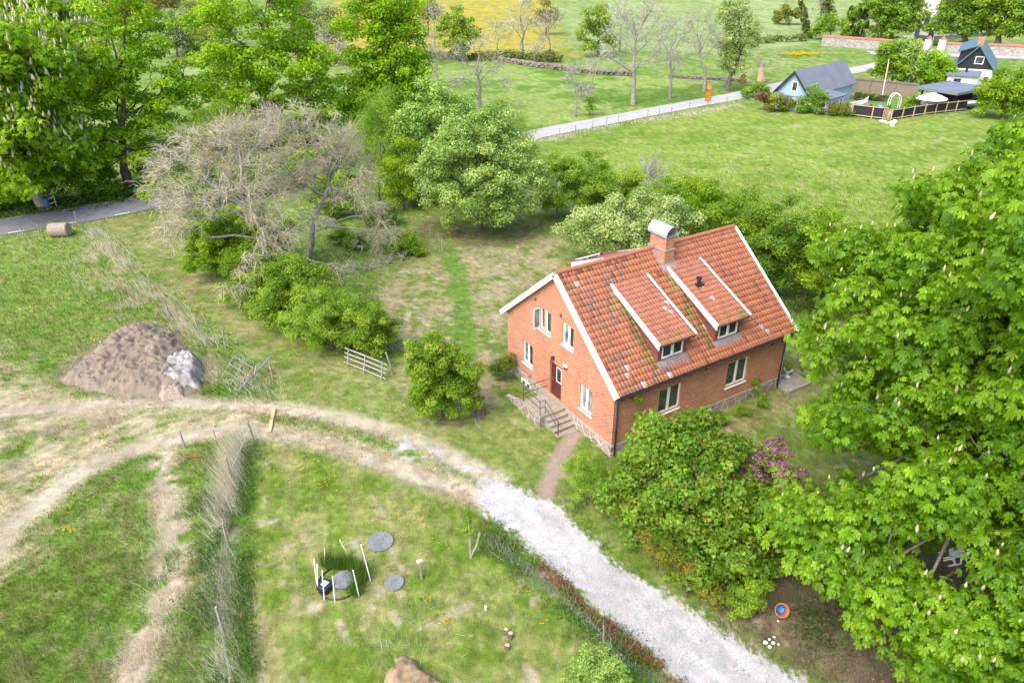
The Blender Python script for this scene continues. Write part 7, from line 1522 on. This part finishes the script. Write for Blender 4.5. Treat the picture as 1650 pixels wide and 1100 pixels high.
# ---- trees far off
GF = 'trees round the churchyard'
LINDEN = [(0.052, 0.14, 0.018), (0.085, 0.19, 0.028), (0.125, 0.24, 0.055)]
tree('linden_tree', (1434, 69), [(1430, 10, 0, 23), (1400, 20, 0, 19), (1465, 18, 0, 20), (1440, 35, 0, 23), (1410, 0, 0, 19), (1455, -8, 0, 22), (1432, 50, 0, 14), (1470, 40, 0, 13)], 'big churchyard tree standing clear between cypresses and church', GF, cr=1.6, n=60, size=0.40, pal=LINDEN, tr=0.7, fork=0.25)
tree('linden_tree', (1556, 76), [(1545, 20, 0, 22), (1520, 30, 0, 17), (1580, 20, 0, 20), (1555, 40, 0, 22), (1540, -5, 0, 19), (1575, 45, 0, 14), (1505, 45, 0, 10), (1530, 50, 0, 13)], 'churchyard tree in front of the church wall, beside the church corner', GF, cr=1.6, n=60, size=0.40, pal=LINDEN, tr=0.7, fork=0.25)
tree('linden_tree', (1606, 80), [(1605, 15, 0, 22), (1630, 25, 0, 20), (1600, 40, 0, 19), (1640, 0, 0, 20), (1590, 5, 0, 16), (1625, 50, 0, 14)], 'darker churchyard tree in front of the long church wall', GF, cr=1.6, n=60, size=0.40, pal=HAW, tr=0.7, fork=0.25)
tree('linden_tree', (1665, 84), [(1660, 20, 0, 22), (1690, 20, 0, 22), (1650, 45, 0, 16), (1670, 50, 0, 17)], 'last churchyard tree in the row along the long church wall', GF, cr=1.6, n=60, size=0.40, pal=LINDEN, tr=0.7, fork=0.25)
def cypress(q, top, wpx, label):
    b = np.array(gz(G(*q))); d = D(b); t = at(top[0], top[1], d); sl = np.linalg.norm(t-CAM); h = t[2]-b[2]; r = wpx*sl/FPX/2; C = []
    for i in range(90):
        s = rng.random()**0.8; a = rng.uniform(0, 6.28); rr = r*(0.55+0.45*math.sin(math.pi*min(1, s*0.9+0.25)))*(1 if s < 0.8 else (1-s)/0.2*0.8+0.2)*0.8; C.append([b[0]+rr*math.cos(a), b[1]+rr*math.sin(a), b[2]+0.3+s*(h-0.6), 0.6])
    build_plant('cypress', b, label, 'cypress', 'columnar cypresses by the churchyard wall', path_segs(np.array([b, b+[0, 0, h*0.5]]), 0.2, 0.1), leaf_cloud(np.array(C), 60, 0.22, 'fine', [(0.018, 0.055, 0.012), (0.03, 0.08, 0.018), (0.05, 0.10, 0.025)], 1.0), (), 'bark')
cypress((1363, 62), (1368, 10), 11, 'dark columnar cypress with the slimmest shape, standing apart from the hedge'.replace('standing apart from the hedge', 'at the field end of the trio'))
cypress((1374, 63), (1381, 6), 12, 'tallest dark columnar cypress in the middle of the trio')
cypress((1386, 64), (1393, 10), 14, 'broad dark columnar cypress at the church end of the trio')
def ivy_trunk(q, top, wpx, label):
    b = np.array(gz(G(*q))); d = D(b); t = at(top[0], top[1], d); sl = np.linalg.norm(t-CAM); r = wpx*sl/FPX/2; C = [[*(b+(t-b)*s+unit(1)[0]*r*0.4), r*(0.9-0.4*s)] for s in np.linspace(0.03, 1, 26)]
    build_plant('ivy_clad_tree', b, label, 'tree', 'ivy clad trunks by the field', path_segs(np.array([b, t]), 0.3, 0.1), leaf_cloud(np.array(C), 110, 0.3, 'oval', [(0.03, 0.07, 0.015), (0.05, 0.10, 0.02), (0.09, 0.12, 0.04)], 1.0), (), 'bark')
ivy_trunk((1301, 62), (1292, 0), 12, 'slender ivy clad trunk beside the tall pale pole'); ivy_trunk((1330, 50), (1333, -10), 24, 'thick ivy clad trunk behind the light green churchyard shrub')
tree('shrub', (1340, 65), [(1335, 38, 0, 16), (1350, 42, 0, 13), (1325, 48, 0, 10)], 'light green shrub tree at the free end of the churchyard wall', None, 'shrub', cr=1.3, n=60, size=0.35, pal=LINDEN, tr=0.2)
tree('shrub', (1272, 40), [(1268, 22, 0, 13), (1280, 26, 0, 10), (1260, 28, 0, 9)], 'olive brown shrub alone on the field edge', None, 'shrub', cr=1.3, n=60, size=0.35, pal=OLIVE, tr=0.15)
tree('shrub', (1425, 52), [(1412, 44, 0, 8), (1424, 43, 0, 8)], 'russet shrub at the back of the churchyard', None, 'shrub', cr=1.1, n=50, size=0.35, pal=[(0.08, 0.075, 0.03), (0.07, 0.09, 0.03)], tr=0)
tree('bush', (1218, 158), [(1210, 150, 0, 14), (1228, 150, 0, 12), (1200, 152, 0, 8)], 'bush where the field fence meets the pale road', None, 'bush', cr=0.8, n=70, size=0.17, pal=HAW, tr=0.05)
BG = 'bushes round the blue cottage'
for bp, rows, lab, pal in [((1232, 178), [(1229, 155, 0, 7), (1232, 162, 0, 6)], 'purple leaved shrub beside the blue cottage', [(0.06, 0.03, 0.05), (0.10, 0.05, 0.08)]),
        ((1248, 180), [(1246, 160, 0, 13), (1240, 167, 0, 11), (1256, 168, 0, 10)], 'yellowish bush at the blue gable corner', OLIVE), ((1270, 178), [(1268, 166, 0, 9), (1274, 170, 0, 8)], 'small yellowish bush under the blue gable', OLIVE),
        ((1314, 182), [(1318, 150, 0, 14), (1308, 160, 0, 14), (1326, 160, 0, 12), (1314, 170, 0, 14)], 'tall light green bush in front of the blue porch', WILL), ((1345, 186), [(1338, 175, 0, 10), (1352, 176, 0, 11), (1366, 177, 0, 9)], 'low olive hedge bush next to the black garden fence', OLIVE), ((1296, 182), [(1294, 172, 0, 8), (1288, 174, 0, 7)], 'small bush below the porch corner of the blue cottage', HAW)]:
    tree('bush', bp, rows, lab, BG, 'bush', cr=0.7, n=70, size=0.15, pal=pal, tr=0.06)
GT = 'garden trees between the cottages'
tree('broadleaf_tree', (1440, 140), [(1432, 92, 0, 20), (1420, 108, 0, 16), (1450, 100, 0, 18), (1435, 120, 0, 20)], 'garden tree beside the flagpole with bright green leaves', GT, cr=1.2, n=80, size=0.26, pal=LIMED, tr=0.22)
tree('broadleaf_tree', (1468, 142), [(1462, 80, 0, 16), (1475, 95, 0, 20), (1460, 105, 0, 22), (1472, 122, 0, 22)], 'tallest garden tree between flagpole and black cottage', GT, cr=1.2, n=80, size=0.26, pal=WILL, tr=0.25)
tree('broadleaf_tree', (1508, 145), [(1500, 100, 0, 18), (1515, 112, 0, 18), (1500, 122, 0, 18), (1518, 130, 0, 12), (1488, 112, 0, 14)], 'bright lime garden tree beside the white annex', GT, cr=1.2, n=80, size=0.26, pal=LIME, tr=0.22)
tree('broadleaf_tree', (1615, 192), [(1628, 132, 0, 19), (1604, 150, 0, 19), (1635, 150, 0, 22), (1616, 166, 0, 23), (1592, 172, 0, 13), (1650, 165, 0, 20), (1660, 138, 0, 19)], 'round bright green tree on the field edge before the black cottage', None, cr=1.0, n=110, size=0.19, pal=LIMED, tr=0.25)
tree('bush', (1468, 178), [(1465, 165, 0, 9), (1472, 170, 0, 7)], 'small garden bush between arch and parasol', None, 'bush', cr=0.6, n=70, size=0.14, pal=LIMED, tr=0.05)
tree('bush', (1412, 163), [(1395, 157, 0, 5), (1410, 159, 0, 6), (1424, 162, 0, 6), (1382, 155, 0, 5)], 'dark clipped bush along the brown board fence', None, 'bush', cr=0.6, n=70, size=0.14, pal=[(0.02, 0.05, 0.015), (0.04, 0.07, 0.02)], tr=0)
tree('broadleaf_tree', (1174, 147), [(1188, 12, 0, 18), (1170, 30, 0, 16), (1200, 35, 0, 18), (1178, 55, 0, 20), (1200, 65, 0, 18), (1165, 75, 0, 14), (1185, 90, 0, 16), (1210, 50, 0, 14), (1170, 105, 0, 12), (1195, 105, 0, 10)], 'tall loose leaved tree standing at the roadside before the blue cottage', None, cr=1.2, n=55, size=0.24, pal=SILV, tr=0.4, fork=0.2)
tree('broadleaf_tree', (965, 92), [(962, 22, 0, 14), (950, 40, 0, 14), (975, 42, 0, 14), (942, 62, 0, 12), (965, 62, 0, 18), (982, 66, 0, 12), (950, 74, 0, 10)], 'dark green tree with blossom in the field below the pale crop', None, cr=1.6, n=70, size=0.34, pal=HAW, tr=0.35, tip=(0.08, (0.15, 0.19, 0.25)))
tree('broadleaf_tree', (735, 98), [(735, 35, 0, 18), (720, 55, 0, 16), (750, 55, 0, 18), (735, 75, 0, 20)], 'dark green tree at the edge of the yellow field', None, cr=1.6, n=75, size=0.34, pal=HAW, tr=0.3)
tree('willow_tree', (285, 92), [(285, 40, 0, 22), (270, 55, 0, 18), (298, 55, 0, 16), (282, 75, 0, 20)], 'pale grey green willow far behind the layered tree', None, cr=1.6, n=70, size=0.32, pal=[(0.065, 0.13, 0.09), (0.10, 0.18, 0.14), (0.14, 0.22, 0.19)], tr=0.3, lmat='leafsoft')
tree('bush', (305, 90), [(303, 58, 0, 11), (306, 72, 0, 12), (300, 78, 0, 9)], 'white blossoming bush in front of the pale willow', None, 'bush', cr=1.0, n=70, size=0.26, pal=HAW, tr=0.1, tip=(0.4, (0.22, 0.27, 0.42)))
WB = 'spring wood at the top of the fields'
for x, y, r, lab, pal in [(175, 8, 30, 'budding olive tree at the top of the wood, above the layered tree', OLIVE), (225, 5, 30, 'pinkish budding tree left of the pale willow'.replace('left of', 'next to'), [(0.09, 0.11, 0.04), (0.11, 0.125, 0.06)]), (262, -8, 28, 'brownish budding tree above the pale willow', [(0.055, 0.075, 0.025), (0.075, 0.095, 0.035)]), (330, 12, 30, 'yellow olive tree above the white blossoming bush', OLIVE), (345, 50, 24, 'olive tree edging the pale crop behind the wide tree', OLIVE), (500, 25, 28, 'budding grey green tree behind the wide bright tree', [(0.05, 0.085, 0.04), (0.08, 0.12, 0.065)]), (545, 40, 26, 'greyish budding tree beside the tall narrow tree', [(0.05, 0.08, 0.04), (0.075, 0.11, 0.065)]), (470, 0, 26, 'faint budding tree at the very top beyond the wide tree', OLIVE), (690, 10, 22, 'budding tree in front of the yellow field top', OLIVE), (880, 15, 18, 'pinkish budding tree between yellow field and crop', [(0.10, 0.115, 0.08), (0.12, 0.13, 0.10)])]:
    tree('budding_tree', (x, y+r*1.9+8), [(x, y, 0, r*0.8), (x-r*0.5, y+r*0.5, 0, r*0.6), (x+r*0.5, y+r*0.55, 0, r*0.6), (x, y+r*0.95, 0, r*0.65)], lab, WB, cr=1.9, n=46, size=0.32, pal=pal, tr=0.3)
# bare trees along the pale road and at the yellow field
RB = 'bare trees along the pale road'
def rbare(bp, rows, lab, tr=0.4, cr=1.5, n=7, L=2.2, leaf=None, grp=RB, r=0.034, fork=0.36): bare_tree('bare_tree', bp, rows, lab, grp, cr, n, L, r, tr, GREY, 0.0, fork, 'palebark', leaf, 0.5, twigs=1.0, dens=1.5)
rbare((1020, 168), [(1000, 60, 0, 22), (1042, 55, 0, 22), (982, 85, 0, 18), (1064, 80, 0, 18), (1020, 35, 0, 20), (1048, 20, 0, 18), (998, 20, 0, 18), (960, 108, 0, 8), (1085, 95, 0, 8)], 'widest bare tree by the pale road with a strong forked trunk', 0.36)
rbare((1080, 159), [(1080, 70, 0, 14), (1070, 45, 0, 13), (1090, 40, 0, 14), (1085, 95, 0, 11), (1100, 60, 0, 12)], 'slender bare tree between the wide forked tree and the knotty one', 0.25)
rbare((1134, 147), [(1135, 60, 0, 14), (1120, 70, 0, 10), (1150, 75, 0, 11), (1130, 30, 0, 13), (1115, 45, 0, 10), (1150, 50, 0, 10)], 'knotty bare tree next to the tall leafy roadside tree', 0.30)
rbare((926, 188), [(920, 135, 0, 10), (933, 140, 0, 10), (926, 118, 0, 9), (945, 150, 0, 9)], 'small slender bare tree in the pasture before the stone wall', 0.16, 1.0, 13, 1.4, None, RB, 0.035)
tree('shrub', (950, 187), [(948, 165, 0, 7), (952, 175, 0, 6)], 'small leafy sapling beside the slender bare pasture tree', None, 'shrub', cr=0.7, n=40, size=0.17, pal=LINDEN, tr=0.06)
rbare((773, 178), [(760, 110, 0, 18), (790, 100, 0, 18), (745, 85, 0, 14), (800, 115, 0, 12), (775, 75, 0, 18), (740, 130, 0, 10), (812, 128, 0, 10)], 'bare pale trunked tree behind the silvery willows', 0.30, 1.5, 7, 2.0)
rbare((705, 140), [(700, 90, 0, 12), (712, 95, 0, 10), (696, 110, 0, 9)], 'thin bare tree peeping out beside the tall narrow tree', 0.18, 1.1, 11, 1.7)
YB = 'bare trees at the yellow field'
for bp, rows, lab, tr in [((842, 95), [(838, 25, 0, 16), (828, 45, 0, 13), (850, 40, 0, 13), (840, 10, 0, 13)], 'dark stemmed bare tree standing before the yellow field', 0.5), ((886, 93), [(884, 40, 0, 13), (895, 30, 0, 12), (878, 55, 0, 10)], 'greyish bare tree between yellow field and pale crop', 0.35), ((860, 104), [(858, 82, 0, 9), (866, 84, 0, 8)], 'small bare shrub at the foot of the dark bare tree', 0.1), ((700, 78), [(698, 25, 0, 15), (710, 35, 0, 12), (690, 45, 0, 11)], 'bare tree at the foot of the yellow field near the narrow tree', 0.35), ((800, 85), [(798, 45, 0, 13), (808, 60, 0, 11)], 'faint bare tree in the middle of the yellow field edge', 0.25),
        ((998, 84), [(1000, 40, 0, 14), (1012, 30, 0, 13), (992, 60, 0, 10)], 'faint bare tree behind the widest roadside bare tree', 0.3), ((530, 108), [(520, 60, 0, 14), (535, 65, 0, 13), (545, 75, 0, 10), (510, 80, 0, 9)], 'grey thicket tree between the wide and the narrow green trees', 0.2), ((560, 120), [(556, 80, 0, 12), (550, 95, 0, 10)], 'low grey thicket tree beside the tall narrow tree', 0.15), ((670, 90), [(668, 68, 0, 10), (682, 72, 0, 10)], 'low grey thicket below the yellow field', 0.12), ((1300, 58), [(1312, 20, 0, 12), (1320, 35, 0, 10)], 'faint bare tree among the ivy clad trunks', 0.2)]:
    bare_tree('bare_tree', bp, rows, lab, YB, 1.7, 7, 2.4, 0.045, tr*0.75, GREY, 0.0, 0.36, 'palebark', None, 0.5, twigs=1.0, dens=1.4)
def scrub():
    C = []
    for a, c, n in [((640, 92), (800, 98), 26), ((800, 94), (905, 100), 18), ((480, 95), (600, 110), 22), ((860, 98), (900, 92), 6), ((1205, 70), (1300, 66), 14)]:
        for i in range(n): t = rng.random(); p = gz(G(a[0]+(c[0]-a[0])*t, a[1]+(c[1]-a[1])*t+rng.normal()*1.2)); C.append([p[0], p[1], p[2]+0.8, rng.uniform(0.9, 1.8)])
    V, F, c = leaf_cloud(np.array(C), 60, 0.3, 'oval', [(0.045, 0.09, 0.025), (0.07, 0.11, 0.04), (0.09, 0.12, 0.06)], 0.7); tag(np_mesh('hedgerow_scrub', V, [F], M['leaf'], col=c), kind='stuff')
scrub()
